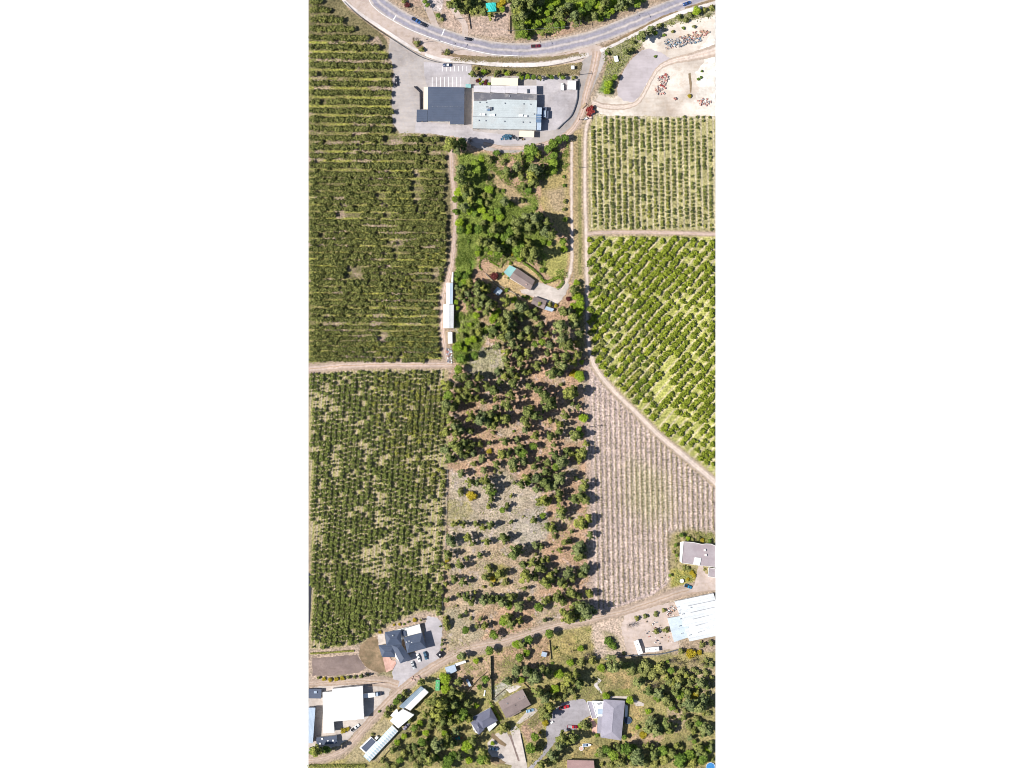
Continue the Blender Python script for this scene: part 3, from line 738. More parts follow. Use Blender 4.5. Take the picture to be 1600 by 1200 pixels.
# ruts of yellow and grey litter in the woods, green/tan mottling everywhere
n1 = fbm(GX+11, GY+5, 26); n2 = fbm(GX-70, GY+200, 7)
wood = soft_mask([(700,500),(915,500),(925,965),(700,1020)], 4)
sl, mk = wood
mk2 = (mk*np.clip((n1[sl]-0.55)*5, 0, 0.6))[..., None]
C[sl] = C[sl]*(1-mk2) + np.array((0.38,0.34,0.23))*mk2
mk3 = (mk*np.clip((n2[sl]-0.64)*5, 0, 0.5))[..., None]
C[sl] = C[sl]*(1-mk3) + np.array((0.48,0.42,0.40))*mk3
sl, mk = soft_mask([(482,1050),(1118,1010),(1118,1240),(482,1240)], 6)
mk2 = (mk*np.clip((n1[sl]-0.5)*5, 0, 0.7))[..., None]
C[sl] = C[sl]*(1-mk2) + np.array((0.20,0.20,0.08))*mk2
C *= (0.70 + 0.60*fbm(GX+3, GY+9, 9))[..., None]
C *= np.array((1.0, 0.975, 1.04))
for L, (c, wdt) in HALOS:
    for i in range(0, len(L)-1):
        a, b_ = L[i], L[i+1]
        w = ((a[2] if len(a) > 2 else 0)/2) + wdt
        ix = np.where((gx >= min(a[0], b_[0])-w) & (gx <= max(a[0], b_[0])+w))[0]; iy = np.where((gy >= min(a[1], b_[1])-w) & (gy <= max(a[1], b_[1])+w))[0]
        if not len(ix) or not len(iy): continue
        s2 = (slice(iy[0], iy[-1]+1), slice(ix[0], ix[-1]+1))
        d = segdist(GX[s2], GY[s2], a, b_)
        mk = (np.clip((w-d)/wdt, 0, 1)*0.55*np.clip(fbm(GX[s2], GY[s2], 5)*2-0.2, 0, 1))[..., None]
        C[s2] = C[s2]*(1-mk) + np.array(c)*mk
C = np.clip(C*0.86, 0.01, 0.95)
relief = (fbm(GX, GY, 18)-0.5)*0.03
TV = np.stack([(GX-800)*S, (600-GY)*S, relief-0.02], -1).reshape(-1, 3)
idx = np.arange(NX*NY).reshape(NY, NX)
TF = np.stack([idx[1:, :-1], idx[1:, 1:], idx[:-1, 1:], idx[:-1, :-1]], -1).reshape(-1, 4)
TC = np.concatenate([C.reshape(-1, 3), np.ones((NX*NY, 1))], 1)
me = np_mesh('ground', TV, TF, M['soil'], TC, 'soil')
tag(link_mesh('ground', me), kind='structure')

# ------------------------------------------------------------------ foliage generators
def leaves(P, N, size, tint, tri=True, rg=rng):
    """small leaf faces at points P with outward directions N"""
    n = len(P)
    d = rg.normal(size=(n, 3)); d /= np.linalg.norm(d, axis=1)[:, None]
    nrm = N + d*0.75; nrm /= np.linalg.norm(nrm, axis=1)[:, None]
    a = np.cross(nrm, rg.normal(size=(n, 3))); a /= np.linalg.norm(a, axis=1)[:, None]
    b_ = np.cross(nrm, a)
    s = np.asarray(size).reshape(-1, 1)*(0.6+0.8*rg.random((n, 1)))
    V = np.stack([P-a*s*0.5-b_*s*0.35, P+a*s*0.5-b_*s*0.35, P+b_*s*0.75], 1).reshape(-1, 3)
    F = np.arange(3*n).reshape(n, 3)
    return V, F, np.repeat(tint, 3)

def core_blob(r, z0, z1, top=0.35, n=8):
    """solid blob added in a crown, its inner shade painted as dark colour, so that light does not pour through"""
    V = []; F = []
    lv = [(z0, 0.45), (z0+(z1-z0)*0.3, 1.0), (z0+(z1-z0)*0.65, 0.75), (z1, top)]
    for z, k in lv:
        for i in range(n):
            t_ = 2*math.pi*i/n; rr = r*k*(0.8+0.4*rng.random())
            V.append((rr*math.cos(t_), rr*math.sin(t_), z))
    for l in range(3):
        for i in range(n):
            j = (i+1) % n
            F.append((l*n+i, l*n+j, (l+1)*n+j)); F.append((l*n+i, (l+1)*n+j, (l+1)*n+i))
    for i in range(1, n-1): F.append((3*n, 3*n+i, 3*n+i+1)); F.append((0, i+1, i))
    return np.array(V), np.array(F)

def clump(c, rx, rz, n, out, rg=rng):
    d = rg.normal(size=(n, 3)); d /= np.linalg.norm(d, axis=1)[:, None]
    d[:, 2] = np.where(d[:, 2] < -0.2, -d[:, 2], d[:, 2])
    k = 0.55+0.55*rg.random((n, 1))
    return c+d*np.array([rx, rx, rz])*k, d*0.8+out*0.5+np.array([0, 0, 0.25])

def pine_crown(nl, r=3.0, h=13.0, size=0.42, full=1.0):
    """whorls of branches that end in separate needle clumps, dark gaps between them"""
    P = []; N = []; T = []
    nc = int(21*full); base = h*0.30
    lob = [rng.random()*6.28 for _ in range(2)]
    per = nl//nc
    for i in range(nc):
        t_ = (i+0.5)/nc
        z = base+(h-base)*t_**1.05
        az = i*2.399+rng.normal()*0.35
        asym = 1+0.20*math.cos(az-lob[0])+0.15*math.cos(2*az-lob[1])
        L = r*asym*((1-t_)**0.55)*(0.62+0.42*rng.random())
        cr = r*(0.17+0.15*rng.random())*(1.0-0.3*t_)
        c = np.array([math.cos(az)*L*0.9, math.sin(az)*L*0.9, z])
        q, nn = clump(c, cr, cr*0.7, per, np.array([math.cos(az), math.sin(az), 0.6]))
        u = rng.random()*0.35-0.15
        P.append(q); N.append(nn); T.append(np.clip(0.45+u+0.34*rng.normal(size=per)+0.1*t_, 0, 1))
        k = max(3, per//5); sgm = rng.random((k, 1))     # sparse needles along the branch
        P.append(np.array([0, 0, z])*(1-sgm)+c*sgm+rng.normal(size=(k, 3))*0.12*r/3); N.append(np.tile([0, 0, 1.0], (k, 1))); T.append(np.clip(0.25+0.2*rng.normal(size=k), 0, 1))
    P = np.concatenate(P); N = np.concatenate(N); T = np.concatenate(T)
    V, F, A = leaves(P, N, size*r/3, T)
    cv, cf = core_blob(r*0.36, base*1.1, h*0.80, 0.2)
    return np.concatenate([V, cv]), np.concatenate([F, cf+len(V)]), np.concatenate([A, np.zeros(len(cv))])  # blob tint at its darkest: the crown's inner shade put into the colour

def round_crown(nl, r=3.0, h=7.0, size=0.42, lobes=13, flat=0.8):
    P = []; N = []; T = []
    zc = h-r*flat
    per = nl//lobes
    for i in range(lobes):
        az = i*2.399+rng.random(); u = rng.random()
        rad = r*0.62*math.sqrt((i+0.5)/lobes)*1.1; lr = r*(0.30+0.22*rng.random())
        c = np.array([math.cos(az)*rad, math.sin(az)*rad, zc + (r*flat-lr)*(1-(rad/r)**2)*(0.6+0.4*u)])
        d = rng.normal(size=(per, 3)); d /= np.linalg.norm(d, axis=1)[:, None]
        d[:, 2] = np.where(d[:, 2] < -0.3, -d[:, 2], d[:, 2])
        rr = lr*(0.72+0.4*rng.random((per, 1)))
        P.append(c+d*rr); N.append(d+np.array([0, 0, 0.3])); T.append(np.clip(0.42+0.12*d[:, 2]+0.34*rng.normal(size=per)+(u-0.5)*0.4, 0, 1))
    P = np.concatenate(P); N = np.concatenate(N); T = np.concatenate(T)
    V, F, A = leaves(P, N, size*r/3, T)
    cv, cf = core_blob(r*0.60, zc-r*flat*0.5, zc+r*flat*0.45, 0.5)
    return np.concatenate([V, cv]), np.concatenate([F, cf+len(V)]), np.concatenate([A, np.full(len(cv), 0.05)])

def twig_crown(r=3.0, h=8.0):
    mb = MB()
    for i in range(26):
        az = i*2.399; z0 = h*(0.3+0.5*rng.random()); L = r*(0.6+0.5*rng.random())
        p = Vector((math.cos(az)*0.1, math.sin(az)*0.1, z0)); q = Vector((math.cos(az)*L, math.sin(az)*L, z0+h*0.25*rng.random()))
        mb.tube(p, q, 0.07, 0.03, 4, caps=False)
        for k in range(5):
            u = 0.3+0.6*rng.random(); c = p.lerp(q, u); e = c+Vector((rng.normal()*0.7, rng.normal()*0.7, 0.4+rng.random()*0.6))
            mb.tube(c, e, 0.035, 0.015, 3, caps=False)
    return mb

def trunk_mesh(h, r0):
    mb = MB()
    pts = [Vector((0, 0, -0.3))]
    for i in range(4): pts.append(Vector((rng.normal()*0.08, rng.normal()*0.08, h*(i+1)/4)))
    for i in range(4): mb.tube(pts[i], pts[i+1], r0*(1-i*0.22), r0*(1-(i+1)*0.22), 7, caps=False)
    for i in range(7):
        az = i*2.4; z = h*(0.35+0.08*i)
        mb.tube((0, 0, z), (math.cos(az)*r0*7, math.sin(az)*r0*7, z+h*0.08), r0*0.3, r0*0.1, 4, caps=False)
    return mb.mesh('trunk', M['bark'])

CR = {}
def crowns(kind, mat, fn, n, *a, **k):
    CR[kind] = []
    for i in range(n):
        V, F, A = fn(*a, **k)
        CR[kind].append(np_mesh(kind+'_crown', V, F, M[mat], A))
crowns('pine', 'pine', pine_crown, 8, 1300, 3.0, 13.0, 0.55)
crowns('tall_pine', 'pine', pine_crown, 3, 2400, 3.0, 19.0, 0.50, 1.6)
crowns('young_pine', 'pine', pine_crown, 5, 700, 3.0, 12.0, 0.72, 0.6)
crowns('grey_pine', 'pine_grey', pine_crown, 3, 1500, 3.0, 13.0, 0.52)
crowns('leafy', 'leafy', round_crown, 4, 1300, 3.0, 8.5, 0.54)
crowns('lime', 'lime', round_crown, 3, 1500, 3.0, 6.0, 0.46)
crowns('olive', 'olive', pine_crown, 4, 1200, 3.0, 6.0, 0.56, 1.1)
crowns('yellow', 'yellow', round_crown, 2, 1000, 3.0, 4.0, 0.5)
crowns('red', 'red', round_crown, 1, 1500, 3.0, 5.0, 0.46)
crowns('shrub', 'leafy', round_crown, 3, 700, 3.0, 4.0, 0.62, 9)
CR['bare'] = [twig_crown().mesh('bare_crown', M['grey']) for _ in range(2)]
TRUNK_TALL = trunk_mesh(12.0, 0.24); TRUNK_XT = trunk_mesh(18.0, 0.32); TRUNK_MID = trunk_mesh(5.5, 0.2); TRUNK_LOW = trunk_mesh(3.0, 0.15)
BASEH = {'pine': 13.0, 'tall_pine': 19.0, 'young_pine': 12.0, 'grey_pine': 13.0, 'leafy': 8.5, 'lime': 6.0, 'olive': 6.0, 'yellow': 4.0, 'red': 5.0, 'shrub': 4.0, 'bare': 8.0}
NAMES = {'pine': ('pine_tree', 'pine', 'green'), 'tall_pine': ('tall_pine_tree', 'pine', 'tall dark'), 'young_pine': ('young_pine_tree', 'pine', 'small young'),
 'grey_pine': ('grey_green_pine_tree', 'pine', 'grey-green'), 'leafy': ('leafy_tree', 'tree', 'leafy green'), 'lime': ('lime_green_tree', 'tree', 'lime-green'),
 'olive': ('olive_green_bush', 'bush', 'olive-green'), 'yellow': ('yellow_bush', 'bush', 'yellowish'), 'red': ('dark_red_tree', 'tree', 'dark red leafed'),
 'shrub': ('shrub', 'shrub', 'low green'), 'bare': ('bare_grey_tree', 'tree', 'bare grey')}
TREES = []
def T(pts, ox=0, oy=0, k=1.0, rs=1.0):
    """pts: (x, y, r, kind) in crop units"""
    for p in pts:
        x, y, r = ox+p[0]/k, oy+p[1]/k, p[2]/k*rs
        kd = p[3] if len(p) > 3 else None
        rm = r*S
        if kd is None:
            u = random.random()
            kd = 'young_pine' if rm < 1.9 else ('grey_pine' if u < 0.16 else 'pine')
        TREES.append([x, y, rm, kd])
KD = {'L': 'leafy', 'M': 'lime', 'O': 'olive', 'Y': 'yellow', 'R': 'red', 'S': 'shrub', 'B': 'bare', 'G': 'grey_pine', 'P': 'pine', 'T': 'tall_pine', 'y': 'young_pine'}
def TS(ox, oy, k, s, rs=1.0):
    pts = []
    for w in s.split():
        a = w.split(',')
        pts.append((float(a[0]), float(a[1]), float(a[2])) + ((KD[a[3]],) if len(a) > 3 else ()))
    T(pts, ox, oy, k, rs)
K7 = 1600/220.0
# north end of the wooded strip
TS(690, 210, K7, '''110,115,72,T 225,85,52,T 175,170,55,G 330,70,45,B 1020,185,85,L 1000,265,62,L 1265,110,58,L 1330,70,50,L 1400,40,48,L 1210,170,50,L
1272,240,52,L 1262,330,60,L 1268,410,50,L 1095,215,40,P 1060,385,66,G 1030,465,66,P 1040,535,58,P 895,255,48,P 850,370,48,G 540,275,58,O 620,212,42,L 612,365,55,M 590,420,38,L
240,300,68,L 220,385,58,L 380,345,55,L 398,400,58,L 455,280,40,M 205,500,58,T 190,655,60,M 150,740,40,L 472,590,48,M 540,625,58,M 545,690,42,O 740,415,48,P 735,470,42,P 820,500,58,M 918,490,50,M
930,590,40,P 985,640,45,L 1045,690,52,M 920,750,40,L 712,755,46,G 780,800,48,M 250,830,58,L 330,865,50,M 450,855,58,M 240,930,58,L 205,1010,56,M 330,980,58,M 420,1080,56,L 600,1065,58,P 660,940,50,M 640,875,48,L
870,1000,66,P 960,940,60,G 1055,965,76,G 1000,1060,64,P 1090,1035,62,P 1180,1085,60,G 1200,1005,56,P 780,1100,58,L 850,1090,56,P 1250,1130,58,P 720,1175,56,L 560,1105,52,L 1110,930,50,P
280,690,46,P 345,650,44,P 420,640,40,M 330,735,44,P 250,640,44,P 300,560,40,O 480,690,36,O 760,330,44,M 700,310,40,O 890,430,40,O 640,640,30,O 700,640,26,S 1390,480,22,S 1395,580,24,S 1400,760,28,O 1390,850,26,O 1405,970,32,L 1060,840,28,L
560,880,40,S 500,930,44,M 560,960,40,M 160,880,40,S 210,1090,52,L 300,1090,48,M 480,1000,44,O 520,780,38,O 430,770,44,L 380,900,40,L 700,1010,36,M 470,420,26,S 560,470,26,O''')
# around the cottage
TS(740, 370, 1600/180, '''280,130,66,P 350,160,60,P 430,110,58,M 350,235,70,L 640,150,88,L 600,225,70,L 705,230,72,P 565,90,58,P 765,105,60,P 830,215,76,T 640,300,54,M 800,300,60,P 1045,90,50,M 965,70,48,L 90,60,60,P 180,80,60,P 60,150,40,L
180,170,44,L 240,220,46,M 220,60,48,G 500,60,56,G 1240,68,54,L 1250,168,58,M 545,240,28,Y 955,462,46,S 1425,640,52,M 1390,740,58,P 1425,820,66,M 1485,850,50,M 1480,930,60,M 1390,960,52,M 1255,1035,60,P 1330,1030,50,G 1470,1020,52,M
1400,1130,78,P 1062,942,46,O 1142,955,30,Y 283,545,60,R 1312,862,34,R 60,660,58,P 130,720,50,P 60,780,60,G 145,850,68,P 215,930,66,G 60,900,60,P 40,1090,52,M 180,1045,52,P 300,1085,58,M 260,1150,56,M 350,1030,46,M 450,880,66,P 572,878,56,M 620,935,56,G
670,990,78,G 735,1045,64,P 480,1120,76,G 560,1070,48,P 400,1155,56,P 510,370,26,S 405,515,20,S 480,575,16,S 740,840,34,S 690,830,26,S 790,860,22,S 460,740,34,S 920,930,40,P 860,1010,40,P 990,640,20,S 940,590,18,S
800,1080,52,P 870,1130,44,P 650,1110,58,P''')
for i, (x, y) in enumerate([(85,352),(82,382),(80,410),(88,436),(110,455),(98,328),(118,304),(144,284),(175,275),(207,288),(226,318),(242,343),(262,356),(283,372),(305,385),(326,397),(347,411)]):
    TS(740, 370, 1600/180, '%d,%d,16,S' % (x, y))
# left sheds and the trees beside them
TS(660, 420, 1600/140, '''640,100,66,L 600,180,44,L 750,225,58,M 850,240,66,P 620,330,44,G 640,430,62,O 750,370,58,P 820,450,62,G 690,500,60,P 600,600,50,M 620,700,48,M 1060,490,60,G 1050,610,70,G 1010,690,58,M 1200,610,62,G 950,390,60,L 900,560,60,P
1530,550,64,P 1130,775,50,M 1370,775,50,M 960,850,56,M 1240,940,58,M 1180,1060,58,M 1470,910,56,P 1550,1010,76,G 830,640,60,P 760,560,50,P 880,720,50,O 1290,650,60,P 1140,380,60,P 1090,280,50,P 1180,300,44,P 780,130,60,L 830,60,56,L 1000,1110,50,P 720,1050,40,O 850,1000,46,M''')
# upper middle of the woods
TS(690, 500, K7, '''590,110,58,M 650,60,48,M 720,92,66,P 762,172,60,G 690,190,50,M 900,182,48,M 980,112,52,G 1002,190,40,M 1130,160,38,M 800,262,48,G 640,290,42,G 562,182,34,P 872,302,34,M 1060,272,42,M 1140,250,44,M 1240,290,48,G 1345,75,82,G 1515,45,60,G 1370,222,60,G
1440,290,66,P 1540,270,50,O 1405,420,60,P 1300,425,48,P 1380,522,58,G 1262,600,58,P 1330,600,48,P 1080,525,50,P 980,372,50,M 850,390,46,M 742,370,44,M 730,440,42,G 375,402,46,L 500,328,16,y 640,582,44,G 780,590,56,P 722,642,46,P 662,702,38,M 812,722,48,P 850,640,38,P
742,502,38,M 990,592,36,M 1000,752,44,M 560,790,50,P 600,800,50,L 512,745,42,L 782,840,48,P 1110,800,50,P 1172,862,58,L 1210,930,66,L 1270,965,46,L 1190,1000,46,M 742,972,60,L 622,1000,38,L 470,930,34,L 610,902,30,P 1472,820,76,P 1362,735,28,O 1490,950,30,M 1552,992,34,M
985,1050,60,L 1070,1080,56,L 1400,1090,46,M 1020,1015,48,M 560,1082,54,L 622,1122,52,L 440,1140,66,G 522,1160,56,P 722,1130,60,P 330,1100,56,P 950,1150,50,L 1240,1140,36,O 1590,1112,40,M 180,300,62,M 222,440,56,L 190,562,56,L 68,750,60,M 80,862,66,M 62,950,58,G
200,800,66,O 262,650,48,T 205,660,50,P 120,1000,54,P 50,1022,50,M 95,1130,48,M 1505,612,52,Y 1570,645,58,M 1590,480,32,M 942,870,20,y 300,240,44,M 240,180,44,O 360,220,44,M 430,150,40,L 310,60,40,M 420,60,44,O 500,120,40,M 340,140,40,O 260,330,40,M 120,60,40,O
330,740,44,T 300,820,44,P 420,660,48,P 400,780,40,P 190,900,48,P 260,880,44,P 330,900,40,P 400,890,36,P 150,940,40,P 940,590,36,P 900,500,44,P 900,420,40,P 1540,400,50,P 1500,480,44,P 1200,380,34,P 1170,460,30,P 1130,60,44,P 820,60,44,P 1210,170,34,P 1570,150,44,P''')
# middle of the woods
TS(690, 640, K7, '''60,245,58,M 152,190,54,G 170,275,54,M 222,230,48,G 402,142,68,G 532,100,48,L 592,162,48,L 640,102,58,L 702,122,40,L 330,242,38,P 60,452,50,M 132,402,58,L 182,442,58,T 100,562,58,P 362,502,40,G 542,472,34,Y 462,562,44,M 622,622,40,M 482,682,38,G 372,617,30,P
222,732,42,L 590,262,28,O 820,246,18,S 722,362,44,L 862,332,34,G 950,232,40,L 1062,302,44,M 1042,412,48,M 902,422,40,M 692,502,50,L 752,492,48,L 862,462,40,L 922,502,58,M 932,592,48,M 822,602,58,G 832,662,38,M 1052,642,40,M 1102,562,30,L 1232,302,48,L 1332,252,42,M
1282,402,30,M 1342,172,38,M 1532,292,58,L 1562,222,38,L 1282,512,52,L 1362,592,68,G 1292,652,48,L 1212,602,40,M 1182,702,48,L 1562,562,48,L 972,772,44,M 902,842,42,M 982,832,40,L 1092,782,54,G 1172,832,58,L 1082,902,48,M 1212,872,56,L 1342,772,68,G 1282,862,48,L
1332,942,44,M 1532,782,28,L 1582,902,38,L 790,982,20,M 830,832,20,P 1152,1042,58,L 1102,1052,40,M 1212,1042,40,L 1332,1012,40,M 1502,1022,50,M 1570,1010,44,P 322,832,48,L 402,832,38,L 502,802,50,L 542,882,58,G 582,932,46,L 560,982,28,M 560,1032,32,M 530,1092,24,M
692,1142,38,L 740,1092,32,L 1362,1142,54,M 212,930,50,O 340,980,62,Y 1250,120,24,O 1300,130,22,O 300,440,50,P 260,380,48,P 350,400,44,P 540,380,26,P 430,390,34,P 220,500,42,P 280,520,36,P 1420,470,40,P 1480,500,38,P 980,170,34,M 660,720,20,O 600,700,24,O 800,700,20,P''')
# lower middle of the woods
TS(690, 790, K7, '''145,212,36,L 242,216,30,P 390,202,34,M 472,252,34,L 552,222,44,L 540,20,24,L 702,42,40,L 790,182,22,M 90,382,52,L 112,412,46,L 302,362,44,M 352,432,34,L 512,412,38,M 702,362,48,M 712,412,28,L 742,372,30,L 70,552,46,P 432,567,34,L 290,602,28,L 202,682,44,L
70,692,44,O 542,712,54,O 652,782,48,P 582,832,38,Y 500,812,40,P 722,872,48,O 570,902,24,P 480,922,24,O 142,832,38,L 242,872,42,P 50,892,30,L 350,822,16,S 380,986,24,M 950,942,26,P 822,542,68,L 882,502,46,P 1072,462,38,M 1132,462,34,L 1202,612,34,M 932,672,40,P
1032,652,50,L 1112,702,58,L 1142,622,38,L 962,802,68,P 1052,812,48,L 1182,872,58,P 1242,792,40,P 1302,742,30,M 1432,772,58,L 1442,722,30,L 1402,412,38,M 1452,402,34,M 1542,502,66,G 1582,572,56,M 1582,212,66,L 1242,252,48,M 1202,232,38,M 1282,282,38,M 1282,352,34,O
1342,502,30,P 1260,522,14,S 1042,162,38,M 1152,112,40,M 1352,92,50,G 1540,622,18,P 202,1022,30,L 272,1042,44,L 332,1092,44,M 482,1082,58,G 552,1072,48,P 692,1102,58,G 792,1042,48,M 762,1132,48,L 882,1142,58,M 1102,1152,58,M 1312,1052,58,P 1372,1082,48,L
1482,1002,58,L 1542,1162,58,M 630,1060,40,P 1000,1060,34,O 1250,840,44,P 1350,870,48,P 1220,900,40,M 1480,830,42,P 1400,900,40,M 1560,1040,36,P 60,620,30,Y 1180,1090,40,M 1220,1060,34,P 930,120,14,O 1070,560,20,M 1480,300,22,P 1460,150,18,P 170,1140,16,O 60,1070,34,L''')
TS(690, 930, K7, '''282,192,24,L 212,242,26,P 442,272,24,P 402,352,28,L 492,342,38,L 332,262,24,O 50,320,56,O 272,392,48,L 592,442,56,L 702,292,58,M 792,322,58,L 752,252,48,M 882,292,42,P 1432,212,78,L 1482,262,56,P 1172,282,24,G 1572,180,48,L
1222,432,56,L 992,502,54,L 852,552,58,M 922,562,46,P 542,622,54,L 242,692,42,G 200,700,30,L 392,742,38,M 882,702,54,L 962,652,46,M 1272,602,28,O 1580,602,40,M 1462,762,44,M 860,852,56,G 962,852,56,G 1062,922,76,G 1012,872,58,L 902,962,42,M 762,982,48,G
500,952,50,L 1332,892,58,M 1452,950,68,P 1382,1042,66,O 1102,1112,58,P 1222,1132,58,O 50,962,58,M 40,1062,56,M 95,1150,40,P 1200,860,48,P 1150,850,44,P 1520,900,52,P 1560,1000,50,P 1480,1080,56,O 190,980,44,P 130,1090,46,P 1480,640,24,B 1260,770,18,S 1450,560,20,B''')
# east edge of the woods
TS(900, 450, K7, '''50,112,46,M 50,215,46,M 30,300,38,M 20,395,58,G 20,630,50,O 80,840,38,L 42,980,50,M''')
TS(900, 610, K7, '''88,312,54,M 52,432,50,P 40,502,50,L 110,600,32,P 80,712,58,L 62,802,76,L 90,1082,56,L''')
TS(900, 770, K7, '''50,32,50,M 112,82,48,P 140,292,48,M 50,332,58,L 162,480,40,P 50,602,58,G 60,702,50,M 112,862,58,L 62,922,48,M 150,1142,42,L''')
TS(900, 900, K7, '''150,212,48,L 102,382,92,G 50,340,56,P 62,452,50,P 72,822,60,M 130,902,56,B 62,982,58,O 180,952,58,O 282,1042,50,M 432,1030,80,G 560,1020,44,P 800,1012,82,O 952,1052,82,O 882,1122,74,O 1302,882,62,Y 1402,870,34,Y 1102,962,56,B 1180,1000,50,B
690,482,34,O 790,460,34,O 905,432,34,O 1000,392,30,O 910,632,38,O 1020,612,42,O 610,560,44,B 370,740,56,S 420,800,50,S 540,880,24,O 640,1080,60,O 730,1060,50,O 1430,780,44,O 1560,760,40,O 1200,860,44,O 1340,960,50,B 1480,1100,50,O 1440,1000,34,B 1340,1060,40,O''')
# south-east slope
TS(900, 1040, K7, '''700,190,56,G 782,100,56,O 852,82,48,O 900,220,54,B 982,62,64,O 1062,182,64,O 1172,162,72,O 1202,62,56,O 1292,202,58,O 1422,202,56,G 1482,240,40,P 820,302,48,P 950,322,58,G 1032,382,76,O 1082,442,58,O 1332,342,58,Y 1300,432,76,G 1402,472,82,G 1442,402,58,G
1562,432,46,O 852,642,56,G 822,722,58,G 902,732,66,G 1032,672,58,P 1062,742,48,P 952,702,46,G 1222,592,38,P 1282,682,58,O 1452,712,56,G 1522,742,56,G 342,942,56,L 282,1002,74,O 422,1012,66,L 562,942,74,L 502,1092,76,O 702,1022,84,G 642,932,56,L 782,1092,66,O
982,962,64,L 1022,1062,76,O 1182,1062,84,L 1282,1002,66,L 1332,1092,76,O 1402,932,56,P 1502,942,56,M 1542,870,40,O 402,1122,56,O 342,342,46,M 612,392,48,M 102,682,72,O 550,812,32,L 760,790,46,Y 1180,330,56,L 1270,300,50,P 1130,260,50,O 1380,300,46,O 1390,80,40,O
860,120,44,O 740,60,40,O 920,380,44,S 1540,140,34,O 1240,520,40,O 1370,600,44,O 1500,540,40,O 820,520,40,M 700,700,28,M 480,930,44,P 880,1000,60,P 1090,1000,50,P 640,1110,50,O 900,1120,60,O 1440,1060,60,L 240,790,30,S 60,1130,1,S''')
# south, between the houses
TS(690, 1040, K7, '''1102,322,56,G 1172,362,56,G 1262,332,58,O 1282,262,56,M 242,542,76,L 392,452,38,M 62,472,56,P 82,542,50,M 150,440,60,P 180,560,50,P 702,700,76,O 1162,502,72,O 1142,582,54,O 1182,652,40,Y 1062,802,54,L 1012,932,66,L 1092,942,56,O 1372,812,56,P 1382,882,64,O
1342,920,50,G 1502,832,56,P 1252,1012,56,G 1282,1062,50,O 1232,1102,46,O 292,922,74,M 312,1072,46,M 462,1052,66,L 82,1062,66,L 132,1012,54,L 60,1140,56,L 472,985,46,P 580,882,28,M 30,762,38,M 1580,682,34,M 100,360,44,P 40,400,50,P 220,350,46,P 300,430,46,P
140,300,36,O 220,320,30,O 120,880,48,P 350,850,50,P 330,960,40,P 1240,470,50,P 1210,560,44,P 200,1040,44,P 520,1080,46,P 20,620,50,P 110,640,50,P 1440,860,44,P 430,240,34,L 60,840,46,P 200,620,44,P 320,600,40,P 1120,760,20,Y 1400,340,40,O 1330,370,44,O 1520,360,34,O 1130,1130,44,P''')
# south-west corner
TS(480, 1040, K7, '''40,960,50,L 105,965,56,T 222,950,52,L 1290,190,36,P 1102,312,46,O 1012,402,44,L 1050,350,34,L 932,492,46,O 902,562,44,O 1162,612,50,O 1562,132,64,M 1552,262,56,M 1372,422,54,O 1452,392,54,P 1522,422,66,P 1432,502,54,O 1502,562,76,P 1442,632,56,O 1522,692,64,O
1222,702,46,L 1282,650,40,M 1232,782,46,O 1302,862,56,L 1472,902,74,G 1372,942,46,O 1152,932,46,O 1102,1002,54,O 1182,1050,50,O 1402,1072,64,P 1532,1092,56,O 1462,1050,44,L 922,1132,46,O 1002,1142,54,O 1252,1132,54,O 1020,870,40,M 980,960,40,P 860,1080,36,O
410,740,36,Y 460,720,26,Y 1100,800,36,M 1350,760,44,M 1400,700,44,O 1340,1010,50,P 1290,1060,50,O 740,780,22,O 820,520,18,S 1570,480,50,P 1560,620,50,P 1570,800,44,M 1590,900,44,P 1340,560,40,P 1060,1070,44,L''')
# garden shrubs by the field house, and at the orchard corner
TS(570, 950, 1600/140, '''890,215,42,Y 770,250,28,O 620,290,30,Y 520,300,24,Y 270,430,34,Y 700,290,24,S 1000,215,22,P 1460,250,60,O 1470,350,60,O 1440,180,50,O 1390,640,26,P 1380,580,22,P 1380,740,24,L 1350,330,22,O 1360,660,16,S''')
TS(480, 1040, K7, '''190,150,26,Y 260,160,28,Y 330,155,28,Y 400,145,28,Y 470,130,26,O 540,130,24,O 620,120,26,G 130,140,22,O 690,100,18,O''')
# north of the road
TS(690, 0, K7, '''100,52,56,O 162,62,50,P 242,102,58,O 290,45,48,P 422,50,58,P 370,110,50,P 662,62,44,Y 690,110,38,M 862,52,58,G 882,132,54,P 905,60,48,P 832,190,46,O 922,180,58,G 930,390,56,L 922,300,46,P 985,422,38,L 1232,52,50,M 1102,115,48,L 1012,62,50,P 1302,290,42,L
1422,125,58,O 1452,72,46,G 1512,175,56,G 1512,225,36,P 1565,190,44,P 1150,385,24,P 700,20,40,Y 140,0,60,P 330,10,60,P 560,-20,50,P 760,0,40,O 1000,-10,70,P 1150,10,50,M 1300,20,50,M 1360,190,40,P 1590,130,50,L 1200,150,40,M 1100,270,44,M 980,250,40,M 480,130,44,P 560,170,36,P''')
TS(690, 0, K7, '''480,820,34,M 520,812,26,O 630,820,30,O 700,810,28,O 740,840,26,M 610,850,22,P 770,825,22,P 890,845,26,P 910,880,30,M 980,872,34,M 1045,880,34,L 1120,885,24,P 1210,860,26,O 1250,880,30,L 1380,885,30,L 1500,880,28,O 1340,850,22,P 350,840,34,P 400,780,26,O 60,590,40,O 20,590,34,B
405,920,22,R 430,905,18,Y 495,950,22,R 440,950,20,M 540,952,20,M 505,915,16,R 470,930,16,M''')
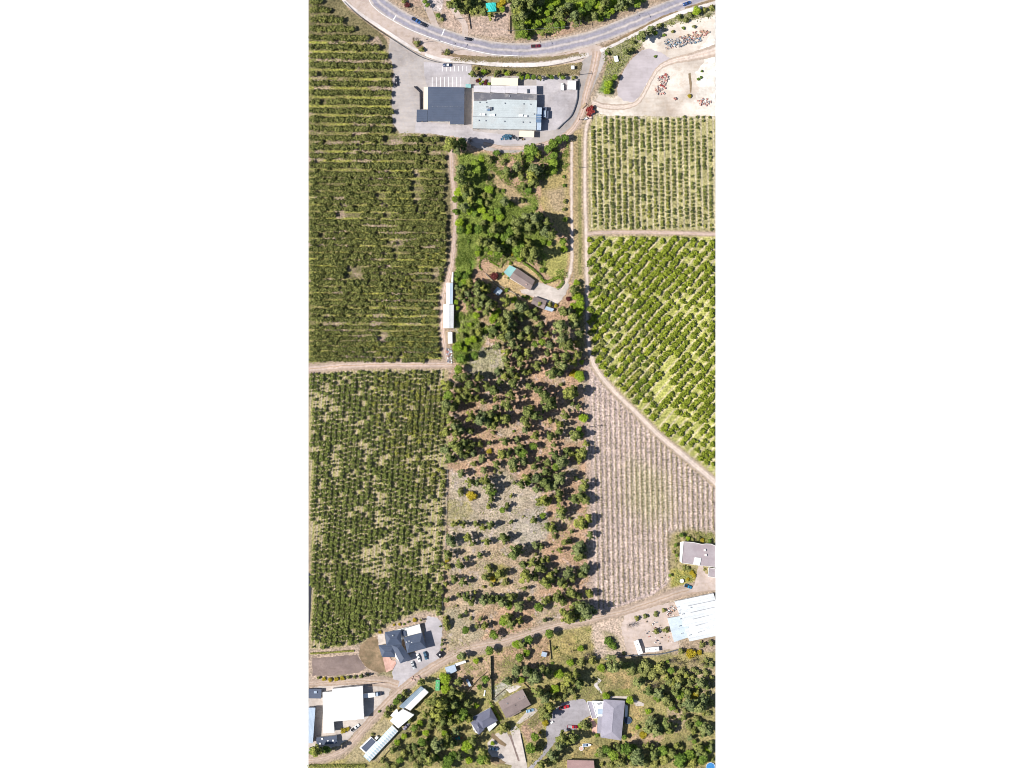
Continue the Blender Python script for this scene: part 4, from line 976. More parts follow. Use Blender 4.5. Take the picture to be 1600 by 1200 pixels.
TS(900, 0, K7, '''50,62,48,M 62,112,38,L 182,32,48,L 252,62,48,M 332,22,56,P 212,192,42,G 140,82,48,L 512,52,48,G 562,82,38,P 692,52,48,L 290,95,34,P 410,130,40,M 360,180,40,L 280,220,36,M 20,200,50,P 60,210,44,P 620,20,46,G 440,20,50,M 1372,122,52,M 1300,160,36,O 372,962,50,M
350,1040,40,M 440,880,36,L 345,605,24,L 400,900,34,O 760,400,50,G 720,430,36,L 850,340,40,G 950,290,36,O 650,480,30,O 620,560,34,O 560,590,30,G 900,380,30,L 1170,190,36,O 1560,90,40,O 1460,110,34,O 1250,230,36,O 1340,300,24,O 1100,360,22,O 1220,320,22,S 1000,400,22,S
900,640,20,S 1390,900,20,S 1420,880,18,S 1430,810,16,S 1290,1090,26,Y''')
TS(480, 0, K7, '''1140,60,34,R 1100,20,30,O 1210,440,26,B 1250,490,40,O 1300,560,34,O 1490,180,30,L 1540,220,26,O 1370,60,30,L 1340,20,30,L 1580,600,34,B''')
# hedge-side bushes around the farm house on the right
TS(1000, 820, 1600/120, '''860,215,50,L 1000,280,50,M 1100,300,44,O 1220,270,50,O 1300,320,48,Y 1450,340,44,L 740,420,44,L 700,560,40,O 760,640,40,L 1000,900,50,O 1080,1000,56,Y 1130,1060,44,Y 920,880,44,O 620,1050,40,L 1000,1130,40,Y 1340,930,34,O 760,240,30,O''')

# ------------------------------------------------------------------ buildings
def px2w(pts, z): return [W(clampx(p[0]), p[1], z)[:2] for p in pts]

def uv_xy(me, ang):
    uvl = me.uv_layers.new(name='UVMap')
    ca, sa = math.cos(ang), math.sin(ang)
    co = [v.co for v in me.vertices]
    for lp in me.loops:
        c = co[lp.vertex_index]
        uvl.data[lp.index].uv = (c.x*ca + c.y*sa, -c.x*sa + c.y*ca)

def flat_roof(name, parent, pts_px, z, mat, ang=0.0, th=0.25, label=None, parapet=None):
    """a slab roof, its corners given in photograph pixels at roof height"""
    w = px2w(pts_px, z)
    mb = MB(); mb.prism(w, z-th, z)
    me = mb.mesh(name, mat); uv_xy(me, ang)
    o = link_mesh(name, me, parent)
    if parent: o.matrix_parent_inverse = parent.matrix_world.inverted() if False else Matrix.Translation(-Vector(parent.location))
    if label: o['label'] = label
    if parapet:
        n = len(w); pb = MB()
        for i in range(n):
            a = Vector(w[i]+(0,)); b_ = Vector(w[(i+1) % n]+(0,)); d = (b_-a); L = d.length; d.normalize()
            Mx = Matrix.Translation((a.x, a.y, 0)) @ Matrix.Rotation(math.atan2(d.y, d.x), 4, 'Z')
            pb.box(0.0, L, -0.12, 0.12, z-th-0.05, z+0.35+0.003*i, M=Mx)
        q = pb.build('parapet', parapet, parent); q.matrix_parent_inverse = Matrix.Translation(-Vector(parent.location))
    return o

def fix(o, parent): o.matrix_parent_inverse = Matrix.Translation(-Vector(parent.location)); return o

def walls(parent, pts_px, z, mat, inset=0.35, name='wall', openings=True, wmat=None, door=True, z0=-0.3):
    w = [Vector(p+(0,)) for p in px2w(pts_px, z)]
    c = sum(w, Vector())/len(w)
    w2 = [c+(p-c)*(1-inset/max(1.0, (p-c).length)) for p in w]
    mb = MB(); mb.prism([(p.x, p.y) for p in w2], z0, z-0.26)
    o = fix(mb.build(name, mat, parent), parent)
    if openings:
        n = len(w2); area = sum(w2[i].x*w2[(i+1)%n].y-w2[(i+1)%n].x*w2[i].y for i in range(n))
        if area < 0: w2 = w2[::-1]
        first = True
        for i in range(n):
            a, b_ = w2[i], w2[(i+1) % n]; d = b_-a; L = d.length
            if L < 3.0: continue
            d.normalize(); Mx = Matrix.Translation(a) @ Matrix.Rotation(math.atan2(d.y, d.x), 4, 'Z')
            k = max(1, min(6, int(L/4.0)))
            for j in range(k):
                x = L*(j+0.5)/k
                if door and first and j == 0:
                    m2 = MB(); m2.box(x-0.5, x+0.5, -0.06, 0.05, 0.0, 2.1, M=Mx); fix(m2.build('door', M['wood'], parent), parent); first = False
                    continue
                m2 = MB(); m2.box(x-0.7, x+0.7, -0.07, 0.04, 1.0, min(z-0.5, 2.1), M=Mx); f = fix(m2.build('window', M['white_paint'], parent), parent)
                m3 = MB(); m3.box(x-0.6, x+0.6, -0.09, 0.0, 1.1, min(z-0.6, 2.0), M=Mx); g = m3.build('pane', M['glass'], f)
    return o

def gable_roof(name, parent, q, z_e, rise, mat, label=None, hip=0.0, th=0.18, along=None, ang=None):
    """q: four px corners in order; ridge runs parallel to side q0-q1 unless along=1"""
    if along == 1: q = q[1:]+q[:1]
    P = [Vector(p+(0,)) for p in px2w(q, z_e)]
    m1 = (P[0]+P[3])/2; m2 = (P[1]+P[2])/2       # ridge ends at mid of the short sides
    r1 = m1.lerp(m2, hip); r2 = m2.lerp(m1, hip)
    e = [Vector((p.x, p.y, z_e)) for p in P]; r1 = Vector((r1.x, r1.y, z_e+rise)); r2 = Vector((r2.x, r2.y, z_e+rise))
    mb = MB()
    dn = Vector((0, 0, -th))
    def orient(f):
        n = (f[1]-f[0]).cross(f[2]-f[0])
        return f if n.z > 0 else f[::-1]
    mb.face(orient([e[0], e[1], r2, r1])); mb.face(orient([e[3], e[2], r2, r1][::-1]))
    if hip > 0: mb.face(orient([e[0], r1, e[3]])); mb.face(orient([e[1], e[2], r2]))
    else: mb.face([e[0]+dn, r1+dn, e[3]+dn]); mb.face([e[1]+dn, e[2]+dn, r2+dn])
    mb.face([e[0]+dn, e[3]+dn, e[2]+dn, e[1]+dn])
    for i in range(4): mb.face([e[i], e[(i+1) % 4], e[(i+1) % 4]+dn, e[i]+dn])
    me = mb.mesh(name, mat)
    d = P[1]-P[0]; uv_xy(me, math.atan2(d.y, d.x) if ang is None else ang)
    o = link_mesh(name, me, parent); fix(o, parent)
    if label: o['label'] = label
    cap = MB(); cap.tube(r1, r2, 0.12, n=6)
    o2 = cap.build('ridge_cap', mat, o)
    return o

def building(name, label, at, cat='building', group=None):
    x, y, _ = W(at[0], at[1]); return empty(name, (x, y, 0), 0, label, cat, group)

def roof_box(parent, x, y, z, sx, sy, sz, mat, name='roof_vent', ang=0.0, label=None):
    X, Y, _ = W(x, y, z)
    Mx = Matrix.Translation((X, Y, z)) @ Matrix.Rotation(ang, 4, 'Z')
    mb = MB(); mb.box(-sx/2, sx/2, -sy/2, sy/2, -0.05, sz*0.8, M=Mx); mb.box(-sx*0.42, sx*0.42, -sy*0.42, sy*0.42, sz*0.8+0.001, sz, M=Mx)
    o = fix(mb.build(name, mat, parent), parent)
    if label: o['label'] = label
    return o

def thing_at(name, x, y, z, ang, label, cat, group=None):
    X, Y, Z = W(x, y, z); return empty(name, (X, Y, z), ang, label, cat, group)

Q = lambda ox, oy, k: (lambda *p: crop(ox, oy, k, p))
# packing house
PK = Q(720, 110, 8)
b0 = building('packing_house', 'long packing house with pale grey-green metal roof and dark stained upper strip', (788, 175))
walls(b0, PK((155,280),(950,298),(940,740),(145,722)), 6.0, M['white_wall'], 0.15)
flat_roof('metal_roof', b0, PK((160,382),(328,380),(328,368),(384,366),(384,357),(952,374),(942,742),(148,722)), 6.0, M['roof_pale'], 0)
flat_roof('stained_roof', b0, PK((160,278),(952,300),(952,373),(384,356),(384,365),(328,367),(328,379),(160,381)), 5.97, M['roof_stained'], 0, label='dark stained flat roof strip')
for i, (xa, xb) in enumerate(((160, 370), (371, 554), (555, 705), (706, 950))):
    flat_roof('roof_panel', b0, PK((xa,190),(xb-2,190+0),(xb-2,274+(xb-160)*0.03),(xa,268+(xa-160)*0.03)), 5.2, M['roof_paving'], 0)
walls(b0, PK((160,190),(950,196),(950,280),(160,268)), 4.9, M['white_wall'], 0.1, openings=False)
flat_roof('dock_canopy', b0, PK((383,88),(716,98),(712,192),(378,182)), 4.6, M['cream'], 0, label='cream loading dock canopy')
flat_roof('rear_canopy', b0, PK((735,752),(918,758),(914,836),(728,828)), 4.6, M['cream'], 0, label='cream canopy over the rear dock')
pb = MB()
for p in PK((390,95),(550,98),(708,104),(740,825),(825,828),(908,830)):
    X, Y, _ = W(*p); pb = MB(); pb.tube((X, Y, 0), (X, Y, 4.3), 0.12, n=6); fix(pb.build('canopy_post', M['steel'], b0), b0)
gb = MB(); a = W(*PK((145,575))[0], 6.05); b_ = W(*PK((945,596))[0], 6.05); gb.tube(a, b_, 0.16, n=6); fix(gb.build('ridge_cap', M['steel'], b0), b0)
for x, y in PK((232,400),(316,402),(550,412),(783,420),(868,425),(224,626),(308,630),(543,638),(774,648),(858,650),(612,322),(915,547)):
    X, Y, Z = W(x, y, 6.0); v = MB(); v.tube((X, Y, 5.9), (X, Y, 6.55), 0.28, n=8); v.tube((X, Y, 6.55), (X, Y, 6.75), 0.42, 0.15, n=8); fix(v.build('roof_vent', M['steel'], b0), b0)
for (x, y, sx, sy, m_) in ((355,470,1.6,1.0,'steel'),(350,495,1.6,1.2,'blue_wall'),(382,480,1.0,2.0,'dark_wall'),(322,458,0.7,0.5,'dark_wall'),(330,490,1.0,1.0,'roof_blue')):
    p = PK((x, y))[0]; roof_box(b0, p[0], p[1], 6.0, sx, sy, 1.2, M[m_], 'roof_air_unit')
for (x, y, sx) in ((285,553,2.0),(250,552,0.8),(405,558,2.0),(375,560,0.9),(760,565,1.6),(812,574,2.0),(735,565,0.8)):
    p = PK((x, y))[0]; roof_box(b0, p[0], p[1], 6.0, sx, 1.1, 1.1, M['white_paint'], 'roof_air_unit')
p = PK((836,262))[0]; roof_box(b0, p[0], p[1], 5.2, 1.0, 2.4, 1.2, M['dark_wall'], 'roof_air_unit')
b1 = building('cold_store_annex', 'narrow pale blue annex with blue air units on the right end of packing house', (842, 185))
walls(b1, PK((952,460),(1014,464),(1002,746),(938,742)), 5.5, M['blue_wall'], 0.1)
flat_roof('roof', b1, PK((952,460),(1014,464),(1002,746),(938,742)), 5.5, M['roof_blue'], R(90))
for y in (562, 592, 622, 642):
    p = PK((972, y))[0]; roof_box(b1, p[0], p[1], 5.5, 3.0, 0.95, 0.9, M['blue_wall'], 'roof_air_unit')
b2 = building('dock_shed', 'small dark blue flat roofed dock beside the cold store annex', (852, 178))
for k_, q in enumerate((PK((1030,455),(1078,460),(1075,500),(1030,500)), PK((1020,505),(1098,505),(1094,600),(1020,598)))):
    walls(b2, q, 3.2-0.4*k_, M['dark_wall'], 0.05, openings=(k_ == 1))
    flat_roof('roof', b2, q, 3.2-0.4*k_, M['roof_navy'], 0)
p = PK((1045, 545))[0]; roof_box(b2, p[0], p[1], 2.8, 2.0, 4.0, 0.7, M['roof_blue'], 'roof_air_unit')

# dark roofed warehouse
DW = Q(640, 90, 1600/140)
b3 = building('dark_roofed_warehouse', 'warehouse with large navy blue roof and white strip along its left edge', (697, 163))
q = DW((328,520),(980,530),(972,1188),(722,1185),(720,1140),(322,1130))
walls(b3, q, 5.5, M['white_wall'], 0.2); flat_roof('roof', b3, q, 5.5, M['roof_navy'], 0)
q = DW((128,928),(320,926),(318,1132),(122,1138))
walls(b3, q, 4.6, M['blue_wall'], 0.1, name='lean_to_wall'); flat_roof('lean_to_roof', b3, q, 4.6, M['roof_navy'], 0)
q = DW((252,524),(326,524),(320,924),(248,922)); flat_roof('side_canopy', b3, q, 4.2, M['cream'], 0, label='cream white canopy along the left side')
for i in range(12):
    p = DW((410+i*45, 875+(i % 2)*3))[0]; X, Y, Z = W(p[0], p[1], 5.5)
    v = MB(); v.tube((X, Y, 5.4), (X, Y, 5.8), 0.14, n=6); fix(v.build('roof_vent', M['white_paint'] if i in (5, 7) else M['steel'], b3), b3)
b4 = building('entrance_canopy', 'small pale green canopy at the upper right corner of the dark roofed warehouse', (731.5, 134), 'canopy')
flat_roof('canopy_roof', b4, DW((1000,470),(1095,475),(1092,540),(1000,535)), 3.2, M['roof_teal'], 0)
pb = MB()
for p in DW((1008,478),(1088,482),(1008,530),(1086,534)):
    X, Y, _ = W(*p); pb = MB(); pb.tube((X, Y, 0), (X, Y, 2.9), 0.07, n=6); fix(pb.build('canopy_post', M['steel'], b4), b4)

# white roofed kiosk
b5 = building('white_roofed_shed', 'square white roofed shed in the upper right corner of the asphalt yard', (893, 133), 'shed')
q = crop(690, 0, K7, [(1432,915),(1528,918),(1526,1018),(1430,1016)])
walls(b5, q, 3.2, M['white_wall'], 0.3); gable_roof('roof', b5, q, 3.2, 0.7, M['roof_white'])
b6 = building('roadside_shed', 'tiny white hut in the dry grass above the asphalt yard', (895, 105), 'hut')
q = [(892.5,102.5),(897.5,102.5),(897.5,108),(892.5,108)]
walls(b6, q, 2.6, M['white_wall'], 0.15); flat_roof('roof', b6, q, 2.6, M['roof_white'])

# cottage with teal end roof
CT = Q(740, 370, 1600/180)
b7 = building('cottage', 'brown roofed cottage with a teal metal roof on its upper left end', (813, 434), 'house')
q = CT((548,440),(850,608),(785,748),(490,580))
q = CT((598,432),(852,608),(782,748),(488,575))
walls(b7, q, 3.0, M['white_wall'], 0.5)
gable_roof('brown_roof', b7, CT((598,430),(852,606),(784,748),(498,568)), 3.0, 1.5, M['roof_brown'])
q = CT((500,393),(592,438),(500,565),(418,492)); walls(b7, q, 2.7, M['white_wall'], 0.3, name='annex_wall')
flat_roof('teal_roof', b7, q, 2.75, M['roof_teal'], R(-30))
p = CT((732,662))[0]; roof_box(b7, p[0], p[1], 3.9, 0.7, 0.6, 1.3, M['brick_red'], 'chimney', R(-35))
b8 = building('garage', 'brown roofed garage below the gravel turning circle', (842, 473), 'garage')
q = CT((842,826),(1018,888),(975,1010),(795,930)); walls(b8, q, 2.8, M['white_wall'], 0.4); gable_roof('roof', b8, q, 2.8, 1.1, M['roof_brown'])
b9 = building('carport', 'small pale blue lean-to against the lower right side of the brown garage', (858, 482), 'carport')
q = CT((1000,960),(1122,1002),(1090,1042),(982,1008)); flat_roof('roof', b9, q, 2.4, M['roof_blue'], R(-20))
pb = MB()
for p in CT((1008,968),(1110,1004),(1086,1034),(992,1004)):
    X, Y, _ = W(*p); pb = MB(); pb.tube((X, Y, 0), (X, Y, 2.2), 0.07, n=6); fix(pb.build('carport_post', M['steel'], b9), b9)
b10 = building('garden_shed', 'blue roofed garden shed below the dark red tree', (778, 455), 'shed')
q = CT((335,690),(405,752),(345,822),(270,768)); walls(b10, q, 2.6, M['blue_wall'], 0.2); gable_roof('roof', b10, q, 2.6, 0.8, M['roof_blue'])

# long sheds by the west track
LS = Q(660, 420, 1600/140)
b11 = building('narrow_shed', 'long narrow shed, half white and half grey-blue, above the big white shed', (703, 459), 'shed')
q = LS((430,250),(548,250),(545,632),(430,632)); walls(b11, q, 3.0, M['white_wall'], 0.15)
gable_roof('roof', b11, LS((548,250),(545,632),(430,632),(430,250)), 3.0, 0.7, M['roof_white'])
q = LS((492,256),(546,256),(543,626),(490,626)); flat_roof('roof_panel', b11, q, 3.95, M['roof_blue'], R(90), 0.06, label='grey-blue right half of the roof')
b12 = building('white_shed', 'big white roofed shed beside the dirt track along the left orchard', (701, 494), 'shed')
q = LS((380,636),(562,640),(556,1062),(380,1058)); walls(b12, q, 4.8, M['white_wall'], 0.2); gable_roof('roof', b12, LS((562,640),(556,1062),(380,1058),(380,636)), 4.8, 1.0, M['roof_white'])
b13 = building('lean_to', 'slim white lean-to at the top end of the narrow shed', (706.5, 436), 'lean-to')
q = LS((530,60),(552,60),(548,245),(510,240)); walls(b13, q, 2.4, M['white_wall'], 0.1, openings=False); flat_roof('roof', b13, q, 2.4, M['roof_white'], R(90))

# navy roofed field house (left bottom)
FH = Q(570, 950, 1600/140)
b14 = building('navy_roofed_house', 'large house with navy hipped roofs and a pale terrace beside the left orchard', (630, 1003), 'house')
walls(b14, FH((360,435),(640,402),(660,650),(385,665)), 5.6, M['white_wall'], 0.3)
gable_roof('roof', b14, FH((355,432),(640,398),(662,650),(385,668)), 5.8, 1.6, M['roof_navy'], hip=0.3)
walls(b14, FH((700,528),(1022,445),(1095,718),(760,802)), 6.2, M['white_wall'], 0.4)
gable_roof('roof', b14, FH((696,528),(1026,440),(1100,718),(758,806)), 6.4, 1.7, M['roof_navy'], hip=0.22)
walls(b14, FH((246,668),(520,655),(560,870),(312,872)), 4.2, M['white_wall'], 0.3)
gable_roof('roof', b14, FH((242,664),(540,652),(560,880),(308,875)), 4.4, 1.3, M['roof_navy'], hip=0.3)
walls(b14, FH((470,660),(640,650),(838,918),(645,982),(545,905)), 4.9, M['white_wall'], 0.3, name='garage_wall')
gable_roof('roof', b14, FH((470,655),(650,645),(842,918),(635,990)), 5.1, 1.3, M['roof_navy'], hip=0.2, along=1)
flat_roof('terrace', b14, FH((645,385),(980,282),(1016,440),(745,508),(700,400)), 3.0, M['white_wall'], R(-15), parapet=M['dark_wall'], label='pale cream roof terrace')
walls(b14, FH((370,440),(980,285),(1016,440),(750,508),(640,600),(400,640)), 2.95, M['white_wall'], 0.1, openings=False, name='base_wall')
flat_roof('stair_roof', b14, FH((655,412),(720,402),(742,500),(672,508)), 4.0, M['roof_navy'], R(-15))
flat_roof('balcony', b14, FH((400,436),(640,382),(642,396),(405,452)), 3.2, M['white_paint'], 0)
flat_roof('side_patio', b14, FH((228,478),(350,458),(378,640),(252,662)), 0.5, M['concrete'], 0)
flat_roof('entrance_terrace', b14, FH((320,888),(430,858),(480,935),(545,940),(560,990),(500,1100),(380,1150)), 0.4, M['brick_red'], 0)
for x, y in ((500,490),(742,605),(792,588),(840,610),(660,540)):
    p = FH((x, y))[0]; roof_box(b14, p[0], p[1], 7.0, 0.5, 0.5, 0.9, M['white_paint'], 'chimney')

# bottom left farm
BL = Q(480, 1040, K7)
b15 = building('white_packing_shed', 'large L-shaped white roofed farm shed above the bend of the dirt road', (540, 1098), 'shed')
q = BL((285,265),(630,233),(645,605),(300,636)); walls(b15, q, 6.6, M['white_wall'], 0.15); gable_roof('roof', b15, q, 6.6, 0.9, M['roof_white'])
q = BL((175,305),(284,296),(299,636),(310,760),(185,769)); walls(b15, q, 6.0, M['white_wall'], 0.15, name='wing_wall'); flat_roof('wing_roof', b15, q, 6.1, M['roof_white'], R(85))
b16 = building('navy_flat_roof_shed', 'navy flat roofed shed cut by the left edge above the long barn', (491, 1084), 'shed')
q = BL((15,264),(163,268),(158,375),(15,372)); walls(b16, q, 3.2, M['dark_wall'], 0.1); flat_roof('roof', b16, q, 3.2, M['roof_navy'])
p = BL((95,300))[0]; roof_box(b16, p[0], p[1], 3.2, 1.8, 1.4, 0.6, M['roof_blue'], 'roof_light')
b17 = building('long_barn', 'long grey-blue roofed barn at the left edge, left of the white L-shaped shed', (485, 1132), 'barn')
q = BL((15,478),(92,478),(64,882),(15,882)); walls(b17, q, 5.5, M['dark_wall'], 0.1); flat_roof('roof', b17, q, 5.5, M['roof_blue'], R(85))
b18 = building('mobile_home', 'navy roofed mobile home with three white roof vents below the white shed', (510, 1157), 'mobile home')
q = BL((98,820),(335,793),(342,885),(110,908)); walls(b18, q, 3.2, M['white_wall'], 0.15); gable_roof('roof', b18, q, 3.2, 0.5, M['roof_navy'])
for x, y in ((172,830),(235,855),(296,850),(148,885)):
    p = BL((x, y))[0]; roof_box(b18, p[0], p[1], 3.4, 1.1, 0.9, 0.6, M['white_paint'], 'roof_vent')
b19 = building('white_angled_workshop', 'white angled workshop with a grey glazed strip beside the dirt road', (641, 1103), 'workshop')
q = BL((1332,262),(1378,305),(1170,512),(1108,478)); walls(b19, q, 4.4, M['white_wall'], 0.1); flat_roof('long_roof', b19, q, 4.4, M['roof_white'], R(45))
q = BL((1090,495),(1215,560),(1035,714),(940,628),(1000,560)); walls(b19, q, 5.0, M['white_wall'], 0.15, name='block_wall'); flat_roof('block_roof', b19, q, 5.05, M['roof_white'], R(45))
q = BL((1293,235),(1330,262),(1098,490),(1045,470),(1060,450)); walls(b19, q, 3.6, M['blue_wall'], 0.1, openings=False, name='glazed_wall'); M['glazing'] = mat_metal_roof('grey_glazing', (0.26, 0.33, 0.38), 0.9, 0.25, (0.12, 0.17, 0.24), 0.6, seam=0.7)
flat_roof('glazed_roof', b19, q, 3.7, M['glazing'], R(45), label='grey glazed strip')
q = BL((985,520),(1020,490),(1040,540),(985,590),(945,570)); flat_roof('porch_roof', b19, q, 3.0, M['roof_white'], R(45))
b20 = building('striped_greenhouse', 'long greenhouse with white and blue striped panes running down to the left', (596, 1160), 'greenhouse')
ga = BL((1000,712))[0]; gb_ = BL((672,1062))[0]
dx, dy = gb_[0]-ga[0], gb_[1]-ga[1]; gl = math.hypot(dx, dy); ux, uy = dx/gl, dy/gl; vx, vy = -uy, ux
hw = 6.6
cs = [(ga[0]+vx*hw, ga[1]+vy*hw), (gb_[0]+vx*hw, gb_[1]+vy*hw), (gb_[0]-vx*hw, gb_[1]-vy*hw), (ga[0]-vx*hw, ga[1]-vy*hw)]
walls(b20, cs, 3.2, M['pane'], 0.1, openings=False)
NP = 15
for i in range(NP):
    for k_, m_ in ((0.0, 'roof_white'), (0.52, 'pane')):
        t0 = gl*(i+k_)/NP; t1 = gl*(i+k_+(0.5 if k_ == 0 else 0.46))/NP
        for s_ in (1, -1):
            z_e, z_r = 3.2, 4.2
            A_ = W(ga[0]+ux*t0+vx*hw*s_, ga[1]+uy*t0+vy*hw*s_, z_e); B_ = W(ga[0]+ux*t1+vx*hw*s_, ga[1]+uy*t1+vy*hw*s_, z_e)
            C_ = W(ga[0]+ux*t1, ga[1]+uy*t1, z_r); D_ = W(ga[0]+ux*t0, ga[1]+uy*t0, z_r)
            mb = MB(); f = [Vector(A_), Vector(B_), Vector(C_), Vector(D_)]
            if (f[1]-f[0]).cross(f[2]-f[0]).z < 0: f = f[::-1]
            mb.face(f); mb.face([q_-Vector((0, 0, 0.05)) for q_ in f[::-1]])
            me = mb.mesh('roof_pane', M[m_]); uv_xy(me, 0.8); fix(link_mesh('roof_pane', me, b20), b20)
b21 = building('slate_roof_outbuilding', 'small outbuilding with dark slate roof framed in white beside the striped greenhouse', (575, 1164), 'outbuilding')
q = BL((722,808),(795,870),(668,1002),(594,934)); walls(b21, q, 2.6, M['white_wall'], 0.1); flat_roof('roof', b21, q, 2.6, M['white_paint'], R(45))
q = BL((730,822),(782,866),(668,984),(612,934)); flat_roof('roof_covering', b21, q, 2.72, M['roof_navy'], R(45), 0.1)
p = BL((792, 815))[0]; roof_box(b21, p[0], p[1], 0.0, 2.0, 1.6, 2.2, M['white_wall'], 'porch', R(45))

# small shed row by the road
SR = Q(690, 930, K7)
b22 = building('pale_blue_shed', 'pale blue-grey roofed shed just below the dirt road', (704, 1046), 'shed')
q = SR((38,822),(150,788),(172,860),(108,892),(58,890)); walls(b22, q, 3.0, M['white_wall'], 0.2); flat_roof('roof', b22, q, 3.0, M['roof_blue'], R(15))
q = SR((150,778),(268,742),(280,765),(160,808)); walls(b22, q, 2.4, M['white_wall'], 0.1, openings=False, name='store_wall'); flat_roof('store_roof', b22, q, 2.4, M['roof_white'], R(15))
b23 = building('tiny_white_shed', 'tiny white roofed shed among pines just below the dirt road', (850, 1022), 'shed')
q = SR((1142,640),(1202,655),(1185,705),(1130,692)); walls(b23, q, 2.4, M['white_wall'], 0.1); flat_roof('roof', b23, q, 2.4, M['roof_blue'])
b24 = building('small_blue_shed', 'narrow pale blue shed beside the dry brown yard, right of the lime-green trees', (732, 1068), 'shed')
q = SR((275,960),(300,955),(340,1030),(312,1040)); walls(b24, q, 2.2, M['blue_wall'], 0.05, openings=False); flat_roof('roof', b24, q, 2.2, M['roof_blue'], R(60))

# houses at the bottom
BH = Q(720, 1060, 1600/120)
b25 = building('brown_roofed_house', 'house with a broad plain brown roof below the white patio', (804, 1099), 'house')
q = BH((778,495),(1288,228),(1458,545),(945,832)); walls(b25, q, 5.0, M['tan_wall'], 0.5)
gable_roof('roof', b25, q, 5.0, 1.4, M['roof_brown'])
q = BH((968,772),(1240,640),(1262,690),(1010,824)); flat_roof('porch_roof', b25, q, 4.2, M['roof_brown'], R(27), 0.12)
for x, y in ((1140,555),(1315,380),(965,520),(1215,420)):
    p = BH((x, y))[0]; roof_box(b25, p[0], p[1], 5.8, 0.5, 0.4, 0.9, M['black'] if x == 1140 else M['steel'], 'roof_vent', R(-60))
b26 = building('slate_roofed_house', 'house with dark slate-blue hipped roof left of the brown roofed house', (758, 1127), 'house')
q = BH((232,820),(618,612),(768,880),(470,1050)); walls(b26, q, 5.0, M['white_wall'], 0.5); gable_roof('roof', b26, q, 5.0, 2.0, M['roof_slate'], hip=0.28)
q = BH((200,915),(420,800),(480,1060),(375,1178),(270,1125)); walls(b26, q, 4.4, M['white_wall'], 0.4, name='wing_wall')
gable_roof('wing_roof', b26, BH((200,915),(400,815),(495,1060),(375,1178)), 4.7, 1.5, M['roof_slate'], hip=0.35, along=1)
q = BH((540,1000),(720,900),(750,960),(590,1110)); flat_roof('balcony', b26, q, 2.9, M['white_paint'], R(27)); walls(b26, q, 2.7, M['white_wall'], 0.1, openings=False, name='porch_wall')
for x, y in ((290,1095),(360,1010),(540,820)):
    p = BH((x, y))[0]; roof_box(b26, p[0], p[1], 5.4, 0.6, 0.6, 0.9, M['black'] if x == 290 else M['steel'], 'roof_vent')
GH = Q(840, 1070, 10)
b27 = building('lilac_roofed_house', 'large house with lilac-grey hipped roof and white deck beside the asphalt drive', (955, 1124), 'house')
q = GH((1030,228),(1366,250),(1306,872),(985,822)); walls(b27, q, 4.4, M['white_wall'], 0.5)
gable_roof('roof', b27, GH((1366,250),(1306,872),(985,822),(1030,228)), 4.5, 2.0, M['roof_grey'], hip=0.2)
q = GH((940,500),(1045,495),(1020,815),(985,812),(985,760),(930,755)); walls(b27, q, 3.8, M['white_wall'], 0.3, name='wing_wall'); flat_roof('wing_roof', b27, q, 3.9, M['roof_grey'], R(85))
q = GH((855,252),(1030,258),(1022,492),(920,495)); flat_roof('deck', b27, q, 3.0, M['white_paint'], 0, parapet=M['white_paint'], label='white deck')
walls(b27, q, 2.7, M['white_wall'], 0.1, name='deck_wall')
q = GH((775,262),(850,262),(925,520),(850,520)); flat_roof('lower_deck', b27, q, 1.2, M['roof_grey'], R(75), parapet=M['white_paint'])
q = GH((935,380),(1022,378),(1020,465),(935,465)); flat_roof('awning', b27, q, 3.6, M['roof_blue'], 0, 0.1, label='pale awning on the deck')
q = GH((1366,300),(1412,330),(1402,500),(1362,500)); flat_roof('side_porch', b27, q, 0.6, M['white_paint'])
q = GH((925,290),(985,270),(1010,300),(950,320)); flat_roof('deck_table', b27, q, 3.45, M['steel'], R(20), 0.08)
MV = Q(900, 1040, K7)
b28 = building('mauve_roofed_house', 'house with mauve-brown roof cut by the bottom edge of the photo', (907, 1196), 'house')
q = [(886,1187.5),(928,1188.5),(930,1222),(886,1222)]; walls(b28, q, 4.0, M['tan_wall'], 0.4); gable_roof('roof', b28, q, 4.0, 1.4, M['roof_mauve'])

# right edge farm house and greenhouses
RH = Q(1000, 820, 1600/120)
b29 = building('pink_flat_roofed_house', 'flat roofed house with pinkish gravel roof and white skylight at the right edge', (1092, 868), 'house')
q = RH((905,352),(1100,365),(1290,405),(1380,395),(1480,400),(1580,440),(1580,885),(1420,862),(1250,850),(1110,825),(865,792)); walls(b29, q, 4.0, M['white_wall'], 0.3)
flat_roof('roof', b29, q, 4.0, M['roof_pink'], R(-5), parapet=M['white_wall'])
q = RH((838,362),(905,345),(866,792),(826,762)); flat_roof('side_canopy', b29, q, 3.0, M['white_paint'], R(85))
q = RH((1142,678),(1278,692),(1246,838),(1112,816)); flat_roof('skylight', b29, q, 4.5, M['white_paint'], 0, 0.5, label='big white skylight')
for x, y, s_ in ((1350,525,0.55),(1368,628,0.6)):
    p = RH((x, y))[0]; roof_box(b29, p[0], p[1], 4.0, 2*s_, 2*s_, 1.0, M['white_wall'], 'chimney')
q = RH((1428,892),(1580,915),(1580,1100),(1420,1075)); walls(b29, q, 3.4, M['white_wall'], 0.2, name='garage_wall'); flat_roof('garage_roof', b29, q, 3.4, M['roof_pink'], 0, parapet=M['white_wall'])
GR = Q(1010, 920, 1600/110)
b30 = building('greenhouse_block', 'block of white film-covered greenhouses in long parallel bays at the right edge', (1092, 965), 'greenhouse')
A0 = np.array((640., 290.)); e1 = np.array((1525., 105.))-A0; dn_ = np.array((340., 905.))   # down the left end
nb = 6
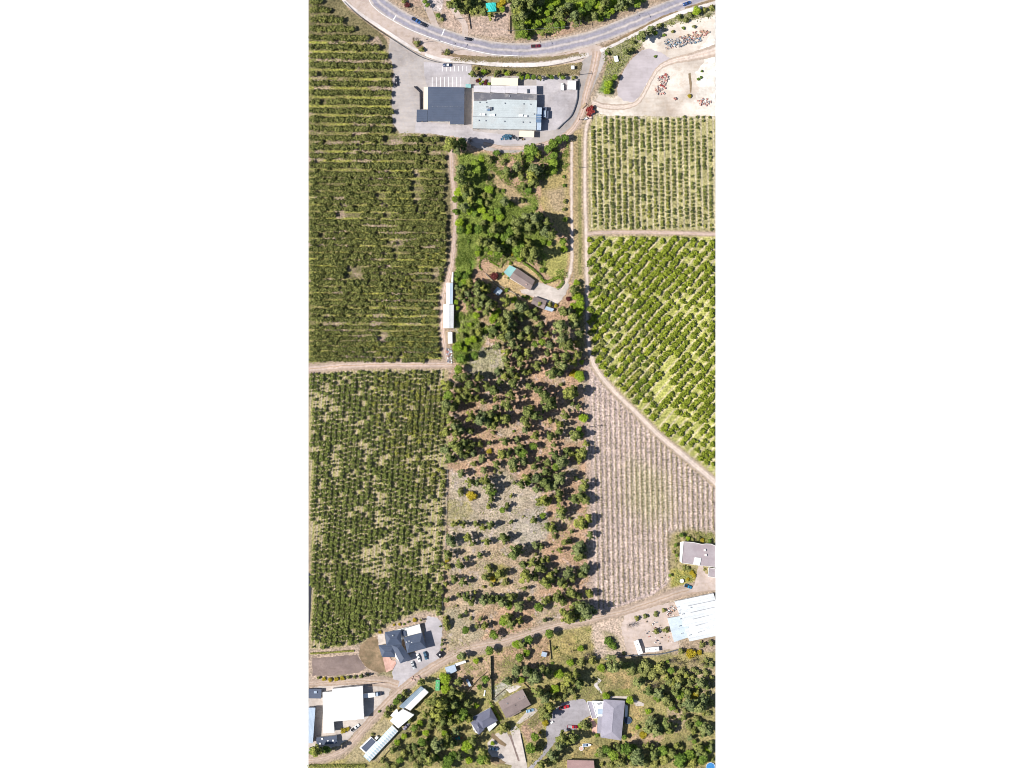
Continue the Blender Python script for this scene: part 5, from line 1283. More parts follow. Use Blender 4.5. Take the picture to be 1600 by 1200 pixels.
for i in range(nb):
    a = A0+dn_*i/nb; c = A0+dn_*(i+1)/nb
    ext = 1.0 if i < 1 else 1.3
    q = [tuple(a), tuple(a+e1*ext), tuple(c+e1*ext), tuple(c)]
    q = [(min(p[0], 1571), p[1] - (0 if p[0] <= 1571 else (p[0]-1571)*e1[1]/e1[0])) for p in q]
    qq = crop(1010, 920, 1600/110, q)
    walls(b30, qq, 4.6, M['white_wall'], 0.1, openings=(i in (0, nb-1)), door=(i == 0))
    gable_roof('bay_roof', b30, qq, 4.6, 1.0, M['roof_film'])
    if i:
        gm = MB(); a3 = crop(1010, 920, 1600/110, [tuple(a+e1*0.28), tuple(a+e1*0.98)])
        a3 = [(min(p[0], 1117.5), p[1]) for p in a3]
        gm.tube(W(a3[0][0], a3[0][1], 4.62), W(a3[1][0], a3[1][1], 4.62), 0.24, n=6); fix(gm.build('gutter', M['steel'], b30), b30)
b31 = building('pale_blue_greenhouse_annex', 'pale blue-white greenhouse annex with small stove pipes left of the white greenhouses', (1060, 975), 'greenhouse')
q = GR((480,672),(880,598),(1005,1060),(700,1192)); q = GR((480,672),(885,600),(1010,1085),(632,1210)); walls(b31, q, 4.2, M['white_wall'], 0.1)
gable_roof('roof', b31, q, 4.2, 0.7, M['roof_blue'] if False else mat_metal_roof('pale_film', (0.50, 0.57, 0.62), 1.5, 0.4, seam=0.95))
for x, y in ((772,680),(750,842),(795,1012),(735,555),(818,572),(752,482),(1005,425),(705,415),(980,1050)):
    p = GR((x, y))[0]; X, Y, Z = W(p[0], p[1], 4.8); v = MB(); v.tube((X, Y, 4.2), (X, Y, 6.3), 0.16, n=6); v.tube((X, Y, 6.3), (X, Y, 6.5), 0.3, 0.1, n=6); fix(v.build('stove_pipe', M['steel'], b31), b31)

# ------------------------------------------------------------------ vehicles
def profile(mb, sec, y_in=0.0, mi=0):
    """sec: list of (x, half_width, z0, z1): lofted body"""
    n = len(sec); b = len(mb.v)
    for x, w, z0, z1 in sec:
        mb.v += [(x, -w, z0), (x, w, z0), (x, w, (z0+z1)/2), (x, w*0.93, z1), (x, -w*0.93, z1), (x, -w, (z0+z1)/2)]
    for i in range(n-1):
        for k in range(6):
            j = (k+1) % 6
            mb.f.append((b+i*6+k, b+(i+1)*6+k, b+(i+1)*6+j, b+i*6+j)); mb.m.append(mi)
    mb.f.append(tuple(b+k for k in range(5, -1, -1))); mb.m.append(mi)
    mb.f.append(tuple(b+(n-1)*6+k for k in range(6))); mb.m.append(mi)

WHEEL = None
def make_vehicle(kind, pmat, x, y, ang, label, cat, length=4.9, group=None, roofm=None):
    global WHEEL
    nm = {'car': 'parked_car', 'suv': 'parked_car', 'pickup': 'pickup_truck', 'van': 'van'}[kind]
    if group == 'cars driving on the main road': nm = {'car': 'driving_car', 'pickup': 'driving_pickup'}[kind]
    X, Y, _ = W(x, y)
    t = empty(nm, (X, Y, 0.15 if group else 0.1), ang, label, cat, group)
    L = length; h = L/2; w = 0.93
    mb = MB()
    if kind in ('car', 'suv'):
        profile(mb, [(-h, w*0.78, 0.4, 0.85), (-h*0.93, w*0.95, 0.28, 0.95), (-h*0.6, w, 0.25, 1.0), (h*0.35, w, 0.25, 0.98), (h*0.8, w*0.95, 0.28, 0.82), (h, w*0.72, 0.38, 0.65)])
        z1 = 1.5 if kind == 'car' else 1.75
        rb = [(-h*0.78 if kind == 'suv' else -h*0.62, w*0.80, 0.95, 1.0), (-h*0.6 if kind == 'suv' else -h*0.42, w*0.74, 0.95, z1), (h*0.08, w*0.74, 0.95, z1), (h*0.42, w*0.80, 0.9, 1.0)]
        rt = (-h*0.6 if kind == 'suv' else -h*0.42, h*0.08)
    elif kind == 'pickup':
        profile(mb, [(-h, w*0.92, 0.45, 0.75), (-h*0.95, w, 0.4, 0.78), (-h*0.12, w, 0.35, 0.8), (-h*0.1, w, 0.35, 1.05), (h*0.5, w, 0.35, 1.05), (h*0.92, w*0.95, 0.4, 0.95), (h, w*0.8, 0.45, 0.75)])
        z1 = 1.75
        rb = [(-h*0.16, w*0.84, 1.0, 1.05), (-h*0.08, w*0.78, 1.0, z1), (h*0.3, w*0.78, 1.0, z1), (h*0.52, w*0.84, 1.0, 1.08)]
        rt = (-h*0.08, h*0.3)
    else:
        profile(mb, [(-h, w, 0.4, 2.1), (h*0.5, w, 0.35, 2.15), (h*0.72, w*0.97, 0.35, 1.3), (h, w*0.85, 0.45, 0.95)])
        z1 = 2.2; rb = [(h*0.2, w*0.88, 1.3, 1.9), (h*0.45, w*0.86, 1.3, 2.05), (h*0.52, w*0.84, 1.3, 2.0), (h*0.74, w*0.82, 1.25, 1.35)]; rt = (-h*0.9, h*0.42)
    mb.build('body', pmat, t, True)
    g = MB(); profile(g, rb); g.build('window_band', M['glass'], t)
    r = MB(); ww = w*(0.71 if kind != 'van' else 0.86); r.box(rt[0]+0.03, rt[1]-0.03, -ww, ww, z1-0.12 if kind != 'van' else 2.1, z1+0.03, 0); r.build('roof', roofm or pmat, t)
    if kind == 'pickup':
        bd = MB()
        bd.box(-h*0.93, -h*0.17, -w*0.95, -w*0.86, 0.78, 1.08); bd.box(-h*0.93, -h*0.17, w*0.86, w*0.95, 0.78, 1.08); bd.box(-h*0.99, -h*0.935, -w*0.95, w*0.95, 0.75, 1.08); bd.build('cargo_bed', pmat, t)
        bl = MB(); bl.box(-h*0.92, -h*0.18, -w*0.85, w*0.85, 0.76, 0.84); bl.build('bed_liner', M['rubber'] if not roofm else M['steel'], t)
    if WHEEL is None:
        a = MB(); a.tube((0, -0.11, 0), (0, 0.11, 0), 0.34, n=14); rr = MB(); rr.tube((0, -0.125, 0), (0, 0.125, 0), 0.2, n=10)
        WHEEL = (a.mesh('tyre', M['rubber']), rr.mesh('rim', M['steel']))
    for sx in (-0.62, 0.62):
        for sy in (-1, 1):
            wo = link_mesh('wheel', WHEEL[0], t, (sx*h, sy*w*0.9, 0.33)); link_mesh('rim', WHEEL[1], wo)
    for sy in (-1, 1):
        a = MB(); a.box(h*0.93, h*0.99, sy*0.62-0.16, sy*0.62+0.16, 0.62, 0.74); a.build('headlight', M['lamp'], t)
        a = MB(); a.box(-h*0.995, -h*0.93, sy*0.68-0.12, sy*0.68+0.12, 0.65, 0.8); a.build('tail_light', M['lamp_red'], t)
    return t
D = math.radians
GR1 = 'cars driving on the main road'
make_vehicle('pickup', paint('blue', (0.03, 0.10, 0.30)), 650.5, 32.3, D(-30), 'blue pickup truck driving in front of the black car on the curving road', 'pickup', 5.8, GR1)
make_vehicle('car', paint('black', (0.02, 0.02, 0.03)), 662.3, 38.6, D(-27), 'black car close behind the blue pickup on the road', 'car', 4.6, GR1)
make_vehicle('car', paint('black', (0.02, 0.02, 0.03)), 732.2, 61.3, D(-8), 'black car alone on the upper lane of the road', 'car', 4.7, GR1)
make_vehicle('pickup', paint('dark_red', (0.16, 0.015, 0.03)), 837.2, 72.2, D(3), 'dark red pickup truck on the road beneath the green trees', 'pickup', 5.4, GR1)
make_vehicle('car', paint('deep_blue', (0.03, 0.07, 0.22)), 1073, 5.6, D(20), 'dark blue car at the top right end of the road', 'car', 4.8, GR1)
GR2 = 'parked vehicles'
make_vehicle('car', paint('navy', (0.03, 0.05, 0.12)), 698.6, 102, D(180), 'navy car with white roof parked across the bay lines', 'car', 5.0, GR2, M['white_paint'])
make_vehicle('van', M['white_paint'], 878.6, 136, D(90), 'white van standing alone on the asphalt yard', 'van', 4.2, GR2)
make_vehicle('car', M['white_paint'], 654.0, 1027.6, D(-72), 'white car parked between the dark blue car and the navy roofed house', 'car', 4.9, GR2)
make_vehicle('suv', paint('slate_blue', (0.05, 0.11, 0.17)), 665.0, 1024.2, D(-75), 'dark slate-blue car parked on the forecourt of the navy roofed house', 'car', 5.0, GR2)
make_vehicle('car', paint('silver', (0.42, 0.44, 0.46)), 645.6, 1038.9, D(-70), 'silver car, lowest of three parked by the navy roofed house', 'car', 4.8, GR2)
make_vehicle('pickup', M['white_paint'], 554.8, 1136.8, D(38), 'white pickup truck parked below the white L-shaped shed', 'pickup', 6.0, GR2)
make_vehicle('car', paint('lilac_grey', (0.22, 0.20, 0.26)), 634.8, 1134.6, D(52), 'grey car in the shade of a tree beside the white angled workshop', 'car', 4.8, GR2)
make_vehicle('pickup', paint('bright_red', (0.50, 0.02, 0.03)), 881.5, 1104.8, D(14), 'bright red pickup half under a pine beside the asphalt drive', 'pickup', 5.8, GR2)
make_vehicle('pickup', paint('crimson', (0.28, 0.01, 0.03)), 894.3, 1135.2, D(-3), 'dark red pickup with grey bed on the asphalt drive', 'pickup', 5.8, GR2, M['lamp_red'])
make_vehicle('car', paint('pale_blue', (0.30, 0.42, 0.52)), 771.5, 1169.6, D(-8), 'pale blue car shaded by a pine on the curved concrete drive', 'car', 5.0, GR2)
make_vehicle('suv', paint('sky_blue', (0.22, 0.38, 0.52)), 828.0, 1110.0, D(15), 'light blue car on the patio beside the brown roofed house', 'car', 4.4, GR2)
make_vehicle('pickup', paint('tractor_blue', (0.02, 0.22, 0.40)), 1075, 916, D(-20), 'small blue pickup at the edge of the drive below the pink roofed house', 'pickup', 4.4, GR2)
# box truck
t = thing_at('box_truck', 584, 1084.5, 0.1, D(6), 'white box truck with pale blue and black cab by the white L-shaped shed', 'truck')
a = MB(); a.box(-6.2, 1.1, -1.25, 1.25, 1.1, 3.6); a.build('cargo_box', M['white_paint'], t)
a = MB(); profile(a, [(1.3, 1.15, 0.6, 2.9), (2.8, 1.15, 0.6, 2.9), (3.4, 1.1, 0.6, 1.9), (4.6, 1.0, 0.6, 1.6), (5.0, 0.85, 0.7, 1.4)]); a.build('cab', M['blue_wall'], t)
a = MB(); a.box(1.5, 2.7, -1.0, 1.0, 2.85, 3.1); a.build('cab_roof', M['roof_blue'], t)
a = MB(); a.box(3.5, 4.8, -0.95, 0.95, 1.45, 1.8); a.build('bonnet', M['black'], t)
a = MB(); profile(a, [(2.75, 1.0, 1.8, 2.85), (3.35, 0.98, 1.8, 1.95)]); a.build('windshield', M['glass'], t)
for sx in (-5, -3.8, 3.9):
    for sy in (-1, 1):
        a = MB(); a.tube((sx, sy*0.9, 0.5), (sx, sy*1.18, 0.5), 0.5, n=14); wo = a.build('wheel', M['rubber'], t); a = MB(); a.tube((sx, sy*0.88, 0.5), (sx, sy*1.2, 0.5), 0.25, n=10); a.build('rim', M['steel'], wo)
def trailer(name, x, y, ang, L, w, label, cat, group=None, h=2.9, m_='white_paint'):
    t = thing_at(name, x, y, 0.07, ang, label, cat, group)
    a = MB(); a.box(-L/2, L/2, -w/2, w/2, 0.6, h); a.build('body', M[m_], t)
    a = MB(); a.box(-L/2+0.15, L/2-0.15, -w/2+0.12, w/2-0.12, h+0.002, h+0.1); a.build('roof', M[m_], t)
    for xx in (-L*0.2, L*0.25):
        a = MB(); a.box(xx-0.35, xx+0.35, -0.3, 0.3, h+0.1, h+0.32); a.build('roof_vent', M['steel'], t)
    a = MB(); a.tube((L/2, -0.5, 0.6), (L/2+1.1, 0, 0.55), 0.06, n=6); a.tube((L/2, 0.5, 0.6), (L/2+1.1, 0, 0.55), 0.06, n=6); a.build('drawbar', M['steel'], t)
    for k in range(2):
        a = MB(); a.box(-L*0.25+k*L*0.3, -L*0.25+k*L*0.3+0.9, -w/2-0.03, -w/2+0.02, 1.4, 2.1); a.build('window', M['glass'], t)
    for sy in (-1, 1):
        a = MB(); a.tube((-0.3, sy*(w/2-0.3), 0.37), (-0.3, sy*(w/2-0.02), 0.37), 0.36, n=12); a.build('wheel', M['rubber'], t)
    return t
trailer('camper_trailer', 997.0, 1010.5, D(-70), 8.2, 2.9, 'white camper trailer standing upright in the photo, left of the other trailer', 'trailer', 'white trailers in the greenhouse yard')
trailer('camper_trailer', 1018.6, 1014.0, D(5), 8.0, 2.5, 'white trailer lying crosswise, below the greenhouse yard', 'trailer', 'white trailers in the greenhouse yard', 2.7)
trailer('dump_trailer', 619.3, 127, D(96), 5.6, 1.4, 'narrow black trailer beside the left orchard rows', 'trailer', None, 1.3, 'black')
trailer('shipping_container', 684, 1069.8, D(88), 6.1, 2.4, 'small green container beside the lime-green trees', 'container', None, 2.6, 'tarp_teal')
bpy.data.objects['shipping_container']
gm_ = mat_plain('green_container', (0.09, 0.36, 0.15), 0.5, 0.2)
for ch in bpy.data.objects['shipping_container'].children:
    if ch.name.split('.')[0] in ('body', 'roof'): ch.data.materials[0] = gm_
# white truck in the shed row
trailer('flatbed_trailer', 703.5, 528, D(91), 6.5, 2.6, 'white covered trailer below the big white shed, beside the dirt track', 'trailer', None, 2.4)

# ------------------------------------------------------------------ street furniture, poles, fences, tanks, piles
def street_lamp(x, y, ang, label):
    t = thing_at('street_lamp', x, y, 0, ang, label, 'street lamp', 'street lamps along the main road')
    a = MB(); a.tube((0, 0, 0), (0, 0, 8.5), 0.12, 0.08); a.build('pole', M['steel'], t)
    a = MB(); a.tube((0, 0, 8.4), (2.4, 0, 8.9), 0.06); a.build('arm', M['steel'], t)
    a = MB(); a.box(2.2, 3.1, -0.17, 0.17, 8.82, 8.98); a.build('lamp_head', M['black'], t)
street_lamp(648.5, 12, D(250), 'street lamp at the side road above the blue pickup')
street_lamp(661, 66.5, D(5), 'street lamp on the scrub island beside the white path')
street_lamp(709, 79, D(65), 'street lamp below the road, left of the lone black car')
street_lamp(842, 63, D(-70), 'street lamp above the dark red pickup')
street_lamp(995, 22, D(-65), 'street lamp at the upper kerb of the road, right part')
def pole(x, y, ang, label, h=10.5):
    t = thing_at('utility_pole', x, y, 0, ang, label, 'utility pole', 'utility poles with crossarms')
    a = MB(); a.tube((0, 0, -0.3), (0, 0, h), 0.20, 0.13); a.build('pole', M['bark'], t)
    a = MB(); a.box(-1.3, 1.3, -0.09, 0.09, h-0.7, h-0.5); a.build('crossarm', M['bark'], t)
    for s in (-1.1, -0.4, 0.4, 1.1):
        a = MB(); a.tube((s, 0, h-0.5), (s, 0, h-0.25), 0.06, n=6); a.build('insulator', M['steel'], t)
PL = [((711, 30), 90, 'utility pole beside the driveway above the road'), ((794, 48), 80, 'utility pole at the corner of the brown dirt lot above the road'),
 ((905, 40), 85, 'utility pole among the trees above the road, right part'), ((904.5, 117), 95, 'utility pole at the gateway right of the asphalt yard'), ((905, 187.5), 90, 'utility pole left of the red crate pile'),
 ((905, 262.5), 90, 'utility pole between the two parallel gravel tracks, left of the upper right orchard'), ((913, 452), 90, 'utility pole beside the lime-green trees left of the gravel track'), ((920, 667), 90, 'utility pole at the left edge of the vine rows, upper one'), ((932, 879), 90, 'utility pole at the left edge of the vine rows, lower one'), ((580, 1068.5), 0, 'utility pole above the white L-shaped shed')]
poles = []
for (x, y), a_, l_ in PL: pole(x, y, D(a_), l_)
def wire(a, b_, label, z=9.8, grp='overhead wires'):
    mb = MB()
    for off in (-1.1, 0.4):
        A_ = Vector(W(a[0], a[1], z)); B_ = Vector(W(b_[0], b_[1], z)); A_ += Vector((off, 0, 0)); B_ += Vector((off, 0, 0))
        prev = A_
        for i in range(1, 9):
            u = i/8; p_ = A_.lerp(B_, u)-Vector((0, 0, 1.4*4*u*(1-u))); mb.tube(prev, p_, 0.018, n=4, caps=False); prev = p_
    o = mb.build('overhead_wire', M['steel']); tag(o, label, 'wire', grp)
wire((711,30), (794,48), 'overhead wires running above the upper kerb, left span'); wire((794,48), (905,40), 'overhead wires running above the upper kerb, right span')
wire((904.5,117), (905,187.5), 'overhead wires from the asphalt yard gateway to the red crates'); wire((905,187.5), (905,262.5), 'overhead wires between the two parallel gravel tracks')
wire((920,667), (932,879), 'overhead wires along the left edge of the vine rows')

def fence(name, pts, label, h=1.3, mat=None, cat='fence', solid=True, step=8.0, th=0.06):
    L = smooth_line([p+(0,) for p in pts], step) if len(pts) > 2 else [p+(0,) for p in pts]
    if len(pts) == 2:
        n = max(1, int(math.hypot(pts[1][0]-pts[0][0], pts[1][1]-pts[0][1])/step)); L = [(pts[0][0]+(pts[1][0]-pts[0][0])*i/n, pts[0][1]+(pts[1][1]-pts[0][1])*i/n, 0) for i in range(n+1)]
    X, Y, _ = W(L[0][0], L[0][1]); t = empty(name, (X, Y, 0), 0, label, cat)
    mat = mat or M['wood']
    pm = MB(); pm.box(-0.08, 0.08, -0.08, 0.08, 0, h+0.15); pmesh = pm.mesh('post', mat)
    for i, p in enumerate(L):
        x, y, _ = W(clampx(p[0]), p[1]); link_mesh('post', pmesh, t, (x-X, y-Y, 0))
        if i:
            q = L[i-1]; a = Vector(W(clampx(q[0]), q[1])); b_ = Vector(W(clampx(p[0]), p[1])); d = b_-a
            Mx = Matrix.Translation(a-Vector((X, Y, 0))) @ Matrix.Rotation(math.atan2(d.y, d.x), 4, 'Z')
            mb = MB()
            if solid: mb.box(0.08, d.length-0.08, -th/2, th/2, 0.05, h, M=Mx)
            else:
                for z in (0.4, 0.8, 1.2): mb.box(0, d.length, -0.03, 0.03, z-0.05, z+0.05, M=Mx)
            mb.build('panel' if solid else 'rail', mat, t)
    return t
fence('railing', [(538, 3), (560, 24), (588, 45), (617, 64), (645, 82), (662, 91), (690, 95.5+3), (720, 99.5), (745, 101.5)], 'low dark railing along the lower edge of the white path, left part', 1.0, M['dark_wall'], 'railing')
fence('railing', [(745, 101.5), (772, 104.5), (814, 106), (855, 103.5), (890, 96.8), (912, 91)], 'low dark railing along the lower edge of the white path, right part', 1.0, M['dark_wall'], 'railing')
fence('retaining_wall', [(903, 124), (902.5, 140), (901, 158), (893, 180), (880, 193), (871, 202)], 'dark curved retaining wall around the asphalt yard', 1.2, M['dark_wall'], 'wall', th=0.5, step=6)
fence('retaining_wall', [(647.5, 135.5), (656.0, 143.5), (656.6, 146), (657, 171)], 'dark bent wall left of the dark roofed warehouse', 1.8, M['black'], 'wall', th=0.7, step=9)
fence('retaining_wall', [(945, 1030), (965, 1026), (983, 1024), (1010, 1023), (1035, 1021), (1062, 1014)], 'dark retaining wall below the white trailers', 1.6, M['dark_wall'], 'wall', th=0.5, step=6)
fence('tall_hedge_wall', [(766.5, 1025), (767.5, 1060), (768.5, 1094)], 'tall dark board fence running up from the brown roofed house', 2.4, M['dark_wall'], step=7)
fence('wooden_fence', [(729, 1083), (745, 1063), (760, 1050)], 'slanting wooden fence across the dry brown yard', 1.3, step=6)
fence('wooden_fence', [(772, 1090), (790, 1075)], 'short wooden fence left of the white patio', 1.3, step=5)
fence('wooden_fence', [(818, 1067), (838, 1083), (856, 1070)], 'wooden fence right of the white patio', 1.2, step=6)
fence('white_fence', [(758, 427), (772, 441), (785, 449), (799, 456), (812, 463), (818, 467)], 'white fence between the cottage and the blue garden shed', 1.1, M['white_paint'], step=6)
fence('wooden_fence', [(858, 1000), (861, 1030)], 'wooden fence right of the tiny white shed', 1.2, step=6)
fence('wooden_fence', [(590, 1192), (610, 1170), (628, 1155), (645, 1140)], 'long wooden fence right of the striped greenhouse', 1.2, step=7)
fence('boundary_fence', [(699.5, 734), (698, 780), (696, 850), (693, 905), (691, 955)], 'pale wire fence between the lower left orchard and the woods', 1.3, M['steel'], solid=False, step=9)
fence('wooden_fence', [(813, 1146), (818, 1170), (822, 1190)], 'dark fence along the right edge of the straight concrete drive', 1.0, M['dark_wall'], step=6)
fence('wooden_fence', [(735, 45), (732, 22)], 'fence at the left side of the brown dirt lot above the road', 1.2, step=6)
fence('wooden_fence', [(797, 52), (797, 25)], 'fence at the right side of the brown dirt lot above the road', 1.2, step=6)
# dark edged plastic cover at the left border
o = sheet('pond_cover', crop(480, 890, K7, [(14, 30), (40, 50), (58, 90), (60, 150), (45, 260), (40, 420), (30, 600), (14, 700)]), M['black'], 0.1, 0.2, 'long black plastic sheet at the left edge of the photo', kind=None, cat='plastic sheet')

def box_thing(name, x, y, ang, sx, sy, sz, mat, label, cat, z=0.1, group=None, open_top=True):
    X, Y, _ = W(x, y)
    mb = MB(); t_ = 0.06
    if open_top:
        mb.box(-sx/2, sx/2, -sy/2, sy/2, 0, t_)
        mb.box(-sx/2, -sx/2+t_, -sy/2, sy/2, t_, sz); mb.box(sx/2-t_, sx/2, -sy/2, sy/2, t_, sz)
        mb.box(-sx/2+t_, sx/2-t_, -sy/2, -sy/2+t_, t_, sz-0.002); mb.box(-sx/2+t_, sx/2-t_, sy/2-t_, sy/2, t_, sz-0.002)
    else: mb.box(-sx/2, sx/2, -sy/2, sy/2, 0, sz)
    o = mb.build(name, mat); o.location = (X, Y, z); o.rotation_euler = (0, 0, ang)
    return tag(o, label, cat, group)
M['crate_red'] = mat_plain('red_crates', (0.40, 0.06, 0.05), 0.6, 0.4); M['crate_blue'] = mat_plain('blue_crates', (0.10, 0.25, 0.38), 0.6, 0.3)
M['tarp_blue'] = mat_plain('blue_tarp', (0.04, 0.20, 0.46), 0.5, 0.25)
cm = MB(); cm.box(-0.6, 0.6, -0.55, 0.55, 0, 0.08)
for a in ((-0.6, -0.52, -0.55, 0.55), (0.52, 0.6, -0.55, 0.55), (-0.52, 0.52, -0.55, -0.47), (-0.52, 0.52, 0.47, 0.55)): cm.box(a[0], a[1], a[2], a[3], 0.08, 0.75)
CRM = {k: cm.mesh('crate', M[k]) for k in ('crate_red', 'crate_blue')}
def crates(n, poly, mk, label, group, stack=1, name='crate'):
    xs = [p[0] for p in poly]; ys = [p[1] for p in poly]; placed = 0
    cells = []
    while placed < n:
        x = random.uniform(min(xs), max(xs)); y = random.uniform(min(ys), max(ys))
        if not inpoly(np.array([x]), np.array([y]), poly)[0]: continue
        X, Y, _ = W(x, y); lv = sum(1 for c in cells if math.hypot(c[0]-X, c[1]-Y) < 1.15)
        if lv >= 3: lv = 3
        o = link_mesh(name, CRM[mk], None, (X, Y, 0.12+0.76*lv), random.uniform(-0.4, 0.4)+0.5); tag(o, label, 'crate', group); cells.append((X, Y)); placed += 1
crates(38, [(914, 172), (921, 166), (928, 168), (929, 175), (925, 182), (917, 181)], 'crate_red', 'red fruit crate in the heap at the corner of the right orchards', 'red crates heaped beside the track')
crates(16, [(780, 211.5), (800, 212), (800, 218.5), (784, 218)], 'crate_blue', 'blue fruit bin in the row behind the packing house', 'blue bins behind the packing house', name='fruit_bin')
for i, (x, y, s, c, l) in enumerate([(804,215.5,1.6,'dark_wall','black bin nearest to the blue bins behind the packing house'),(808,217.5,1.4,'steel','grey steel bin in the dark junk row behind the packing house'),(813,215.2,1.5,'black','black crate below the cream rear canopy, left one'),(817,218,1.3,'wood','small wooden crate below the cream rear canopy, right one')]):
    box_thing('storage_bin', x, y, random.random(), s, s*0.8, 1.1, M[c], l, 'bin', 0.12)
box_thing('wood_pallet_stack', 912, 165.5, D(45), 3.4, 1.3, 0.9, M['wood'], 'stack of pallets just above the red crate heap', 'pallet stack', 0.15, open_top=False)
box_thing('white_tank', 915, 185.5, D(30), 1.9, 1.3, 1.2, M['white_paint'], 'small white and blue tank below the red crate heap', 'tank', 0.15)
box_thing('white_crate', 962.5, 92.5, D(15), 2.2, 3.4, 1.5, M['white_paint'], 'white box at the gap of the roadside scrub beside the hardstand', 'box', 0.1, open_top=False)
# debris in the earthwork lot: sorted heaps
def heap(name, poly, mats, n, label, group=None, smin=0.3, smax=1.2):
    mb = MB(); xs = [p[0] for p in poly]; ys = [p[1] for p in poly]; k = 0
    while k < n:
        x = random.uniform(min(xs), max(xs)); y = random.uniform(min(ys), max(ys))
        if not inpoly(np.array([x]), np.array([y]), poly)[0]: continue
        X, Y, _ = W(x, y); s = random.uniform(smin, smax); hh = random.uniform(0.2, 0.9)
        Mx = Matrix.Translation((X, Y, 0.1+random.random()*0.5)) @ Matrix.Rotation(random.random()*6, 4, 'Z') @ Matrix.Rotation(random.uniform(-0.3, 0.3), 4, 'X')
        mb.box(-s/2, s/2, -s*0.3, s*0.3, 0, hh, random.randrange(len(mats)), M=Mx); k += 1
    o = mb.build(name, [M[m_] for m_ in mats]); tag(o, label, 'debris', group, 'stuff')
M['rubble_red'] = mat_plain('red_brown_rubble', (0.45, 0.20, 0.16), 0.9, 0.3)
M['rubble_grey'] = mat_plain('grey_rubble', (0.40, 0.37, 0.36), 0.9, 0.35)
M['rubble_pink'] = mat_plain('pink_rubble', (0.58, 0.40, 0.34), 0.9, 0.3)
heap('debris_heap', [(1037, 62), (1055, 60), (1075, 56), (1094, 58), (1096, 65), (1075, 70), (1050, 76), (1040, 78)], ['crate_blue', 'steel', 'rubble_pink', 'dark_wall', 'rubble_grey', 'rubble_grey'], 170, 'mixed blue and grey debris in the pale earth lot, upper row')
heap('debris_heap', [(1060, 58), (1085, 50), (1100, 46), (1108, 50), (1100, 58), (1075, 62)], ['rubble_red', 'rubble_pink', 'wood'], 90, 'reddish rubble above the blue debris in the pale earth lot')
heap('debris_heap', [(1026, 118), (1034, 118), (1043, 112), (1044, 124), (1040, 132), (1038, 148), (1026, 148), (1022, 138), (1030, 132)], ['crate_red', 'rubble_red', 'rubble_pink', 'rubble_grey', 'rubble_grey', 'rubble_pink'], 120, 'red crate debris between the hardstand and the pale earth slope')
heap('debris_heap', [(1090, 157), (1098, 152), (1112, 158), (1108, 165), (1094, 165)], ['rubble_red', 'rubble_pink', 'steel'], 40, 'red debris near the right edge, above the upper right orchard')
heap('debris_heap', [(1052, 154), (1057, 152), (1058, 156), (1053, 158)], ['rubble_red', 'dark_wall'], 9, 'few red scraps alone on the pale earth')
heap('debris_heap', [(697, 545), (706, 543), (706, 568), (699, 566)], ['steel', 'white_paint', 'rubble_red', 'dark_wall', 'roof_blue'], 60, 'scrap and machinery heap below the white covered trailer')
heap('debris_heap', [(1010, 965), (1050, 975), (1055, 1000), (1045, 1010), (1020, 1005), (1005, 990)], ['dark_wall', 'steel', 'rubble_red', 'wood', 'white_paint'], 45, 'odds and ends scattered over the greenhouse yard', smax=0.9)
heap('debris_heap', [(1045, 945), (1056, 945), (1056, 962), (1040, 962)], ['dark_wall', 'steel', 'rubble_red', 'wood', 'white_paint'], 34, 'pots and scraps beside the left end of the white greenhouses', smax=0.8)
heap('debris_heap', [(697, 1145), (712, 1145), (722, 1152), (716, 1160), (700, 1158)], ['steel', 'crate_red', 'roof_blue', 'wood', 'white_paint'], 36, 'garden clutter left of the slate roofed house', smax=1.0)
heap('debris_heap', [(600, 110), (608, 100), (612, 106), (604, 116)], ['wood'], 2, 'two planks beside the white angled workshop')
heap('rock_heap', [(640, 1060), (655, 1052), (660, 1056), (645, 1064)], ['rubble_pink'], 12, 'few pinkish stones beside the dirt road under the house forecourt')
for x, y in ((1077.0, 120), (1078, 130), (1079, 138)):
    pass
o = sheet('excavation', [(1075.5, 115), (1079, 114), (1081, 132), (1080, 146), (1078, 144), (1077, 130)], M['scrub_ground'], 0.12, 0.3)

# trampolines, pools, tarps
def disc(name, x, y, r, h, rim, top, label, cat):
    t = thing_at(name, x, y, 0.05, 0, label, cat)
    a = MB(); n = 28
    for i in range(n):
        t0, t1 = 2*math.pi*i/n, 2*math.pi*(i+1)/n
        a.tube((r*math.cos(t0), r*math.sin(t0), h), (r*math.cos(t1), r*math.sin(t1), h), 0.12, n=6, caps=False)
    a.build('rim', rim, t)
    a = MB(); a.tube((0, 0, h-0.06), (0, 0, h-0.02), r-0.1, n=n); a.build('surface', top, t)
    for i in range(6):
        a = MB(); an = math.pi*i/3; a.tube((r*math.cos(an), r*math.sin(an), 0), (r*math.cos(an), r*math.sin(an), h), 0.05, n=6); a.build('leg', rim, t)
disc('trampoline', 981.0, 1125.2, 2.0, 0.9, M['blue_wall'], mat_plain('dark_mesh', (0.03, 0.045, 0.08), 0.8, 0.1), 'round dark blue trampoline right of the lilac roofed house', 'trampoline')
disc('round_pool', 1110, 1198, 2.6, 1.0, M['white_paint'], M['tarp_blue'], 'round bright blue pool in the lower right corner', 'pool')
disc('garden_table', 908.3, 1169.2, 1.2, 0.8, M['white_paint'], M['rubble_pink'], 'small round pinkish table beside the white boat', 'table')
disc('satellite_dish', 1065.2, 907.5, 1.1, 1.2, M['white_paint'], M['white_paint'], 'white round dish in the yellow scrub below the pink roofed house', 'dish')
t = thing_at('boat', 916.5, 1163.8, 0.1, D(4), 'white boat with dark blue open deck on the dry lawn below the drive', 'boat')
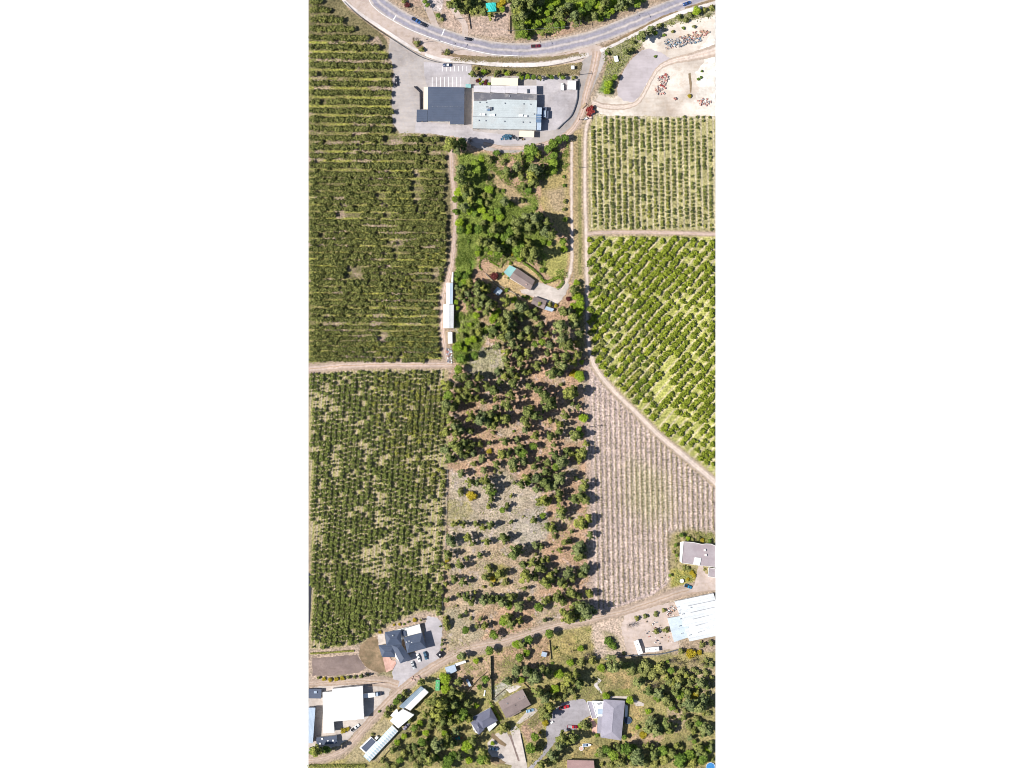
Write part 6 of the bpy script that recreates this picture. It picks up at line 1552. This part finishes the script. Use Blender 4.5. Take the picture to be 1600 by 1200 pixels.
a = MB(); profile(a, [(-2.4, 0.9, 0.3, 1.1), (0.5, 1.0, 0.25, 1.15), (1.8, 0.7, 0.35, 1.2), (2.7, 0.12, 0.7, 1.25)]); a.build('hull', M['white_paint'], t)
a = MB(); a.box(-2.1, 0.9, -0.72, 0.72, 1.12, 1.19); a.build('deck', M['blue_wall'], t)
a = MB(); a.box(0.2, 0.5, -0.7, 0.7, 1.19, 1.6); a.build('windshield', M['glass'], t)
for s in (-1.4, -0.5):
    a = MB(); a.box(s-0.2, s+0.2, -0.5, 0.5, 1.19, 1.45); a.build('seat', M['roof_blue'], t)
a = MB(); a.box(-2.2, 2.0, -0.1, 0.1, 0.0, 0.28); a.build('keel_block', M['wood'], t)
t = thing_at('tarp_shelter', 767.3, 12.6, 0.0, D(4), 'teal green tarpaulin shelter among the trees above the road', 'shelter')
a = MB(); n = 8
for i in range(n):
    for j in range(n):
        f = lambda u, v: ((u/n-0.5)*5.8, (v/n-0.5)*5.2, 2.6+0.5*math.cos((u/n-0.5)*3)+0.15*math.sin(u*2.1+v*1.7))
        a.face([f(i, j), f(i+1, j), f(i+1, j+1), f(i, j+1)])
a.build('tarpaulin', M['tarp_teal'], t)
for sx in (-2.7, 2.7):
    for sy in (-2.4, 2.4):
        a = MB(); a.tube((sx, sy, 0), (sx, sy, 2.6), 0.06, n=6); a.build('pole', M['steel'], t)
t = thing_at('canopy_tent', 687.7, 1022, 0.0, D(45), 'small black pointed canopy right of the navy roofed house forecourt', 'canopy')
a = MB()
for i in range(4):
    a0, a1 = math.pi/4+math.pi/2*i, math.pi/4+math.pi/2*(i+1); a.face([(2.3*math.cos(a0), 2.3*math.sin(a0), 2.0), (2.3*math.cos(a1), 2.3*math.sin(a1), 2.0), (0, 0, 3.0)])
a.build('canopy_cloth', M['black'], t)
a = MB(); a.tube((0, 0, 2.85), (0, 0, 3.1), 0.5, 0.2, n=8); a.build('top_cap', M['white_paint'], t)
for i in range(4):
    a0 = math.pi/4+math.pi/2*i; a = MB(); a.tube((2.2*math.cos(a0), 2.2*math.sin(a0), 0), (2.2*math.cos(a0), 2.2*math.sin(a0), 2.0), 0.05, n=6); a.build('pole', M['steel'], t)
box_thing('teal_tub', 715.2, 1153.5, D(20), 2.6, 1.8, 0.9, M['tarp_teal'], 'small teal green tub in the garden clutter left of the slate roofed house', 'tub')
box_thing('white_storage_box', 862.2, 1128.5, D(35), 1.7, 1.0, 1.0, M['white_paint'], 'small white box at the left edge of the asphalt drive', 'box', open_top=False)
box_thing('garden_bench', 757, 1083, D(80), 3.4, 0.7, 0.6, M['white_paint'], 'narrow white garden bench on the dry lawn left of the tall dark fence', 'bench', open_top=False)

# ------------------------------------------------------------------ hedges
def hedge(name, line, width_px, h, label, mat='leafy', n_per=9, cat='hedge'):
    L = smooth_line([p+(0,) for p in line], 1.6)
    P = []; N = []; Tn = []
    for p in L:
        X, Y, _ = W(p[0], p[1], h/2); r = width_px*S/2
        k = n_per*3
        d = rng.normal(size=(k, 3)); d /= np.linalg.norm(d, axis=1)[:, None]; d[:, 2] = np.abs(d[:, 2])
        P.append(np.array([X, Y, h*0.35])+d*np.array([r, r, h*0.65])*(0.8+0.25*rng.random((k, 1)))); N.append(d+np.array([0, 0, .3])); Tn.append(np.clip(0.4+0.2*rng.normal(size=k)+0.2*d[:, 2], 0, 1))
    P = np.concatenate(P); V, F, A = leaves(P, np.concatenate(N), 0.45, np.concatenate(Tn))
    c = V.mean(0); c[2] = 0
    me = np_mesh(name, V-c, F, M[mat], A); o = link_mesh(name, me, None, tuple(c)); return tag(o, label, cat)
hedge('clipped_hedge', CT((372,415),(392,368),(430,325),(475,297),(530,288),(590,300),(640,325)), 4.5, 1.6, 'upper left curve of the clipped hedge above the teal roof', 'olive')
hedge('clipped_hedge', CT((690,358),(750,398),(820,450),(880,505),(935,560),(945,590)), 4.5, 1.6, 'straight middle piece of the clipped hedge above the brown cottage roof', 'leafy')
hedge('clipped_hedge', CT((950,598),(1010,622),(1080,605),(1140,575),(1190,562),(1230,590),(1238,630),(1205,680),(1172,708)), 5.5, 1.6, 'hooked hedge that curls around beside the cottage turning circle', 'leafy')
hedge('boundary_hedge', BH((610,490),(650,560),(700,660),(760,760),(820,870)), 4.0, 2.4, 'dark green hedge between the slate roofed and brown roofed houses', 'leafy')
hedge('conifer_hedge', BL((20,1140),(150,1142),(300,1138),(450,1140),(600,1140),(660,1140)), 6.0, 2.0, 'row of conifers along the bottom edge below the dirt road', 'pine')
hedge('track_hedge', [(486, 1021), (510, 1020), (535, 1018), (552, 1017)], 3.0, 0.9, 'strip of dark weeds above the tilled soil plot', 'olive')

# ------------------------------------------------------------------ trees and shrubs with their labels
LM = [('the packing house',788,175),('the dark roofed warehouse',697,163),('the teal shelter',767,12),('the red crate heap',921,174),('the cottage',815,432),('the brown roofed garage',842,473),('the blue garden shed',778,455),
 ('the narrow shed',703,459),('the big white shed',701,494),('the white covered trailer',703,528),('the navy roofed house',630,1003),('the white L-shaped shed',540,1098),('the mobile home',510,1157),('the white angled workshop',641,1103),
 ('the striped greenhouse',596,1160),('the pale blue-grey shed',704,1046),('the tiny white shed',850,1022),('the brown roofed house',804,1099),('the slate roofed house',758,1127),('the lilac roofed house',955,1124),('the mauve roofed house',907,1196),
 ('the pink roofed house',1092,868),('the white greenhouses',1092,965),('the white trailers',1008,1012),('the round blue pool',1110,1195),('the trampoline',981,1125),('the hardstand',1000,115),('the parking bays',700,115),('the green container',684,1070),
 ('the dirt lot above the road',765,40),('the cottage lawn',868,405),('the orange clearing',868,315),('the parallel tracks',895,225),('the bend of the west track',708,340),('the bushy hollow',775,280),('the dense clump above the cottage',830,360),
 ('the lime-green tree row',905,470),('the grassy patch',760,550),('the bare upper vine corner',880,590),('the long orchard corner shadows',725,620),('the orange bank',790,665),('the pole atop the vine rows',920,667),
 ('the middle of the woods',840,700),('the yellow grass patch',735,770),('the pale clearing',810,790),('the vine row thicket',880,740),('the vine rows',925,800),('the olive bushes',770,895),('the knoll pines',830,865),('the lower vine pole',925,880),
 ('the lower left wire fence',698,850),('the pale grass corner',715,960),('the bottom dirt road',800,960),('the lowest vine row ends',900,945),('the tall dark fence',800,1045),('the asphalt drive',885,1120),('the concrete drives',795,1175),
 ('the big clump below the tiny shed',865,1060),('the asphalt drive mouth',850,1160),('the scrubby slope',1050,1060),('the slope by the right edge',1095,1090),('the lower tree belt',990,1175),('the bottom corner belt',1070,1180),('the bottom left fence',640,1170),
 ('the bottom wood',700,1180),('the junction above the road',640,5),('the trees above the road',870,20),('the upper right kerb',940,30),('the roadside scrub strip',1010,65),('the roadside scrub end',1080,25),('the dry roadside grass strip',800,112)]
ORD = ['first','second','third','fourth','fifth','sixth','seventh','eighth','ninth','tenth','eleventh','twelfth','thirteenth','fourteenth','fifteenth','sixteenth','seventeenth','eighteenth','nineteenth','twentieth','twenty-first','twenty-second','twenty-third','twenty-fourth','twenty-fifth','twenty-sixth','twenty-seventh','twenty-eighth','twenty-ninth','thirtieth']+['%dst' % 0]*40
# loose bushes filling the slope at the lower right and the wood at the bottom left, where single crowns can just be told apart
for poly, n_, kinds in (([(985,1035),(1116,1030),(1116,1195),(1000,1195),(985,1170),(1040,1160),(1045,1120),(1010,1090)], 95, ('olive', 'olive', 'grey_pine', 'olive', 'pine', 'leafy')),
                        ([(650,1085),(700,1075),(728,1100),(728,1150),(700,1196),(600,1200),(640,1150)], 40, ('pine', 'olive', 'leafy', 'grey_pine')),
                        ([(925,1165),(1100,1165),(1100,1196),(930,1196)], 30, ('pine', 'leafy', 'olive', 'grey_pine')),
                        ([(716,345),(790,345),(830,370),(790,400),(740,400),(716,380)], 24, ('lime', 'olive', 'leafy', 'shrub')),
                        ([(815,2),(1000,2),(935,22),(880,48),(820,50)], 40, ('leafy', 'lime', 'grey_pine', 'olive'))):
    c_ = 0
    while c_ < n_:
        x = random.uniform(min(p[0] for p in poly), max(p[0] for p in poly)); y = random.uniform(min(p[1] for p in poly), max(p[1] for p in poly)); c_ += 1
        if inpoly(np.array([x]), np.array([y]), poly)[0]: TREES.append([x, y, random.uniform(1.0, 2.3), random.choice(kinds)])
# thin out near-duplicates of the overlapping lists
KEEP = []
BRIGHT = [(912, 463), (912, 480), (912, 497), (905, 450), (912, 653), (906, 585), (906, 566), (898, 485), (898, 500)]
for tr in TREES:
    inw = 693 < tr[0] < 928 and 500 < tr[1] < 980 and not any(math.hypot(tr[0]-q[0], tr[1]-q[1]) < 9 for q in BRIGHT)
    if inw and tr[3] in ('lime', 'leafy') and not (tr[0] < 740 and tr[1] < 590): tr[3] = random.choice(('pine', 'pine', 'pine', 'pine', 'pine', 'grey_pine', 'leafy')) if tr[2] > 1.9 else 'young_pine'
    if 715 < tr[0] < 840 and 240 < tr[1] < 350 and tr[3] in ('leafy', 'lime'):
        if random.random() < 0.3: continue
        if random.random() < 0.4: tr[3] = random.choice(('olive', 'shrub', 'grey_pine')); tr[2] *= 0.9
    if tr[3] in ('pine', 'grey_pine', 'young_pine', 'tall_pine'): tr[2] *= 1.32
    if not (X0+0.5 < tr[0] < X1-0.5) or tr[2] < 0.25: continue
    if any(math.hypot(tr[0]-q[0], tr[1]-q[1]) < 0.26*(tr[2]+q[2])/S for q in KEEP): continue
    KEEP.append(tr)
groups = {}
for tr in KEEP:
    x, y, r, kd = tr
    l = min(LM, key=lambda q: math.hypot(q[1]-x, q[2]-y))
    dx, dy = x-l[1], y-l[2]
    rel = ('right of' if dx > 0 else 'left of') if abs(dx) > abs(dy) else ('below' if dy > 0 else 'above')
    groups.setdefault((kd, rel, l[0]), []).append(tr)
firsts = {}
for key, lst in groups.items():
    kd, rel, lm = key
    nm, cat, desc = NAMES[kd]
    lst.sort(key=lambda q: q[0])
    plural = {'pine': 'pines', 'tree': 'trees', 'bush': 'bushes', 'shrub': 'shrubs'}[cat]
    for i, (x, y, r, _) in enumerate(lst):
        if len(lst) == 1: lab = '%s %s %s %s' % (desc, cat, rel, lm)
        elif len(lst) == 2: lab = '%s of two %s %s %s %s' % (('left one', 'right one')[i], desc, plural, rel, lm)
        else: lab = '%s from left of %d %s %s %s %s' % (ORD[min(i, 19)], len(lst), desc, plural, rel, lm)
        if kd == 'shrub' or kd == 'yellow' or kd == 'olive': k = r/3.0; kz = k*(0.95+0.1*random.random())
        elif kd == 'tall_pine': k = r/3.0; kz = max(0.9, k*1.0)
        elif kd == 'young_pine': k = r/3.0; kz = k*1.05
        else: k = r/3.0; kz = k*(0.95+0.25*random.random())
        if kd in ('leafy', 'lime', 'red'): kz = k*1.05
        if y > 690 and x > 690 and kd in ('pine', 'grey_pine', 'young_pine', 'tall_pine'): kz *= 0.82
        if 712 < x < 895 and 235 < y < 345 and kd in ('leafy', 'lime', 'pine'): kz *= 0.62
        if 795 < x < 845 and 462 < y < 500: kz *= 0.55
        if x > 985 and y > 1030: kz *= 0.75
        if 735 < x < 762 and y < 32: kz *= 0.3
        if 762 < x < 774 and y < 22: continue
        if x > 888 and y > 560 and y < 965: kz *= 0.78
        hgt = BASEH[kd]*kz
        x = clampx(x, r/S*1.08)
        X, Y, _ = W(x, y, hgt*0.55)
        t = empty(nm, (X, Y, 0), random.random()*6.28, lab, cat, '%s %s %s' % (desc, plural, rel+' '+lm) if len(lst) > 1 else None)
        t.scale = (k, k, kz)
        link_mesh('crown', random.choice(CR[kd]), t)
        if r > 0.9:
            tm = {'pine': TRUNK_TALL, 'young_pine': TRUNK_TALL, 'grey_pine': TRUNK_TALL, 'tall_pine': TRUNK_XT, 'leafy': TRUNK_MID, 'lime': TRUNK_MID, 'bare': TRUNK_TALL}.get(kd, TRUNK_LOW)
            link_mesh('trunk', tm, t)
print('trees and shrubs:', len(KEEP))

# ------------------------------------------------------------------ orchards
def fruit_variant(n, nl, size, r=1.0, h=1.9):
    outv = []
    for _ in range(n):
        V, F, A = round_crown(nl, r, h, size*3/r, 6, 0.75)
        outv.append((V, F, A))
    return outv
FV = fruit_variant(8, 150, 0.36)
MATS_F = {'a': 'fruit_a', 'b': 'fruit_b', 'c': 'fruit_c'}
ME_F = {k: [np_mesh('fruit_tree', V, F, M[m_], A) for V, F, A in FV] for k, m_ in MATS_F.items()}
def orchard(pts, key, name, label_one, group, label_rest, hmin=1.2, hk=1.05):
    """pts: list x, y, r px ; the 300 nearest the photograph's centre are objects, the rest one mass"""
    pts.sort(key=lambda p: math.hypot(p[0]-800, p[1]-600))
    rows = sorted(set(p[3] for p in pts))
    for x, y, r, rw in pts[:300]:
        X, Y, _ = W(x, y, 1.5); k = r*S
        o = link_mesh(name, random.choice(ME_F[random.choice(key)]), None, (X, Y, 0), random.random()*6.28)
        o.scale = (k*(0.9+0.2*random.random()), k*(0.9+0.2*random.random()), max(hmin, k*hk)*random.uniform(0.85, 1.2)); rn = ORD[rows.index(rw)]; tag(o, label_one % rn, 'fruit tree', '%s, %s row' % (group, rn))
    Vs = []; Fs = []; As = []; b = 0
    for x, y, r, rw in pts[300:]:
        V, F, A = FV[random.randrange(len(FV))]
        X, Y, _ = W(x, y, 1.5); k = r*S; a = random.random()*6.28; ca, sa = math.cos(a), math.sin(a)
        v = np.stack([(V[:, 0]*ca-V[:, 1]*sa)*k+X, (V[:, 0]*sa+V[:, 1]*ca)*k+Y, V[:, 2]*max(hmin, k*hk)*random.uniform(0.85, 1.2)], 1)
        Vs.append(v); Fs.append(F+b); As.append(np.clip(A+random.uniform(-0.12, 0.12), 0, 1)); b += len(V)
    if Vs:
        me = np_mesh('distant_fruit_trees', np.concatenate(Vs), np.concatenate(Fs), M[MATS_F[key[0]]], np.concatenate(As))
        tag(link_mesh('distant_fruit_trees', me), label_rest, 'fruit trees', None, 'stuff')
def inp(x, y, poly): return bool(inpoly(np.array([x]), np.array([y]), poly)[0])
# upper left, horizontal rows
pts = []
UL = [(484,-10),(505,6),(530,28),(556,48),(580,62),(600,80),(611,95),(613,206),(696,211),(694,300),(697,380),(694,425),(684,445),(682,480),(684,540),(686,563),(560,564),(484,567)]
for j, yb in enumerate(UL_ROWS):
    sc_r = (1.0 if yb < 262 else 0.9 if yb < 506 else 0.74)
    x = 484.0 + random.random()*4
    while x < 698:
        y = yb + 0.012*(x-482)
        nz = float(fbm(x, y, 30))
        if inp(x, y, UL) and nz > 0.30:
            r = (4.0 + 1.4*random.random() + (0.8 if float(fbm(x+300, y, 60)) > 0.5 else 0))*sc_r
            pts.append((clampx(x, r*1.15), y + random.gauss(0, 0.6), r, j))
            if random.random() < 0.20 and 215 < y < 500: pts.append((clampx(x+2, r*1.15), y + random.choice((-1, 1))*5.5, r*0.62, j))
        x += 4.3 + random.random()*1.5
print('orchard 1', len(pts))
for q in range(len(pts)): pts[q] = pts[q][:3]+(-pts[q][3],)
orchard(pts, 'a', 'dense_fruit_tree', 'dark fruit tree in the %s row from the bottom of the upper left orchard', 'fruit trees of the upper left orchard', 'further fruit trees in the horizontal rows of the upper left orchard')
# lower left
pts = []
GAPS = [[(493,745),(507,745),(500,880),(488,880)],[(515,690),(530,690),(525,760),(512,760)],[(582,780),(604,780),(604,815),(580,825)],[(600,820),(612,850),(600,880),(590,850)],[(560,855),(604,855),(602,905),(555,900)],[(655,790),(690,745),(690,800),(672,905),(656,905)],[(480,600),(520,600),(518,660),(485,640)],[(676,700),(690,700),(692,760),(674,750)],[(585,830),(612,822),(610,860),(588,858)]]
for j in range(-2, 34):
    y = 580.0 + random.random()*8
    while y < 1015:
        x = j*P_LL + 480 - 0.075*(y-580)+P_LL*0.9
        x = (math.floor((x+0.075*(y-580))/P_LL))*P_LL - 0.075*(y-580)
        p = 1.0
        if any(inp(x, y, g) for g in GAPS): p = 0.38
        if float(fbm(x+40, y+70, 45)) < 0.45 and y > 680 and x > 560: p *= 0.7
        if inp(x, y, LL) and random.random() < p*0.9:
            r = 3.1 + 1.3*random.random() + 0.5*(y > 900)
            pts.append((clampx(x + random.gauss(0, 0.3), r*1.15), y, r, -j))
        elif inp(x, y, LL) and random.random() < 0.5: pts.append((clampx(x, 2), y, 1.3+random.random(), -j))
        y += 5.7 + random.random()*2.2
print('orchard 2', len(pts))
orchard(pts, 'ba', 'mixed_green_fruit_tree', 'fruit tree in the %s upright row from the right of the lower left orchard', 'fruit trees of the lower left orchard', 'further fruit trees in the upright rows of the lower left orchard')  # mid and dark leaf tones picked at random per tree
# upper right
pts = []
for j in range(0, 21):
    y = 182.0 + random.random()*6
    while y < 358:
        x = 925.5 + j*P_RU + 0.018*(y-182)
        ok = inp(x, y, RU) and not (y < 196 and x < 940)
        sp = float(fbm(x*1.0, y, 26))
        if ok and not (sp < 0.42 and x > 1000 and random.random() < 0.6) and random.random() > 0.05:
            r = 2.3 + 1.2*random.random() - (0.3 if x > 1005 else 0)
            pts.append((clampx(x + random.gauss(0, 0.4), r*1.15), y, r, j))
        y += 4.9 + random.random()*1.9
print('orchard 3', len(pts))
orchard(pts, 'bba', 'small_fruit_tree', 'small fruit tree in the %s upright row from the left of the upper right orchard', 'fruit trees of the upper right orchard', 'further small fruit trees of the upper right orchard', 0.75, 0.75)
# diagonal rows at the right
pts = []
ux_, uy_ = math.cos(A_RD), -math.sin(A_RD)      # along the row (up to the right)
nx_, ny_ = math.sin(A_RD), math.cos(A_RD)
DG = [[(1040,565),(1052,560),(1040,610),(1020,650),(1010,640)],[(1095,470),(1110,470),(1112,500),(1095,505)],[(1040,645),(1065,630),(1075,660),(1045,668)]]
for j in range(60, 140):
    c = j*P_RD
    s = -400.0 + random.random()*7
    while s < 500:
        px_, py_ = nx_*c + ux_*s, ny_*c + uy_*s
        if 919 < px_ < 1118 and inp(px_, py_, RD):
            p = 0.93
            if any(inp(px_, py_, g) for g in DG): p = 0.2
            if float(fbm(px_, py_, 24)) < 0.38: p *= 0.5
            if random.random() < p:
                r = 4.0 + 1.8*random.random() - (0.5 if py_ > 640 else 0) - (0.4 if px_ > 1060 else 0)
                if random.random() < 0.7: q_ = random.choice((-3.0, 3.0)); pts.append((clampx(px_+nx_*q_+1.5, 4), py_+ny_*q_, 2.6+1.2*random.random(), j))
                pts.append((clampx(px_+random.gauss(0, 0.6), r*1.15), py_+random.gauss(0, 0.6), r, j))
        s += 5.8 + random.random()*2.4
print('orchard 4', len(pts))
orchard(pts, 'ccb', 'bright_fruit_tree', 'bright green fruit tree in the %s slanting row of the right orchard, counted from above', 'fruit trees of the slanting right orchard', 'further bright green fruit trees in the slanting rows of the right orchard', 0.8, 0.62)

# ------------------------------------------------------------------ vine rows
n_row = 0
rowsx = []
for j in range(0, 27):
    ys = np.arange(575, 962, 1.6)
    xs = 921.0 + (j+0.87)*P_VY + 0.022*(ys-600)
    ok = inpoly(xs, ys, VY) & (xs < X1-1)
    ys, xs = ys[ok], xs[ok]
    if len(ys) < 8: continue
    n_row += 1
    k = 5
    dens = 0.45+0.55*np.clip((ys-600)/150, 0, 1)
    P = []; Tn = []
    for x, y, d_ in zip(xs, ys, dens):
        X, Y, _ = W(x, y, 1); kk = max(1, int(k*d_*(0.4+0.9*random.random())))
        P.append(np.array([X, Y, 0.75])+rng.normal(size=(kk, 3))*np.array([0.30, 0.34, 0.28])); Tn.append(np.full(kk, random.random()*0.4)+rng.random(kk)*0.5)
    P = np.concatenate(P); V, F, A = leaves(P, np.tile([0, 0, 1.0], (len(P), 1)), 0.42, np.concatenate(Tn))
    V[:, 2] = np.maximum(V[:, 2], 0.05)
    c = np.array([V[:, 0].mean(), V[:, 1].mean(), 0])
    X, Y, _ = W(xs[0], ys[0])
    t = empty('vine_row', (c[0], c[1], 0), 0, '%s vine row from the left in the pinkish field' % ORD[n_row-1], 'vine row', 'vine rows in the pinkish field')
    link_mesh('vines', np_mesh('vines', V-c, F, M['vine'], A), t)
    pm = MB()
    for i in list(range(0, len(ys), 12)) + [len(ys)-1]:
        X, Y, _ = W(xs[i], ys[i]); pm.tube((X-c[0], Y-c[1], 0), (X-c[0], Y-c[1], 1.7), 0.06, n=5)
    pm.build('trellis_posts', M['wood'], t)
print('vine rows', n_row)

# ------------------------------------------------------------------ ground cover
def scatter(n, polys, avoid, size, mat, name, label, cat, per=5, spread=0.45, zz=0.12, dens=None):
    P = []; Tn = []
    polys = [np.array(p) for p in polys]
    for poly in polys:
        bb = (poly[:, 0].min(), poly[:, 0].max(), poly[:, 1].min(), poly[:, 1].max())
        x = rng.uniform(bb[0], bb[1], n); y = rng.uniform(bb[2], bb[3], n)
        ok = inpoly(x, y, [tuple(q) for q in poly])
        for a in avoid: ok &= ~inpoly(x, y, a)
        if dens is not None: ok &= dens(x, y)
        x, y = x[ok], y[ok]
        for i in range(per):
            P.append(np.stack([(x-800)*S+rng.normal(size=len(x))*spread, (600-y)*S+rng.normal(size=len(x))*spread, zz+rng.random(len(x))*zz*1.5], 1)); Tn.append(np.clip(vnoise(x, y, 20)*0.5+rng.random(len(x))*0.6, 0, 1))
    P = np.concatenate(P)
    P[:, 0] = np.clip(P[:, 0], (X0-800)*S+0.3, (X1-800)*S-0.3)
    V, F, A = leaves(P, np.tile([0, 0, 1.2], (len(P), 1)), size, np.concatenate(Tn))
    V[:, 2] = np.maximum(V[:, 2], 0.03)
    tag(link_mesh(name, np_mesh(name, V, F, M[mat], A)), label, cat, None, 'stuff')
WOOD = [(712,500),(912,470),(915,600),(922,958),(860,976),(780,1000),(700,1025),(694,950),(700,700),(704,580)]
SOUTH = [(700,1055),(760,1022),(860,992),(925,980),(935,1035),(1116,1030),(1116,1205),(590,1205),(640,1160),(650,1080)]
NORTH = [(714,240),(760,242),(850,238),(888,222),(888,430),(870,430),(840,410),(790,410),(740,410),(716,440)]
roofs_avoid = [[(775,1080),(830,1070),(835,1110),(790,1130)],[(732,1105),(780,1100),(780,1150),(735,1150)],[(915,1088),(985,1088),(985,1160),(915,1160)],[(855,1095),(925,1090),(925,1145),(850,1200)],[(760,1150),(830,1140),(830,1205),(760,1205)]]
scatter(6500, [WOOD], [], 0.36, 'tuft', 'dry_grass_tufts', 'pale dry grass tufts over the forest floor', 'grass', 4, 0.5, dens=lambda x, y: fbm(x, y, 18) > 0.5)
scatter(3000, [WOOD], [], 0.5, 'olive', 'low_brush', 'low olive brush between the pines', 'brush', 4, 0.6, dens=lambda x, y: fbm(x+77, y, 12) > 0.58)
scatter(6000, [SOUTH], roofs_avoid, 0.5, 'olive', 'slope_brush', 'olive brush over the slope around the bottom houses', 'brush', 4, 0.7, dens=lambda x, y: fbm(x+7, y+30, 16) > 0.52)
scatter(5000, [SOUTH], roofs_avoid, 0.42, 'tuft', 'dry_grass', 'dry yellow grass around the bottom houses', 'grass', 4, 0.5, dens=lambda x, y: fbm(x+7, y+30, 16) < 0.5)
scatter(7000, [NORTH], [[(840,285),(888,260),(888,430),(850,400),(838,330)],[(762,262),(812,300),(832,322),(815,328),(780,300)]], 0.55, 'weed', 'green_undergrowth', 'bright green undergrowth in the bushy hollow', 'undergrowth', 5, 0.8, 0.3, dens=lambda x, y: fbm(x, y, 14) > 0.42)
scatter(3500, [[(800,-10),(1005,-10),(940,22),(880,50),(815,58),(802,40)]], [], 0.55, 'weed', 'roadside_undergrowth', 'bright green undergrowth above the road', 'undergrowth', 5, 0.8, 0.3, dens=lambda x, y: fbm(x, y, 14) > 0.4)
scatter(2500, [[(944,78),(1000,52),(1060,28),(1116,14),(1116,28),(1060,38),(1015,56),(988,84),(962,118),(957,146),(936,146),(946,112)]], [], 0.5, 'olive', 'roadside_scrub', 'scrub along the strip beside the hardstand', 'scrub', 5, 0.6, 0.25, dens=lambda x, y: fbm(x, y, 8) > 0.42)
scatter(2200, [[(739,104),(860,106),(910,98),(905,118),(738,118)],[(700,94),(740,88.5),(850,90),(915,84),(915,86),(850,96),(745,97)]], [], 0.42, 'tuft', 'verge_grass', 'dry yellow grass of the strips above the packing house', 'grass', 4, 0.4)
scatter(2500, [[(712,490),(740,485),(755,520),(745,560),(720,570),(710,560)],[(712,400),(733,405),(735,448),(712,452)]], [], 0.5, 'weed', 'weeds', 'bright green weeds right of the white sheds', 'weeds', 4, 0.6, 0.5, dens=lambda x, y: fbm(x, y, 9) > 0.48)
scatter(2500, [[(1054,838),(1070,828),(1100,832),(1116,834),(1116,850),(1062,850),(1062,885),(1085,890),(1085,908),(1050,915),(1056,880)]], [[(1060,845),(1118,850),(1118,895),(1062,882)]], 0.42, 'olive', 'garden_scrub', 'olive-green scrub around the pink roofed house', 'scrub', 4, 0.5, 0.2, dens=lambda x, y: fbm(x, y, 6) > 0.45)
scatter(5000, [[(484,8),(600,80),(612,206),(696,211),(694,425),(684,563),(484,566)]], [], 0.5, 'weed', 'orchard_grass', 'yellow-green grass between the upper left orchard rows', 'grass', 2, 0.8, 0.12)
